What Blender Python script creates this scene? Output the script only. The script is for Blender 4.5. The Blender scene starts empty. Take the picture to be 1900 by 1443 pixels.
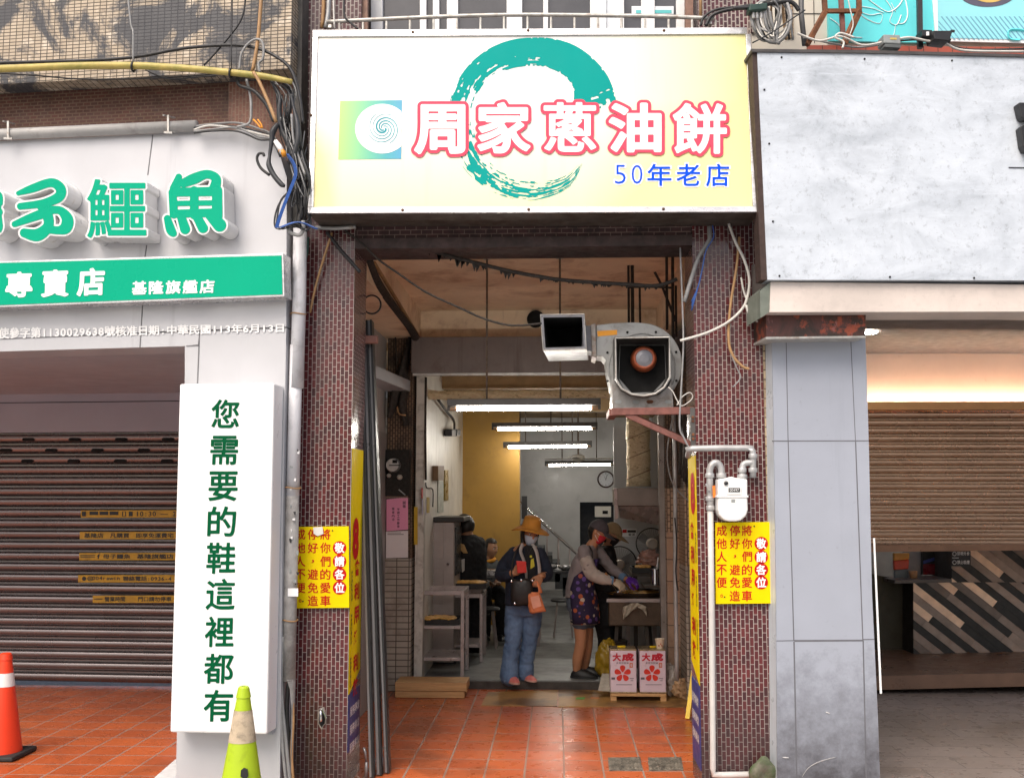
import bpy, bmesh, math, random
import numpy as np
from mathutils import Vector, Matrix
random.seed(7); np.random.seed(7)
S = bpy.context.scene
COL = S.collection
# ---------------------------------------------------------------- camera
FPX, CX, CY, CAMH = 1920.0, 950.0, 721.5, 1.8          # photo pixels 1900 x 1443
PITCH = math.atan(195.5 / FPX)
YAW = math.atan(84 / FPX * math.cos(PITCH))
cam = bpy.data.cameras.new('camera'); camo = bpy.data.objects.new('camera', cam); COL.objects.link(camo)
cam.sensor_width = 36; cam.sensor_fit = 'HORIZONTAL'; cam.lens = FPX / 1900 * 36
cam.clip_start = 0.05; cam.clip_end = 6000
camo.location = (0, 0, CAMH); camo.rotation_euler = (math.pi / 2 + PITCH, 0, YAW)
S.camera = camo
# ---------------------------------------------------------------- daylight (bright overcast)
SUN_EL, SUN_AZ = math.radians(52), math.radians(205)      # azimuth clockwise from +Y: behind the camera
W = bpy.data.worlds.new('World'); S.world = W; W.use_nodes = True
wn = W.node_tree.nodes; wl = W.node_tree.links
sky = wn.new('ShaderNodeTexSky'); sky.sky_type = 'NISHITA'; sky.sun_disc = False
sky.sun_elevation = SUN_EL; sky.sun_rotation = SUN_AZ; sky.air_density = 1.0; sky.dust_density = 6.0; sky.ozone_density = 0.3
wn['Background'].inputs[1].default_value = 0.15
wl.new(sky.outputs[0], wn['Background'].inputs[0])
sl = bpy.data.lights.new('sun', 'SUN'); sl.energy = 1.5; sl.angle = math.radians(40); sl.color = (1, 0.96, 0.9)
so = bpy.data.objects.new('sun', sl); COL.objects.link(so)
sd = Vector((math.sin(SUN_AZ) * math.cos(SUN_EL), math.cos(SUN_AZ) * math.cos(SUN_EL), math.sin(SUN_EL)))
so.rotation_euler = sd.to_track_quat('Z', 'Y').to_euler()
S.view_settings.view_transform = 'Standard'; S.view_settings.look = 'None'
S.view_settings.gamma = 1.0; S.view_settings.exposure = 0.40
S.cycles.max_bounces = 8; S.cycles.diffuse_bounces = 5; S.cycles.glossy_bounces = 4
S.cycles.transparent_max_bounces = 12
# ---------------------------------------------------------------- measuring: photo pixel -> point on a real plane
def _R():
    a = math.pi / 2 + PITCH
    Rx = np.array([[1, 0, 0], [0, math.cos(a), -math.sin(a)], [0, math.sin(a), math.cos(a)]])
    Rz = np.array([[math.cos(YAW), -math.sin(YAW), 0], [math.sin(YAW), math.cos(YAW), 0], [0, 0, 1]])
    return Rz @ Rx
RM = _R()
def ray(x, y): return Vector(RM @ np.array([(x - CX) / FPX, -(y - CY) / FPX, -1.0]))
O = Vector((0, 0, CAMH))
def P(x, y, Y):
    d = ray(x, y); return O + d * (Y / d.y)
def G(x, y, z=0.0):
    d = ray(x, y); return O + d * ((z - CAMH) / d.z)
class Plane:
    """a vertical plane; deg = turn about Z (0 faces the camera's street side)"""
    def __init__(s, p, deg=0.0, lean=0.0):
        a = math.radians(deg); s.p = Vector(p); s.t = Vector((math.cos(a), math.sin(a), 0))
        n = Vector((math.sin(a), -math.cos(a), 0)); l = math.radians(lean)
        s.n = n * math.cos(l) + Vector((0, 0, 1)) * math.sin(l); s.n.normalize()
        s.u = s.n.cross(s.t) * -1
        if s.u.z < 0: s.u = -s.u
    def at(s, x, y, d=0.0):
        r = ray(x, y); q = s.p + s.n * d
        return O + r * ((q - O).dot(s.n) / r.dot(s.n))
def YPl(Y): return Plane((0, Y, 0))
# ---------------------------------------------------------------- mesh builder
class B:
    def __init__(s): s.v = []; s.f = []; s.m = []
    def add(s, vs, fs, m=0):
        o = len(s.v); s.v += [Vector(p) for p in vs]; s.f += [tuple(i + o for i in f) for f in fs]; s.m += [m] * len(fs); return s
    def poly(s, pts, m=0): return s.add(pts, [tuple(range(len(pts)))], m)
    def prism(s, front, back, m=0):
        n = len(front)
        return s.add(list(front) + list(back), [tuple(range(n)), tuple(range(2 * n - 1, n - 1, -1))] +
                     [(i, i + n, (i + 1) % n + n, (i + 1) % n) for i in range(n)], m)
    def px(s, F, pts, d0, d1, m=0):
        """outline in photo pixels measured on plane F at offset d0, given its real thickness down to offset d1"""
        f = [F.at(x, y, d0) for x, y in pts]; return s.prism(f, [p - F.n * (d0 - d1) for p in f], m)
    def rect(s, F, x0, y0, x1, y1, d0, d1, m=0): return s.px(F, [(x0, y0), (x1, y0), (x1, y1), (x0, y1)], d0, d1, m)
    def box(s, a, b, m=0):
        x0, y0, z0 = [min(a[i], b[i]) for i in range(3)]; x1, y1, z1 = [max(a[i], b[i]) for i in range(3)]
        return s.add([(x0, y0, z0), (x1, y0, z0), (x1, y1, z0), (x0, y1, z0), (x0, y0, z1), (x1, y0, z1), (x1, y1, z1), (x0, y1, z1)],
                     [(0, 3, 2, 1), (4, 5, 6, 7), (0, 1, 5, 4), (1, 2, 6, 5), (2, 3, 7, 6), (3, 0, 4, 7)], m)
    def slab(s, F, u0, u1, d0, d1, z0, z1, m=0):
        """box in plane F's own frame: along it, towards the street, and up"""
        n = Vector((F.n.x, F.n.y, 0)).normalized(); q = lambda u, d, z: Vector((F.p.x, F.p.y, 0)) + F.t * u + n * d + Vector((0, 0, z))
        return s.prism([q(u0, d0, z0), q(u1, d0, z0), q(u1, d0, z1), q(u0, d0, z1)], [q(u0, d1, z0), q(u1, d1, z0), q(u1, d1, z1), q(u0, d1, z1)], m)
    def bar(s, p, q, w, h=None, up=(0, 0, 1), m=0):
        p, q = Vector(p), Vector(q); h = h or w; d = (q - p).normalized(); u = Vector(up)
        if abs(d.dot(u)) > .95: u = Vector((0, 1, 0))
        a = d.cross(u).normalized() * w / 2; b = a.normalized().cross(d) * h / 2
        return s.prism([p + a + b, p - a + b, p - a - b, p + a - b], [q + a + b, q - a + b, q - a - b, q + a - b], m)
    def tube(s, pts, r, n=8, m=0, closed=False, sm=0, flat=1.0):
        pts = [Vector(p) for p in pts]
        if sm: pts = spline(pts, sm, closed)
        k = len(pts); rr = r if hasattr(r, '__len__') else [r] * k
        if len(rr) != k: rr = list(np.interp(np.linspace(0, 1, k), np.linspace(0, 1, len(rr)), rr))
        vs = []; a = None
        for i, p in enumerate(pts):
            d = (pts[(i + 1) % k] - pts[i - 1]) if closed else (pts[min(i + 1, k - 1)] - pts[max(i - 1, 0)])
            d = d.normalized() if d.length > 1e-9 else Vector((0, 0, 1))
            if a is None: a = d.orthogonal().normalized()
            a = (a - d * a.dot(d)); a = a.normalized() if a.length > 1e-6 else d.orthogonal().normalized()
            b = d.cross(a)
            vs += [p + (a * math.cos(2 * math.pi * j / n) + b * math.sin(2 * math.pi * j / n) * flat) * rr[i] for j in range(n)]
        fs = []
        for i in range(k if closed else k - 1):
            for j in range(n):
                fs.append((i * n + j, i * n + (j + 1) % n, ((i + 1) % k) * n + (j + 1) % n, ((i + 1) % k) * n + j))
        if not closed: fs += [tuple(range(n - 1, -1, -1)), tuple(range((k - 1) * n, k * n))]
        return s.add(vs, fs, m)
    def lathe(s, prof, c=(0, 0, 0), axis=(0, 0, 1), n=24, m=0, caps=True):
        """prof: (radius, height along axis)"""
        c = Vector(c); d = Vector(axis).normalized(); a = d.orthogonal().normalized(); b = d.cross(a)
        if abs(d.z) > .99: a, b = Vector((1, 0, 0)), Vector((0, 1, 0))
        vs = []
        for r, h in prof: vs += [c + d * h + (a * math.cos(2 * math.pi * j / n) + b * math.sin(2 * math.pi * j / n)) * r for j in range(n)]
        fs = [(i * n + j, i * n + (j + 1) % n, (i + 1) * n + (j + 1) % n, (i + 1) * n + j) for i in range(len(prof) - 1) for j in range(n)]
        if caps: fs += [tuple(range(n - 1, -1, -1)), tuple(range((len(prof) - 1) * n, len(prof) * n))]
        return s.add(vs, fs, m)
    def ball(s, c, r, n=14, k=9, m=0):
        r = r if hasattr(r, '__len__') else (r, r, r); c = Vector(c); vs = []
        for i in range(k + 1):
            t = math.pi * (i + .02) / (k + .04)
            vs += [c + Vector((r[0] * math.sin(t) * math.cos(2 * math.pi * j / n), r[1] * math.sin(t) * math.sin(2 * math.pi * j / n), r[2] * math.cos(t))) for j in range(n)]
        fs = [(i * n + j, (i + 1) * n + j, (i + 1) * n + (j + 1) % n, i * n + (j + 1) % n) for i in range(k) for j in range(n)]
        return s.add(vs, fs, m)
    def build(s, name, mats, parent=None, smooth=False, bevel=0, wp=None, keep=False):
        mats = mats if isinstance(mats, (list, tuple)) else [mats]
        me = bpy.data.meshes.new(name)
        V = np.array([tuple(p) for p in s.v]); lo, hi = V.min(0), V.max(0)
        if parent is not None: org = Vector(parent['_w'])
        else: org = Vector(((lo[0] + hi[0]) / 2, (lo[1] + hi[1]) / 2, lo[2]))
        me.from_pydata([p - org for p in s.v], [], s.f)
        for mt in mats: me.materials.append(mt)
        if len(mats) > 1: me.polygons.foreach_set('material_index', s.m)
        bm = bmesh.new(); bm.from_mesh(me); bmesh.ops.recalc_face_normals(bm, faces=bm.faces)
        uv = bm.loops.layers.uv.new('UVMap')
        for f in bm.faces:
            n = f.normal; f.smooth = bool(smooth)
            if abs(n.z) > .75: t, u = Vector((1, 0, 0)), Vector((0, 1, 0))
            else:
                t = Vector((-n.y, n.x, 0)).normalized()
                if t.x < -1e-4 or (abs(t.x) < 1e-4 and t.y < 0): t = -t
                u = Vector((0, 0, 1))
            for l in f.loops:
                c = l.vert.co + org; l[uv].uv = (c.dot(t), c.dot(u))
        bm.to_mesh(me); bm.free()
        if smooth and smooth is not True:
            try: me.set_sharp_from_angle(angle=math.radians(smooth))
            except Exception: pass
        o = bpy.data.objects.new(name, me); COL.objects.link(o)
        if parent is not None: o.parent = parent; o['_w'] = tuple(org)
        else: o.location = org; o['_w'] = tuple(org)
        if bevel:
            md = o.modifiers.new('bevel', 'BEVEL'); md.width = bevel; md.segments = 2; md.limit_method = 'ANGLE'; md.angle_limit = math.radians(40)
        return o
def spline(pts, k, closed=False):
    n = len(pts); out = []
    for i in range(n if closed else n - 1):
        g = (lambda j: pts[j % n]) if closed else (lambda j: pts[min(max(j, 0), n - 1)])
        a, b, c, d = g(i - 1), g(i), g(i + 1), g(i + 2)
        for q in range(k):
            t = q / k
            out.append(.5 * ((2 * b) + (c - a) * t + (2 * a - 5 * b + 4 * c - d) * t * t + (3 * b - a - 3 * c + d) * t ** 3))
    if not closed: out.append(pts[-1])
    return out
def thing(name, label, cat, loc, group=None):
    o = bpy.data.objects.new(name, None); COL.objects.link(o); o.location = loc; o['_w'] = tuple(loc); o.empty_display_size = .1
    o['label'] = label; o['category'] = cat
    if group: o['group'] = group
    return o
def tag(o, label, cat, group=None):
    o['label'] = label; o['category'] = cat
    if group: o['group'] = group
    return o
def struct(o): o['kind'] = 'structure'; return o
def copy_thing(o, delta, label=None, parent=None):
    c = o.copy(); COL.objects.link(c)
    if parent is None:
        c.location = Vector(o.location) + Vector(delta); c['_w'] = tuple(c.location)
        if label: c['label'] = label
    else: c.parent = parent
    for ch in [k for k in o.children]: copy_thing(ch, delta, None, c)
    return c
# ---------------------------------------------------------------- materials
def srgb(r, g, b):
    f = lambda c: (c / 255 / 12.92) if c / 255 <= .04045 else ((c / 255 + .055) / 1.055) ** 2.4
    return (f(r), f(g), f(b))
class MT:
    def __init__(s, name):
        s.m = bpy.data.materials.new(name); s.m.use_nodes = True; s.nt = s.m.node_tree
        s.b = s.nt.nodes['Principled BSDF']; s.tc = s.nt.nodes.new('ShaderNodeTexCoord')
    def n(s, t, **k):
        x = s.nt.nodes.new('ShaderNode' + t)
        for a, v in k.items(): setattr(x, a, v)
        return x
    def l(s, a, b): s.nt.links.new(a, b)
    def noise(s, scale, detail=4, rough=.55, src=None, stretch=None, dist=0):
        x = s.n('TexNoise'); x.inputs['Scale'].default_value = scale; x.inputs['Detail'].default_value = detail
        x.inputs['Roughness'].default_value = rough; x.inputs['Distortion'].default_value = dist
        c = src or s.tc.outputs['Object']
        if stretch:
            mp = s.n('Mapping'); mp.inputs['Scale'].default_value = stretch; s.l(c, mp.inputs[0]); c = mp.outputs[0]
        s.l(c, x.inputs['Vector']); return x.outputs['Fac']
    def ramp(s, f, a, b, lo=0.0, hi=1.0):
        x = s.n('MapRange'); x.inputs[1].default_value = a; x.inputs[2].default_value = b
        x.inputs[3].default_value = lo; x.inputs[4].default_value = hi; s.l(f, x.inputs[0]); return x.outputs[0]
    def mix(s, fac, a, b, mode='MIX'):
        x = s.n('Mix', data_type='RGBA', blend_type=mode)
        for i, v in ((0, fac), (6, a), (7, b)):
            if hasattr(v, 'links'): s.l(v, x.inputs[i])
            elif i == 0: x.inputs[0].default_value = v
            else: x.inputs[i].default_value = (*v[:3], 1)
        return x.outputs[2]
    def math(s, op, a, b=0.0, c=0.0):
        x = s.n('Math', operation=op)
        for i, v in enumerate((a, b, c)):
            if hasattr(v, 'links'): s.l(v, x.inputs[i])
            else: x.inputs[i].default_value = v
        return x.outputs[0]
    def bump(s, h, strength=.3, dist=.01):
        x = s.n('Bump'); x.inputs['Strength'].default_value = strength; x.inputs['Distance'].default_value = dist
        s.l(h, x.inputs['Height']); s.l(x.outputs[0], s.b.inputs['Normal'])
    def col(s, c):
        if hasattr(c, 'links'): s.l(c, s.b.inputs['Base Color'])
        else: s.b.inputs['Base Color'].default_value = (*c[:3], 1)
    def rough(s, r):
        if hasattr(r, 'links'): s.l(r, s.b.inputs['Roughness'])
        else: s.b.inputs['Roughness'].default_value = r
_MC = {}
def M(name, c, rough=.6, metal=0.0, var=.15, vs=6.0, dirt=None, bump=0.0, bs=60.0, spec=.5, streak=None, stretch=None, lo=None):
    """plain surface: base colour with mottling, optional dirt=(colour, amount 0-1, scale) and vertical streak=(colour, amount, scale)"""
    if name in _MC: return _MC[name]
    t = MT(name); c = tuple(c)
    f = t.noise(vs, 5, .6, stretch=stretch)
    col = t.mix(t.ramp(f, .3, .7), tuple(x * (1 - var) for x in c), tuple(min(1, x * (1 + var)) for x in c))
    if dirt:
        g = t.noise(dirt[2], 8, .7, dist=.4); a = .75 - .5 * dirt[1]
        col = t.mix(t.ramp(g, a - .08, a + .22), col, dirt[0])
    if streak:
        g = t.noise(streak[2], 6, .65, stretch=(1, 1, .06)); a = .72 - .4 * streak[1]
        col = t.mix(t.ramp(g, a, a + .2, 0, .85), col, streak[0])
    if lo:
        sx = t.n('SeparateXYZ'); t.l(t.tc.outputs['UV'], sx.inputs[0])
        h = t.math('ADD', sx.outputs[1], t.ramp(t.noise(7, 8, .75), .25, .75, -lo[2], lo[2]))
        col = t.mix(t.ramp(h, lo[1], lo[1] - lo[3], 0, lo[4]), col, lo[0])
    t.col(col); t.b.inputs['Metallic'].default_value = metal; t.b.inputs['Specular IOR Level'].default_value = spec
    t.rough(t.ramp(t.noise(vs * 2.3, 4), .3, .7, max(.03, rough - .1), min(1, rough + .1)))
    if bump: t.bump(t.noise(bs, 4), bump, .01)
    _MC[name] = t.m; return t.m
def tiles(name, c1, c2, mortar, w, h, gap, rot=False, off=.5, rough=.3, dirt=None, bump=.5, bias=0.0, spec=.5, streak=None, lo=None, gapc=None, c3=None):
    """tile or brick courses from the metre-scaled UVs; rot=True stands the courses upright"""
    t = MT(name); src = t.tc.outputs['UV']
    if rot:
        mp = t.n('Mapping'); mp.inputs['Rotation'].default_value = (0, 0, math.pi / 2); t.l(src, mp.inputs[0]); src = mp.outputs[0]
    k = t.n('TexBrick'); t.l(src, k.inputs[0]); k.offset = off; k.offset_frequency = 2; k.squash = 1
    for i, v in (('Color1', c1), ('Color2', c2), ('Mortar', mortar)): k.inputs[i].default_value = (*v, 1)
    for i, v in (('Scale', 1.0), ('Mortar Size', gap), ('Mortar Smooth', .15), ('Bias', bias), ('Brick Width', w), ('Row Height', h)): k.inputs[i].default_value = v
    col = k.outputs['Color']
    big = t.noise(2.2, 5, .6); col = t.mix(t.ramp(big, .3, .7, 0, .35), col, tuple(x * .55 for x in c1))
    if c3: col = t.mix(t.math('MULTIPLY', t.ramp(t.noise(9, 3), .58, .66), t.math('SUBTRACT', 1.0, k.outputs['Fac'])), col, c3)
    if dirt:
        g = t.noise(dirt[2], 3 if len(dirt) == 4 else 8, .5 if len(dirt) == 4 else .7, dist=.6); a = .75 - .5 * dirt[1]
        col = t.mix(t.ramp(g, a - .05, a + (.2 if len(dirt) < 5 else .03)), col, dirt[0])
    if streak:
        g = t.noise(streak[2], 6, .65, stretch=(1, 1, .08)); a = .72 - .4 * streak[1]
        col = t.mix(t.ramp(g, a, a + .2, 0, .9), col, streak[0])
    if lo:                      # splashed grime that fades out above a given height (world metres)
        sx = t.n('SeparateXYZ'); t.l(t.tc.outputs['UV'], sx.inputs[0])
        hgt = t.math('ADD', sx.outputs[1], t.ramp(t.noise(5, 6, .65), .2, .8, -lo[2], lo[2]))
        col = t.mix(t.ramp(hgt, lo[1], lo[1] - lo[3], 0, lo[4]), col, lo[0])
    t.col(col); t.b.inputs['Specular IOR Level'].default_value = spec
    t.rough(t.math('ADD', t.math('MULTIPLY', k.outputs['Fac'], .4), t.ramp(t.noise(12, 4), .3, .7, max(.05, rough - .08), rough + .12)))
    inv = t.math('SUBTRACT', 1.0, k.outputs['Fac']); t.bump(inv, bump, .004)
    _MC[name] = t.m; return t.m
def emit(name, c, s, base=(.8, .8, .8)):
    t = MT(name); t.col(base); t.b.inputs['Emission Color'].default_value = (*c, 1); t.b.inputs['Emission Strength'].default_value = s; return t.m
# ---------------------------------------------------------------- lettering from Blender's own font
_GC = {}
def glyph(ch, off=0.0, res=4):
    k = (ch, off, res)
    if k not in _GC:
        c = bpy.data.curves.new('g', 'FONT'); c.body = ch; c.size = 1; c.offset = off; c.resolution_u = res
        o = bpy.data.objects.new('g', c); COL.objects.link(o); dg = bpy.context.evaluated_depsgraph_get(); dg.update()
        ev = o.evaluated_get(dg); me = ev.to_mesh()
        v = np.array([x.co[:2] for x in me.vertices]).reshape(-1, 2); f = [tuple(p.vertices) for p in me.polygons]
        ev.to_mesh_clear(); bpy.data.objects.remove(o); bpy.data.curves.remove(c); _GC[k] = (v, f)
    return _GC[k]
_SC = {}
def bold(text, off):
    """whole text as filled outlines grown by off (em) through a distance field, so that heavy strokes stay clean"""
    k = (text, round(off, 4))
    if k not in _SC:
        vs, fs, x = [], [], 0.0
        for ch in text:
            adv = 1.0 if ord(ch) > 0x2e7f or ch in '—' else .58
            if ch == ' ': x += .3; continue
            if ch not in _SD: _SD[ch] = sdf_glyph(ch, 64 if ord(ch) > 0x2e7f else 44, .09, 3)
            xs, ys, D, lo, hi = _SD[ch]; p, f, bd = march(xs, ys, D, off)
            n = sum(len(q) for q in vs); vs.append(p + np.array([x + (0 if adv == 1 else (adv - (lo[0] + hi[0])) / 2), 0])); fs += [tuple(i + n for i in q) for q in f]; x += adv
        _SC[k] = (np.concatenate(vs), fs)
    return _SC[k]
_SD = {}
def put(b, F, text, quad, d, off=0.012, m=0, res=3, pad=None):
    """fit the ink of text into a photo-measured quad (tl, tr, br, bl) lying on plane F at offset d"""
    v, f = bold(text, off) if off > .004 else glyph(text, off, res)
    if not len(v): return
    lo, hi = v.min(0), v.max(0); q = [F.at(x, y, d) for x, y in quad]
    sz = np.maximum(hi - lo, 1e-6); w = (v - lo) / sz
    b.add([q[3].lerp(q[2], a).lerp(q[0].lerp(q[1], a), c) for a, c in w], f, m)
def R4(x0, y0, x1, y1): return [(x0, y0), (x1, y0), (x1, y1), (x0, y1)]
def sdf_glyph(ch, N=120, pad=.14, res=6):
    """signed distance (em units, + inside) of a glyph on a grid"""
    v, f = glyph(ch, 0.0, res); ec = {}
    for p in f:
        for i in range(len(p)):
            e = tuple(sorted((p[i], p[(i + 1) % len(p)]))); ec[e] = ec.get(e, 0) + 1
    seg = np.array([(v[a], v[b]) for (a, b), n in ec.items() if n == 1])
    lo, hi = v.min(0) - pad, v.max(0) + pad
    step = max(hi - lo) / N; xs = np.arange(lo[0], hi[0], step); ys = np.arange(lo[1], hi[1], step)
    X, Y = np.meshgrid(xs, ys); D = np.full(X.shape, 9.0); ins = np.zeros(X.shape, int)
    for (x0, y0), (x1, y1) in seg:
        dx, dy = x1 - x0, y1 - y0; L = dx * dx + dy * dy + 1e-12
        t = np.clip(((X - x0) * dx + (Y - y0) * dy) / L, 0, 1)
        D = np.minimum(D, (X - x0 - t * dx) ** 2 + (Y - y0 - t * dy) ** 2)
        if abs(dy) > 1e-12:
            c = ((y0 > Y) != (y1 > Y)) & (X < (x1 - x0) * (Y - y0) / dy + x0); ins ^= c
    D = np.sqrt(D); D[ins == 0] *= -1
    return xs, ys, D, v.min(0), v.max(0)
def march(xs, ys, D, lev):
    """filled region D > -lev as polygons, plus its border segments"""
    V = {}; pts = []; fs = []; bd = []
    def gv(i, j):
        k = (i, j)
        if k not in V: V[k] = len(pts); pts.append((xs[i], ys[j]))
        return V[k]
    def ev(i, j, i2, j2):
        k = (i, j, i2, j2) if (i, j) < (i2, j2) else (i2, j2, i, j)
        if k not in V:
            a, b = D[k[1], k[0]] + lev, D[k[3], k[2]] + lev; t = a / (a - b)
            V[k] = len(pts); pts.append((xs[k[0]] + (xs[k[2]] - xs[k[0]]) * t, ys[k[1]] + (ys[k[3]] - ys[k[1]]) * t))
        return V[k]
    I = D > -lev; ny, nx = D.shape
    for j in range(ny - 1):
        i = 0
        while i < nx - 1:
            c = [(i, j), (i + 1, j), (i + 1, j + 1), (i, j + 1)]; ins = [I[q[1], q[0]] for q in c]; n = sum(ins)
            if n == 4:
                k = i
                while k + 1 < nx - 1 and I[j, k + 2] and I[j + 1, k + 2]: k += 1
                fs.append((gv(i, j), gv(k + 1, j), gv(k + 1, j + 1), gv(i, j + 1))); i = k + 1; continue
            if n:
                poly = []; cut = []
                for q in range(4):
                    a, b = c[q], c[(q + 1) % 4]
                    if ins[q]: poly.append(gv(*a))
                    if ins[q] != ins[(q + 1) % 4]:
                        e = ev(*a, *b); poly.append(e); cut.append((e, ins[q]))
                if len(poly) > 2: fs.append(tuple(poly))
                if len(cut) == 2:
                    bd.append((cut[0][0], cut[1][0]) if cut[0][1] else (cut[1][0], cut[0][0]))
            i += 1
    return np.array(pts), fs, bd
def sdf_strokes(strokes, x0, y0, x1, y1, N=150):
    """brush strokes as chains of round dabs (x, y, radius) in photo pixels -> distance grid for put_sdf"""
    st = max(x1 - x0, y1 - y0) / N; xs = np.arange(x0 - 26, x1 + 26, st); ys = np.arange(-y1 - 26, -y0 + 26, st); X, Y = np.meshgrid(xs, ys); D = np.full(X.shape, -99.0)
    for s_ in strokes:
        s_ = [tuple(q) for q in spline([Vector(q) for q in s_], 5)]
        for (ax, ay, ar), (bx, by, br) in zip(s_[:-1], s_[1:]):
            dx, dy = bx - ax, -(by - ay); t_ = np.clip(((X - ax) * dx + (Y + ay) * dy) / (dx * dx + dy * dy + 1e-9), 0, 1)
            D = np.maximum(D, ar + (br - ar) * t_ - np.hypot(X - ax - t_ * dx, Y + ay - t_ * dy))
    return xs, ys, D, np.array((x0, -y1)), np.array((x1, -y0))
def put_sdf(b, F, g, lev, box, d, m=0, back=None):
    """glyph dilated by lev (em), its bare ink box fitted to the photo quad; back = offset to extrude the rim to"""
    xs, ys, D, lo, hi = g; pts, fs, bd = march(xs, ys, D, lev); w = (pts - lo) / (hi - lo)
    q = [F.at(x, y, d) for x, y in box]
    vs = [q[3].lerp(q[2], a).lerp(q[0].lerp(q[1], a), c) for a, c in w]
    # bilinear extrapolation is fine: lerp is unclamped
    b.add(vs, fs, m)
    if back is not None:
        n = len(vs); b.add(vs + [p - F.n * (d - back) for p in vs], [(a, c, c + n, a + n) for a, c in bd], m)
# ================================================================ GROUND AND SETTING
FL = Plane(P(530, 700, 6.35), 0); FL = Plane(FL.p, -6)        # left shop front: its far end runs away from the camera
FR = Plane(P(1430, 1000, 6.45), 5)                            # right shop front
m_street = M('street_pale', (.30, .295, .285), .85, bump=.5, bs=180, var=.3, vs=30)  # unseen street, coloured pale to bounce light up into the arcade
b = B(); b.box((-60, -60, -.3), (60, 70, -.13)); struct(b.build('street', m_street))
m_quarry = tiles('quarry_tile', (.55, .125, .034), (.42, .088, .025), (.27, .22, .19), .2575, .2575, .0065, off=0, rough=.30, bump=.35,
                 dirt=((.17, .05, .02), .32, 1.6, 1), spec=.5)
# shift the grid so that its joints fall where they do in the photograph
_k = [n for n in m_quarry.node_tree.nodes if n.type == 'TEX_BRICK'][0]; _mp = m_quarry.node_tree.nodes.new('ShaderNodeMapping')
_mp.inputs['Location'].default_value = (-.037, -.0715, 0)
m_quarry.node_tree.links.new([n for n in m_quarry.node_tree.nodes if n.type == 'TEX_COORD'][0].outputs['UV'], _mp.inputs[0])
m_quarry.node_tree.links.new(_mp.outputs[0], _k.inputs[0])
b = B(); b.box((-14, 6.3, -.15), (1.30, 9.86, 0)); struct(b.build('arcade_floor', m_quarry))
m_gtile = tiles('grey_paving', (.28, .235, .215), (.23, .19, .17), (.10, .085, .078), .6, .3, .005, rough=.3, bump=.3, dirt=((.15, .12, .10), .35, 1.2, 1))
b = B(); b.box((1.304, 6.3, -.15), (14, 12, -.002)); struct(b.build('arcade_floor', m_gtile))
m_conc = M('concrete_floor', (.2, .205, .2), .45, var=.25, vs=3, dirt=((.09, .085, .08), .4, 1.7), bump=.15)
b = B(); b.box((-1.9, 9.87, -.1), (2.2, 19.2, .078)); struct(b.build('shop_floor', m_conc))
b = B(); b.box((-1.62, 9.84, -.1), (1.6, 9.868, .07)); struct(b.build('door_step', M('step_dark', (.05, .042, .036), .6, var=.4, vs=12)))
# ================================================================ MIDDLE BUILDING
MB_ = thing('shop_building', 'maroon tiled shophouse with an open arcade under the yellow sign', 'building', (-.22, 6.55, 0))
m_mar = tiles('maroon_mosaic', (.130, .024, .026), (.050, .015, .019), (.50, .455, .42), .0545, .0262, .0017, rot=True, rough=.16, bump=.6,
              dirt=((.28, .25, .23), .16, 11), streak=((.03, .02, .02), .25, 6), lo=((.028, .024, .024), .75, .28, .7, .72), spec=.55)
m_marup = tiles('maroon_mosaic_upper', (.10, .02, .028), (.05, .016, .022), (.42, .37, .34), .0545, .0262, .0042, rot=True, rough=.25, bump=.6, dirt=((.06, .05, .05), .35, 5))
m_hdr = tiles('header_brick', (.075, .028, .028), (.05, .022, .022), (.26, .19, .165), .07, .03, .0028, rough=.6, dirt=((.015, .012, .012), .5, 6))
m_peach = M('peach_paint', (.86, .69, .50), .6, var=.10, vs=2.2, dirt=((.34, .16, .065), .34, 2.4), streak=((.25, .12, .06), .2, 9), spec=.3)
m_grime = M('black_grime', (.016, .013, .011), .85, var=.4, vs=25, bump=.4)
m_plaster = M('grey_plaster', (.42, .39, .38), .7, var=.08, vs=3, streak=((.26, .2, .16), .35, 5))
m_plast2 = M('lower_panel', (.27, .25, .245), .5, var=.1, vs=3, streak=((.14, .12, .11), .4, 6))
m_shutbox = M('shutter_box_grey', (.17, .145, .14), .55, var=.15, vs=3, streak=((.08, .06, .05), .4, 9), dirt=((.09, .06, .045), .3, 4))
YP = 6.55
b = B(); b.box((-1.735, YP, -.14), (-1.308, 6.97, 3.60)); b.build('pillar', m_mar, MB_)
b = B(); b.box((.872, YP, -.14), (1.302, 6.97, 3.60)); b.build('pillar', m_mar, MB_)
b = B(); b.box((-1.735, 6.62, 3.601), (-1.50, 6.97, 3.9)); b.box((-1.735, YP, 3.6), (-1.29, 6.97, 6.4)); b.box((.935, YP, 3.6), (1.30, 6.97, 6.4)); b.box((-1.29, YP, 3.6), (.935, 6.97, 4.72))
b.build('upper_wall', m_marup, MB_)
b = B(); b.box((-1.306, YP + .01, 3.455), (.870, 6.86, 3.598)); b.build('header', m_hdr, MB_)
b = B(); b.box((-1.306, YP - .012, 3.385), (.870, 6.87, 3.453)); b.build('header_trim', M('trim_dark', (.06, .035, .035), .6, var=.4, vs=9, dirt=((.02, .015, .012), .5, 12)), MB_)
m_white = M('window_white', (.78, .79, .8), .4, var=.04, vs=8)
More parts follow.
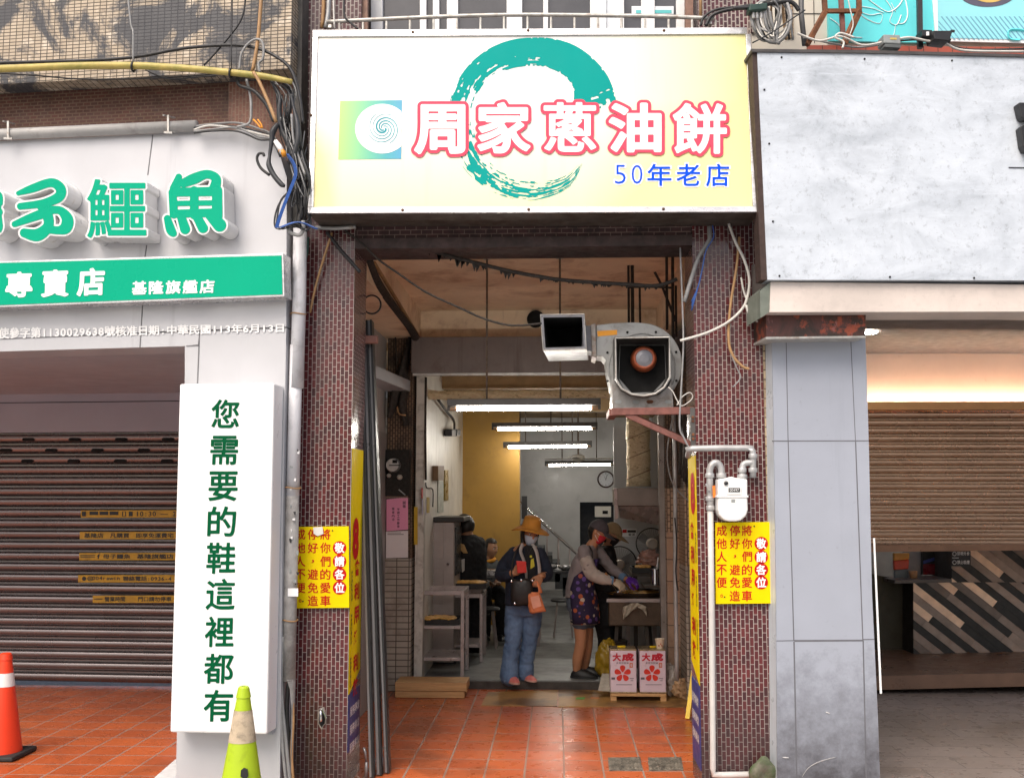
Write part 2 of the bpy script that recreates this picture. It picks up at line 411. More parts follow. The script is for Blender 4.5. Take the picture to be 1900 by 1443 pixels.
# arcade ceiling, beams and walls
b = B(); b.box((-1.9, 6.872, 3.56), (1.6, 9.99, 3.7)); b.build('arcade_ceiling', m_peach, MB_)
b = B(); b.box((-1.9, 6.972, 3.28), (-1.309, 9.99, 3.559)); b.build('beam', m_peach, MB_)
b = B(); b.box((.95, 6.972, 3.28), (1.7, 9.99, 3.559)); b.build('beam', m_peach, MB_)
b = B(); b.box((-1.308, 9.80, 2.95), (.948, 9.988, 3.558)); b.build('back_beam', m_peach, MB_)
b = B(); b.box((-1.80, 6.973, 0), (-1.63, 9.77, 3.279)); b.build('side_wall', m_plaster, MB_)
b = B(); b.box((-1.629, 6.975, .003), (-1.605, 9.74, 2.37)); b.build('wainscot', m_plast2, MB_)
b = B(); b.box((1.32, 6.973, 0), (1.5, 9.77, 3.279)); b.build('side_wall', m_plaster, MB_)
m_bmos = tiles('brown_mosaic', (.24, .14, .075), (.16, .085, .045), (.05, .034, .025), .05, .025, .006, rot=True, rough=.4, bump=.6, dirt=((.03, .02, .014), .62, 3.2), c3=(.3, .2, .12))
m_btile = tiles('pale_tile', (.42, .37, .31), (.36, .31, .26), (.05, .04, .035), .115, .0565, .0045, off=0, rough=.35, bump=.5, dirt=((.17, .13, .10), .4, 4), streak=((.14, .11, .09), .25, 9))
m_pmos = tiles('peach_mosaic', (.52, .36, .25), (.44, .29, .19), (.06, .04, .03), .062, .031, .005, rot=True, rough=.35, bump=.6, dirt=((.08, .05, .03), .3, 5))
m_ptile = tiles('peach_tile', (.45, .29, .2), (.42, .27, .18), (.09, .06, .045), .20, .20, .005, off=0, rough=.35, bump=.5, dirt=((.2, .12, .08), .4, 4))
b = B(); b.box((-1.604, 9.70, 1.21), (-1.36, 9.97, 3.278)); b.build('rear_pilaster', m_bmos, MB_)
b = B(); b.box((-1.604, 9.69, 0), (-1.36, 9.97, 1.208)); b.build('rear_pilaster', m_btile, MB_)
b = B(); b.box((1.015, 9.78, 1.86), (1.34, 9.98, 3.278)); b.build('rear_pilaster', m_bmos, MB_)
b = B(); b.box((1.015, 9.775, 1.45), (1.34, 9.98, 1.858)); b.build('rear_pilaster', m_pmos, MB_)
b = B(); b.box((1.015, 9.77, 0), (1.34, 9.98, 1.448)); b.build('rear_pilaster', m_ptile, MB_)
b = B(); b.box((1.130, 9.30, 1.86), (1.318, 9.768, 3.278)); b.build('side_pilaster', m_bmos, MB_)
b = B(); b.box((1.128, 9.295, 1.17), (1.318, 9.768, 1.858)); b.build('side_pilaster', m_pmos, MB_)
b = B(); b.box((1.126, 9.29, 0), (1.318, 9.768, 1.168)); b.build('side_pilaster', m_btile, MB_)
b = B(); b.box((-1.355, 9.52, 2.925), (.93, 9.80, 3.262)); b.build('shutter_housing', m_shutbox, MB_, bevel=.006)
b = B(); b.box((-1.34, 9.53, 2.90), (.90, 9.56, 2.922)); b.build('shutter_lip', M('galv', (.55, .55, .54), .4, .6, var=.2, vs=12), MB_)
m_jambw = M('old_white_paint', (.55, .52, .47), .5, var=.15, vs=4, streak=((.12, .08, .05), .45, 14), dirt=((.10, .07, .05), .35, 9))
b = B(); b.box((-1.338, 9.78, .08), (-1.262, 9.93, 2.925)); b.build('door_jamb', m_jambw, MB_)
b = B(); b.box((.962, 9.86, .08), (1.012, 9.98, 2.925)); b.build('door_jamb', M('jamb_steel', (.30, .27, .25), .35, .5, var=.2), MB_)
# the room behind
m_room = M('room_white', (.66, .63, .57), .45, var=.1, vs=2.5, dirt=((.22, .17, .10), .25, 1.6), streak=((.3, .25, .18), .25, 3))
m_must = M('room_mustard', (.36, .20, .034), .6, var=.16, vs=1.6, dirt=((.20, .11, .03), .25, 2.6))
m_rgrey = M('room_grey', (.50, .50, .50), .32, var=.16, vs=1.2, dirt=((.55, .55, .55), .2, 1.2))
b = B(); b.box((-1.55, 9.98, .05), (-1.275, 13.95, 3.4)); b.build('room_wall', m_room, MB_)
b = B(); b.box((-1.55, 13.951, .05), (-.505, 14.25, 3.4)); b.build('room_wall', m_must, MB_)
b = B(); b.box((-2.6, 19.0, .05), (1.03 - .62, 19.3, 3.6)); b.box((1.04, 19.0, .05), (2.6, 19.3, 3.6)); b.box((1.03 - .62, 19.0, 1.66), (1.04, 19.3, 3.6)); b.build('room_wall', m_rgrey, MB_)
b = B(); b.box((-2.7, 14.251, .05), (-2.4, 19.3, 3.6)); b.build('room_wall', m_rgrey, MB_)
b = B(); b.box((1.75, 9.99, .05), (1.95, 19.3, 3.6)); b.build('room_wall', m_room, MB_)
b = B(); b.box((.3, 19.9, .05), (1.4, 20.0, 2.0)); b.build('back_passage', M('passage_dark', (.03, .028, .026), .8), MB_)
b = B(); b.box((-2.7, 9.99, 3.2), (2.0, 20.0, 3.4)); b.build('room_ceiling', M('room_ceiling_paint', (.36, .23, .11), .7, var=.2, vs=2, dirt=((.12, .07, .03), .45, 1.8)), MB_)
for q in (11.4, 14.6): b = B(); b.box((-1.9, q, 2.97), (1.76, q + .3, 3.199)); b.build('ceiling_beam', M('beam_paint', (.40, .27, .14), .7, var=.2), MB_)
b = B(); b.box((.63, 11.6, .08), (1.74, 11.66, 2.55)); b.build('kitchen_partition', M('kitchen_panel', (.52, .53, .54), .4, var=.07, vs=3), MB_)
b = B(); b.box((1.035, 9.99, .08), (1.20, 10.12, 2.93)); b.build('kitchen_side_panel', M('steel_bright', (.6, .6, .58), .18, .9, var=.1), MB_)
# upper window with frames, panes and curtains
m_glass = M('dark_glass', (.05, .05, .055), .08, var=.3, vs=3, spec=.8)
m_curt = M('curtain_grey', (.17, .16, .165), .85, var=.25, vs=9, stretch=(6, 1, .1))
b = B(); b.box((-1.30, 6.86, 4.72), (.94, 6.95, 6.3)); b.build('window_reveal', m_curt, MB_)
Fw = YPl(6.80)
frames = [(688, 710), (779, 791), (803, 815), (829, 850), (940, 969), (1008, 1017), (1095, 1125), (1143, 1158), (1190, 1215), (1255, 1275)]
wfr = None
for x0, x1 in frames:
    b = B(); b.rect(Fw, x0, -60, x1, 70, .02, -.05); o = b.build('window_frame', m_white, MB_, bevel=.003); wfr = wfr or o
b = B(); b.rect(Fw, 700, -60, 1262, 70, -.02, -.03); pn = b.build('window_pane', m_glass, wfr)
for q in ((1172, 12, 1250, 27, .006), (1125, -30, 1143, 60, .004)): b = B(); b.rect(Fw, *q, -.01); b.build('window_sticker', M('notice_white', (.7, .75, .8), .5), wfr)
b = B(); b.rect(Fw, 1180, 19, 1246, 25, .0085, .0062); b.build('window_sticker', M('notice_teal', (.1, .5, .52), .5), wfr)
for q in (668, 1272): b = B(); b.rect(YPl(6.6), q, -60, q + 14, 70, .02, -.04); b.build('window_trim', M('trim_brown', (.22, .12, .085), .6, var=.3, vs=20), MB_)
# metal railing in front of the upper window
m_galv = M('railing_metal', (.50, .49, .46), .45, .35, var=.25, vs=14, dirt=((.2, .09, .04), .3, 18))
rl = thing('window_railing', 'thin weathered metal railing in front of the upper window, above the yellow sign', 'railing', (-.2, 6.42, 4.5))
pts = [P(606, 41, 6.42), P(690, 37, 6.42), P(800, 32, 6.42), P(950, 28, 6.42), P(1100, 29, 6.42), P(1230, 31, 6.42), P(1325, 35, 6.42)]
b = B(); b.tube(pts, .013, 10, sm=4); b.build('top_rail', m_galv, rl, smooth=True)
for i in range(17):
    x = 630 + i * 43.6; y = float(np.interp(x, [606, 950, 1325], [41, 28, 35])); q = P(x, y + 3, 6.42)
    b = B(); b.tube([q, q - Vector((0, 0, .30))], .008, 6); b.build('baluster', m_galv, rl, smooth=True)
b = B(); b.bar(P(606, 41, 6.42) - Vector((0, 0, .3)), P(1325, 35, 6.42) - Vector((0, 0, .3)), .02); b.build('bottom_rail', m_galv, rl)
for x, y in ((612, 45), (1318, 38)):
    q = P(x, y, 6.42); b = B(); b.bar(q, q + Vector((0, .13, -.02)), .02, .05); b.build('bracket', m_galv, rl)
# ================================================================ LEFT BUILDING (grey shoe shop)
LB = thing('shoe_shop_building', 'grey panelled shoe shop at the left with a beige mosaic storey above it', 'building', FL.p - Vector((1.5, 0, FL.p.z)))
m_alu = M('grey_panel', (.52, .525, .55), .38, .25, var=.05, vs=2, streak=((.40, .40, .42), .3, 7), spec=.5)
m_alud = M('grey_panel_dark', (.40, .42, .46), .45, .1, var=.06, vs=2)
m_seam = M('dark_joint', (.03, .03, .03), .8)
LX = -420
b = B()
b.px(FL, [(LX, 287), (0, 262), (280, 249), (462, 240), (485, 247), (517, 280), (532, 330), (531, 606), (340, 613), (0, 628), (LX, 645)], 0, -.30)
b.build('fascia', m_alu, LB)
b = B()
b.px(FL, [(372, 613.5), (531, 608), (524, 1010), (519, 1460), (326, 1460), (336, 1010), (343, 690), (343, 641), (368, 640)], -.002, -.33)
b.build('pillar', m_alu, LB)
b = B(); b.px(FL, [(LX, 647), (0, 630), (340, 615), (370, 614), (367, 639), (342, 642), (0, 652), (LX, 668)], -.001, -.3); b.build('lintel', m_alu, LB)
b = B()
for q in ([(282.5, 250), (284.5, 250), (275, 325), (273, 325)], [(271, 455), (273, 455), (269.5, 480), (267.5, 480)], [(263.5, 565), (265.5, 565), (260.5, 644), (258.5, 644)],
          [(0, 628), (531, 607), (531, 608.6), (0, 629.8)], [(369, 614), (370.8, 614), (366, 740), (364, 740)], [(345, 641), (370, 640), (370, 641.5), (345, 642.6)]):
    b = B(); b.px(FL, q, .0015, -.004); b.build('panel_joint', M('joint_left', (.17, .17, .18), .8), LB)
FLs = Plane(FL.p - FL.n * .33, -6)
# arcade of the shoe shop: soffit, side wall, shutter head, shutter
b = B()
c0 = FL.at(346, 642, -.3); c1 = FL.at(LX, 668, -.3); zt = FL.at(200, 650, 0).z + .05
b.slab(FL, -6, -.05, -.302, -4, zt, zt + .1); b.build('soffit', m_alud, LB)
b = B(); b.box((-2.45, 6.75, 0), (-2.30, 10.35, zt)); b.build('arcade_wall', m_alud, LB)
FS = Plane((-3.6, 9.80, 0), -3)
b = B(); b.px(FS, [(-500, 700), (345, 685), (345, 800), (-500, 806)], .05, -.2); b.build('shutter_head', M('shutter_head_paint', (.38, .38, .44), .5, var=.05, vs=2, streak=((.2, .16, .17), .3, 5)), LB)
b = B(); b.px(FS, [(-500, 672), (345, 655), (345, 684), (-500, 699)], .12, -.2); b.build('head_trim', M('head_trim_paint', (.46, .46, .52), .45, var=.05), LB)
b = B(); b.px(FS, [(-500, 752), (345, 743), (345, 744.4), (-500, 753.4)], .053, .04); b.build('panel_joint', m_seam, LB)
def roller(F, x0, x1, ytop, ybot, nsl, depth, name, mat, parent):
    """corrugated roller shutter, each slat a rounded rib with a groove"""
    b = B(); prof = []
    zt_, zb_ = F.at(0, ytop, 0).z, F.at(0, ybot, 0).z
    A, Cc = F.at(x0, (ytop + ybot) / 2, 0), F.at(x1, (ytop + ybot) / 2, 0); h = (zt_ - zb_) / nsl
    for i in range(nsl):
        for f, d in ((0.0, -1.0), (.15, -1.0), (.16, .0), (.20, .5), (.28, .85), (.42, 1.0), (.56, .95), (.70, .78), (.84, .5), (.94, .2), (.985, -.1)):
            prof.append((zt_ - (i + f) * h, d * depth))
    prof.append((zb_, -.35 * depth))
    vs = []
    for z, d in prof:
        for q in (A, Cc): vs.append(Vector((q.x, q.y, z)) + F.n * d)
    b.add(vs, [(2 * i, 2 * i + 1, 2 * i + 3, 2 * i + 2) for i in range(len(prof) - 1)])
    bk = [Vector((q.x, q.y, z)) - F.n * .03 for q in (A, Cc) for z in (zt_, zb_)]
    b.add(bk, [(0, 1, 3, 2)])
    return b.build(name, mat, parent, smooth=35), zt_, h
def shutter_metal(name, c, rough, metal, streaks):
    t = MT(name); f = t.noise(1.1, 4, .6); col = t.mix(t.ramp(f, .3, .7), tuple(x * .88 for x in c), tuple(x * 1.1 for x in c))
    g = t.noise(3, 5, .6); col = t.mix(t.ramp(g, .58, .78, 0, .5), col, streaks); t.col(col)
    t.b.inputs['Metallic'].default_value = metal; t.rough(t.ramp(t.noise(4, 5), .3, .7, rough - .06, rough + .12)); return t.m
m_shl = shutter_metal('shutter_brown', (.215, .19, .19), .22, .75, (.22, .16, .15))
shl, shz, shh = roller(FS, -500, 345, 803, 1262, 23, .044, 'roller_shutter', m_shl, LB)
m_hole = M('slot_black', (.004, .004, .004), .9)
for r_, (yy, xs) in enumerate(((815, (52, 138, 224, 311)), (835, (10, 94, 180, 266)), (855, (50, 136, 222, 309)))):
    for x in xs:
        b = B(); w_, h_ = 11, 2.8
        b.px(FS, [(x - w_, yy - h_ * .2), (x - w_ * .8, yy - h_), (x + w_ * .8, yy - h_), (x + w_, yy - h_ * .2), (x + w_, yy + h_ * .5), (x + w_ * .8, yy + h_), (x - w_ * .8, yy + h_), (x - w_, yy + h_ * .5)], .047, .03)
        b.build('vent_slot', m_hole, shl)
# upper storey: beige mosaic parapet over a brick band
m_beige = tiles('beige_mosaic', (.56, .46, .345), (.44, .35, .25), (.03, .028, .027), .046, .0235, .0030, off=0, rough=.5, bump=.5,
                dirt=((.062, .062, .068), .43, 2.6, 0, 1), streak=((.13, .115, .10), .2, 6), c3=(.64, .55, .44))
FLu = Plane(FL.p - FL.n * .02, -6)
b = B(); b.px(FLu, [(LX, -160), (546, -160), (540, 128), (LX, 178)], .05, -.11); b.build('parapet', m_beige, LB)
m_bband = tiles('band_brick_shaded', (.13, .042, .027), (.09, .032, .022), (.21, .14, .10), .052, .024, .004, rough=.55, bump=.5, dirt=((.035, .022, .018), .45, 2.4))  # brick colour darkened to carry the shade under the parapet
b = B(); b.px(FLu, [(LX, 120), (430, 90), (426, 300), (LX, 300)], -.12, -.5); b.build('brick_band', m_bband, LB)
m_bpil = tiles('band_pilaster', (.24, .10, .065), (.19, .075, .05), (.30, .2, .15), .052, .024, .004, rot=True, rough=.5, bump=.5, dirt=((.05, .03, .022), .45, 5))
b = B(); b.px(FLu, [(424, 118), (546, 116), (548, 300), (424, 300)], -.112, -.45); b.build('brick_pilaster', m_bpil, LB)
b = B(); b.px(FLu, [(545, -160), (563, -160), (556, 420), (543, 420)], -.06, -.3); b.build('party_strip', M('party_grey', (.09, .085, .08), .8, var=.35, vs=10), LB)
b = B(); b.px(FLu, [(534, 420), (558, 420), (542, 1460), (519, 1460)], -.15, -.35); b.build('party_strip', M('gap_dark', (.045, .05, .047), .8, var=.3, vs=10), LB)
# ================================================================ RIGHT BUILDING
RB = thing('panelled_shop_building', 'shop with a bare concrete fascia, blue grey pillar and half raised shutter', 'building', FR.p + Vector((1.2, 0, -FR.p.z)))
def concrete_panel(name, c, c2, sc, s2=.5):
    t = MT(name); f = t.noise(sc, 10, .72, stretch=(1, 1, 1.8), dist=.5); g = t.noise(sc * .35, 5, .6); h = t.noise(sc * 9, 8, .8)
    col = t.mix(t.ramp(f, .36, .62), c2, c); col = t.mix(t.ramp(g, .40, .66, 0, .6), col, tuple(min(1, x * 1.22) for x in c))
    col = t.mix(t.ramp(h, .54, .66, 0, s2), col, tuple(x * .62 for x in c2)); u = t.noise(1.6, 8, .8, stretch=(1, 1, 9), dist=.3); col = t.mix(t.ramp(u, .56, .66, 0, .45), col, tuple(min(.85, x * 1.18) for x in c)); u2 = t.noise(5, 7, .7, stretch=(1, 1, .07)); col = t.mix(t.ramp(u2, .58, .74, 0, .30), col, tuple(x * .8 for x in c2)); t.col(col); t.rough(.55); t.bump(h, .1, .004); return t.m
m_cpan = concrete_panel('bare_concrete_print', (.57, .62, .685), (.33, .37, .42), 2.6)
m_cbeam = concrete_panel('pale_concrete', (.66, .58, .53), (.53, .47, .43), 2.4, .25)
m_rpnl = M('blue_grey_panel', (.37, .395, .46), .42, .1, var=.05, vs=2.2, streak=((.30, .32, .38), .25, 5), lo=((.05, .044, .048), .86, .30, .85, .9), dirt=((.22, .22, .25), .10, 26))
m_dwood = M('edge_dark', (.045, .025, .02), .7, var=.3, vs=20)
RX = 2350
FRs = Plane(FR.p + FR.n * .30, 5)      # face of the projecting fascia
b = B(); b.px(FRs, [(1405, 97), (1600, 99), (RX, 118), (RX, 529), (1900, 520), (1424, 519)], 0, -.13); b.px(FRs, [(1450, 112), (RX, 130), (RX, 522), (1450, 512)], -.131, -.32); b.build('fascia_panel', m_cpan, RB)
b = B(); b.px(FRs, [(1394, 91), (1600, 93), (RX, 112), (RX, 117), (1600, 98.5), (1405, 96.5), (1395, 96)], .012, -.18); b.build('fascia_cap', M('cap_dark', (.06, .055, .055), .6, var=.3, vs=9), RB)
b = B(); b.px(FRs, [(1396, 97), (1404.4, 97), (1423.4, 519), (1412, 519)], -.006, -.12); b.build('fascia_edge', m_dwood, RB)
sc = [(1450, 107), (1604, 110), (1766, 113), (1418, 167), (1427, 267), (1434, 411), (1446, 512), (1651, 514), (1807, 516)]
for x, y in sc: b = B(); b.lathe([(.006, 0), (.006, .005), (.003, .006)], FRs.at(x, y, 0), FRs.n, 10); b.build('fascia_screw', m_hole, RB)
b = B(); b.px(FRs, [(1430, 523), (RX, 533), (RX, 590), (1900, 578), (1428, 579)], -.035, -.33); b.build('lintel_beam', m_cbeam, RB)
b = B(); b.px(FRs, [(1410, 540), (1429.3, 523), (1427.3, 579), (1411, 590)], -.04, -.34); b.build('beam_end', M('beam_end_green', (.16, .18, .15), .6, var=.25, vs=7), RB)
# grey pillar
b = B()
pil = [(1432, 628), (1606, 626), (1612, 820), (1618, 1100), (1629, 1330), (1634, 1470), (1442, 1470), (1440, 1100), (1436, 818)]
b.px(FR, pil, 0, -.45); b.build('pillar', m_rpnl, RB)
b = B(); f = [(1418, 640), (1431.4, 628), (1435.4, 818), (1439.4, 1100), (1441.4, 1470), (1428, 1470), (1424, 1100), (1420, 818)]
q0 = [FR.at(1431.4, 628, -.002), FR.at(1435.4, 818, -.002), FR.at(1439.4, 1100, -.002), FR.at(1441.4, 1470, -.002)]
q1 = [FR.at(1417, 628, -.12), FR.at(1419, 818, -.12), FR.at(1423, 1100, -.12), FR.at(1427, 1470, -.12)]
b.add(q0 + q1, [(0, 1, 5, 4), (1, 2, 6, 5), (2, 3, 7, 6)]); b.add([q1[0], q1[3], q1[3] + Vector((0, .3, 0)), q1[0] + Vector((0, .3, 0))], [(0, 1, 2, 3)])
b.build('pillar_chamfer', M('chamfer_paint', (.50, .54, .58), .35, .1, var=.1, vs=4, streak=((.25, .24, .22), .35, 12)), RB)
b = B()
for q in ([(1458, 630), (1459.3, 630), (1463, 818), (1461.7, 818)], [(1461.7, 819), (1463.2, 819), (1474, 1188), (1472, 1188)], [(1472, 1190), (1474.6, 1190), (1480, 1460), (1477.5, 1460)],
          [(1578, 628), (1579.2, 628), (1588, 818), (1586.8, 818)], [(1586.6, 819), (1588.6, 819), (1602, 1186), (1600, 1186)], [(1600.5, 1188), (1602.8, 1188), (1609, 1460), (1606.6, 1460)],
          [(1433, 817), (1612, 816.6), (1612, 818.4), (1433, 819)], [(1474, 1186.5), (1602, 1186), (1602, 1189), (1474, 1190)], [(1441, 1187.6), (1474, 1187), (1474, 1188.6), (1441, 1189)], [(1602, 1185), (1622, 1184.5), (1622, 1186), (1602, 1187)]):
    b = B(); b.px(FR, q, .0012, -.004); b.build('panel_joint', M('joint_grey', (.13, .13, .145), .8), RB)
for ln in ([(1488, 1441), (1500, 1424), (1522, 1412), (1551, 1404)], [(1452, 1404), (1464, 1405)], [(1532, 1320), (1540, 1323)]):
    b = B(); b.tube([FR.at(x, y, .001) for x, y in ln], [.002, .006, .004], 6, sm=4, flat=.3); b.build('scratch', M('scratch_white', (.42, .41, .41), .8), RB, smooth=True)
# right arcade: soffit, ceiling, cove wall, lamp strip, shutter
zs = FRs.at(1700, 579, -.035).z
YB2 = 9.9
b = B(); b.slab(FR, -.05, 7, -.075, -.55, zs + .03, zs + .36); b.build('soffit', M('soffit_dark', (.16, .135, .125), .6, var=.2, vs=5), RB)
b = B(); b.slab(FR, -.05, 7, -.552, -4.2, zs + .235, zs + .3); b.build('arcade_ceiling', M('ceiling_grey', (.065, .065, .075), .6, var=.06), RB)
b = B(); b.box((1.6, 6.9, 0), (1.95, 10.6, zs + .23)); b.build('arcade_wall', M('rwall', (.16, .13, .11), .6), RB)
FC = Plane((3.5, YB2, 0), 2)
m_cove = M('cove_cream', (.80, .68, .60), .6, var=.06, vs=3, dirt=((.3, .2, .15), .12, 8))
b = B(); b.px(FC, [(1560, 655), (RX, 655), (RX, 746), (1560, 746)], 0, -.1); b.build('cove_wall', m_cove, RB)
zc1 = FC.at(1700, 655, 0).z
b = B(); b.box((1.75, 9.40, zc1 - .0), (9, 9.95, zc1 + .10)); b.build('cove_soffit', m_cove, RB)
b = B(); b.px(FC, [(1560, 745), (RX, 744), (RX, 758), (1560, 760)], .20, .17); b.px(FC, [(1560, 757), (RX, 756), (RX, 758), (1560, 760)], .168, 0); b.build('cove_trough', M('trough_orange_glow', (.62, .34, .15), .5, var=.1), RB)  # orange light on the trough lip is painted into its base colour
b = B(); pz = FC.at(1700, 757, .1).z
a0, a1 = FC.at(1590, 757, .055), FC.at(2330, 757, .055)
b.bar((a0.x, a0.y, pz + .012), (a1.x, a1.y, pz + .012), .02, .012); b.build('cove_light_strip', emit('cove_lamp', (1, .76, .56), 60), RB)
m_shr = shutter_metal('shutter_bronze', (.72, .53, .40), .24, .7, (.48, .29, .19))
FC2 = Plane((3.5, YB2 - .02, 0), 2)
shr, _, _ = roller(FC2, 1585, RX, 763, 1012, 17, .046, 'roller_shutter', m_shr, RB)
b = B(); b.px(FC2, [(1585, 1011), (RX, 1006), (RX, 1016), (1585, 1024)], .03, -.03); b.build('bottom_bar', M('bar_bronze', (.22, .12, .075), .35, .5, var=.15), shr)
b = B(); b.px(FC2, [(1704, 764), (1742, 764), (1744, 766), (1742, 768), (1704, 768), (1702, 766)], .04, .02); b.build('vent_slot', m_hole, shr)
dl = FRs.at(1613, 616, -.03)
q = G(1613, 616, zs + .233); b = B(); b.lathe([(.065, 0), (.06, -.008), (.058, -.008)], q, (0, 0, 1), 20); b.build('downlight', emit('downlight_lamp', (1, .90, .74), 190), RB)
# step, dark reveal and interior of the right shop
b = B(); b.px(FC2, [(1600, 1254), (RX, 1238), (RX, 1262), (1600, 1280)], .10, -2.2); b.build('step', M('step_brown', (.15, .085, .055), .35, var=.25, vs=4), RB)
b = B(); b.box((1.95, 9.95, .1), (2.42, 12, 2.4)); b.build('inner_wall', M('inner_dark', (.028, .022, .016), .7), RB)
b = B(); b.box((2.3, 12.6, .1), (9, 12.8, 3)); b.build('inner_wall', M('inner_grey', (.14, .135, .13), .6), RB)
# ================================================================ THE YELLOW LIGHTBOX SIGN
m_alum = M('aluminium_frame', (.62, .62, .63), .28, .55, var=.22, vs=5, dirt=((.35, .28, .28), .25, 7), stretch=(1, 1, 6))
m_galvd = M('galvanised_dark', (.105, .09, .078), .55, .3, var=.35, vs=5, dirt=((.045, .028, .018), .5, 6), streak=((.18, .10, .05), .3, 8))
m_scr = M('rust_screw', (.12, .06, .03), .6, .4)
F0 = P(980, 393, 6.2); FM = Plane(F0, 0, 6.0)
SG = thing('lightbox_sign', 'large yellow and white lightbox sign with a teal brush circle above the open arcade', 'sign', (-.17, 6.3, 3.5))
cor = [FM.at(580, 57), FM.at(1386, 52), FM.at(1409, 393), FM.at(571, 395)]
bk = [Vector((p.x, 6.535, p.z - (.0 if i < 2 else -.0))) for i, p in enumerate(cor)]
b = B(); b.prism([p + Vector((0, .004, 0)) for p in cor], bk); b.build('casing', m_galvd, SG, bevel=.004)
t = MT('sign_print'); sx = t.n('SeparateXYZ'); t.l(t.tc.outputs['UV'], sx.inputs[0])
rgt = t.ramp(sx.outputs[0], .15, 1.15); bot = t.ramp(sx.outputs[1], 4.25, 3.55); lft = t.math('MULTIPLY', t.ramp(sx.outputs[0], -1.33, -1.55), t.ramp(sx.outputs[1], 4.2, 3.9))
top_ = t.math('MULTIPLY', t.ramp(sx.outputs[1], 4.69, 4.74), .5)
f = t.math('MINIMUM', t.math('ADD', t.math('ADD', rgt, t.math('MULTIPLY', bot, .75)), t.math('ADD', lft, top_)), 1.0)
col = t.mix(f, (.80, .80, .78), (.80, .755, .36)); f2 = t.ramp(t.noise(3, 4, .6, stretch=(5, 1, .3)), .55, .8, 0, .22)
t.col(t.mix(f2, col, (.80, .73, .33))); t.rough(.22); t.b.inputs['Specular IOR Level'].default_value = .3
b = B(); b.px(FM, [(589, 67), (1383, 62.5), (1396, 384), (581, 386)], .004, -.003); b.build('sign_face', t.m, SG)
b = B()
b.px(FM, [(580, 56), (1386, 51), (1386, 63), (580, 68)], .016, 0); b.px(FM, [(571, 384.5), (1408.6, 383), (1409, 393), (571, 395.5)], .016, 0)
b.px(FM, [(580, 68.2), (589.5, 68.2), (581.5, 384.2), (571.4, 384.2)], .015, 0); b.px(FM, [(1384, 63.2), (1393, 63.2), (1408.5, 382.8), (1397, 382.8)], .015, 0)
b.build('frame', m_alum, SG, bevel=.002)
b = B(); b.add([FM.at(1386.5, 52, .0), FM.at(1394, 54, 0), FM.at(1410, 392, 0), FM.at(1397, 392, 0)], []); 
for x, y in ((766, 60), (980, 57), (1232, 57), (747, 390), (981, 389), (1231, 388), (577, 214), (1397, 240)):
    b = B(); b.lathe([(.009, 0), (.009, .004), (.004, .008)], FM.at(x, y, .016), FM.n, 10); b.build('screw', m_scr, SG, smooth=True)
# teal brush circle
rng = np.random.RandomState(5)
def vnoise(nr, na, R, A):
    g = rng.rand(nr + 2, na + 2); g[:, -1] = g[:, 0]; i = np.clip(R * nr, 0, nr - .001); j = np.clip(A * na, 0, na - .001)
    i0, j0 = i.astype(int), j.astype(int); fi, fj = i - i0, j - j0; fi = fi * fi * (3 - 2 * fi); fj = fj * fj * (3 - 2 * fj)
    return (g[i0, j0] * (1 - fi) + g[i0 + 1, j0] * fi) * (1 - fj) + (g[i0, j0 + 1] * (1 - fi) + g[i0 + 1, j0 + 1] * fi) * fj
NA, NR = 640, 44
ang = np.radians(np.linspace(9, 318, NA)); dg_ = np.degrees(ang)
ro = np.interp(dg_, [9, 12, 30, 60, 90, 130, 180, 220, 270, 300, 312, 318], [150, 161, 163, 160, 153, 154, 155, 156, 153, 146, 134, 128])
ri = np.interp(dg_, [9, 16, 24, 38, 52, 75, 100, 140, 180, 225, 270, 300, 314, 318], [100, 84, 86, 98, 102, 101, 100, 107, 108, 112, 117, 124, 122, 124])
A, Rr = np.meshgrid(np.linspace(0, 1, NA), np.linspace(0, 1, NR)); DG = dg_[None, :] + 0 * Rr
n1 = vnoise(16, 46, Rr, A); n2 = vnoise(9, 130, Rr, A); n3 = vnoise(22, 16, Rr, A); ns = .45 * n1 + .25 * n2 + .30 * n3
thr = np.interp(DG, [0, 95, 130, 165, 185, 230, 285, 305, 318], [.02, .05, .22, .46, .45, .44, .44, .50, .60])
thr = thr + np.interp(Rr, [0, .28, .45, .8, 1], [1, .55, -.05, -.06, .12]) * np.interp(DG, [0, 60, 90, 120, 200, 318], [.02, .05, .42, .40, .22, .14])
edge = np.minimum(Rr, 1 - Rr) * 9 + n2 * .9
keep = (ns > thr) & (edge > .35); keep &= ~((DG < 24) & (n2 > .35 + (DG - 9) / 22))
b = B(); gp = []
for j in range(NR):
    for i in range(NA):
        r = ri[i] + (ro[i] - ri[i]) * Rr[j, i]; gp.append(FM.at(986 + r * math.cos(ang[i]), 221 - r * .985 * math.sin(ang[i]), .0058))
fs = [(j * NA + i, j * NA + i + 1, (j + 1) * NA + i + 1, (j + 1) * NA + i) for j in range(NR - 1) for i in range(NA - 1) if keep[j, i]]
b.add(gp, fs); b.build('brush_circle', M('print_teal', (.0, .30, .27), .5, var=.03, vs=2, spec=.08), SG)
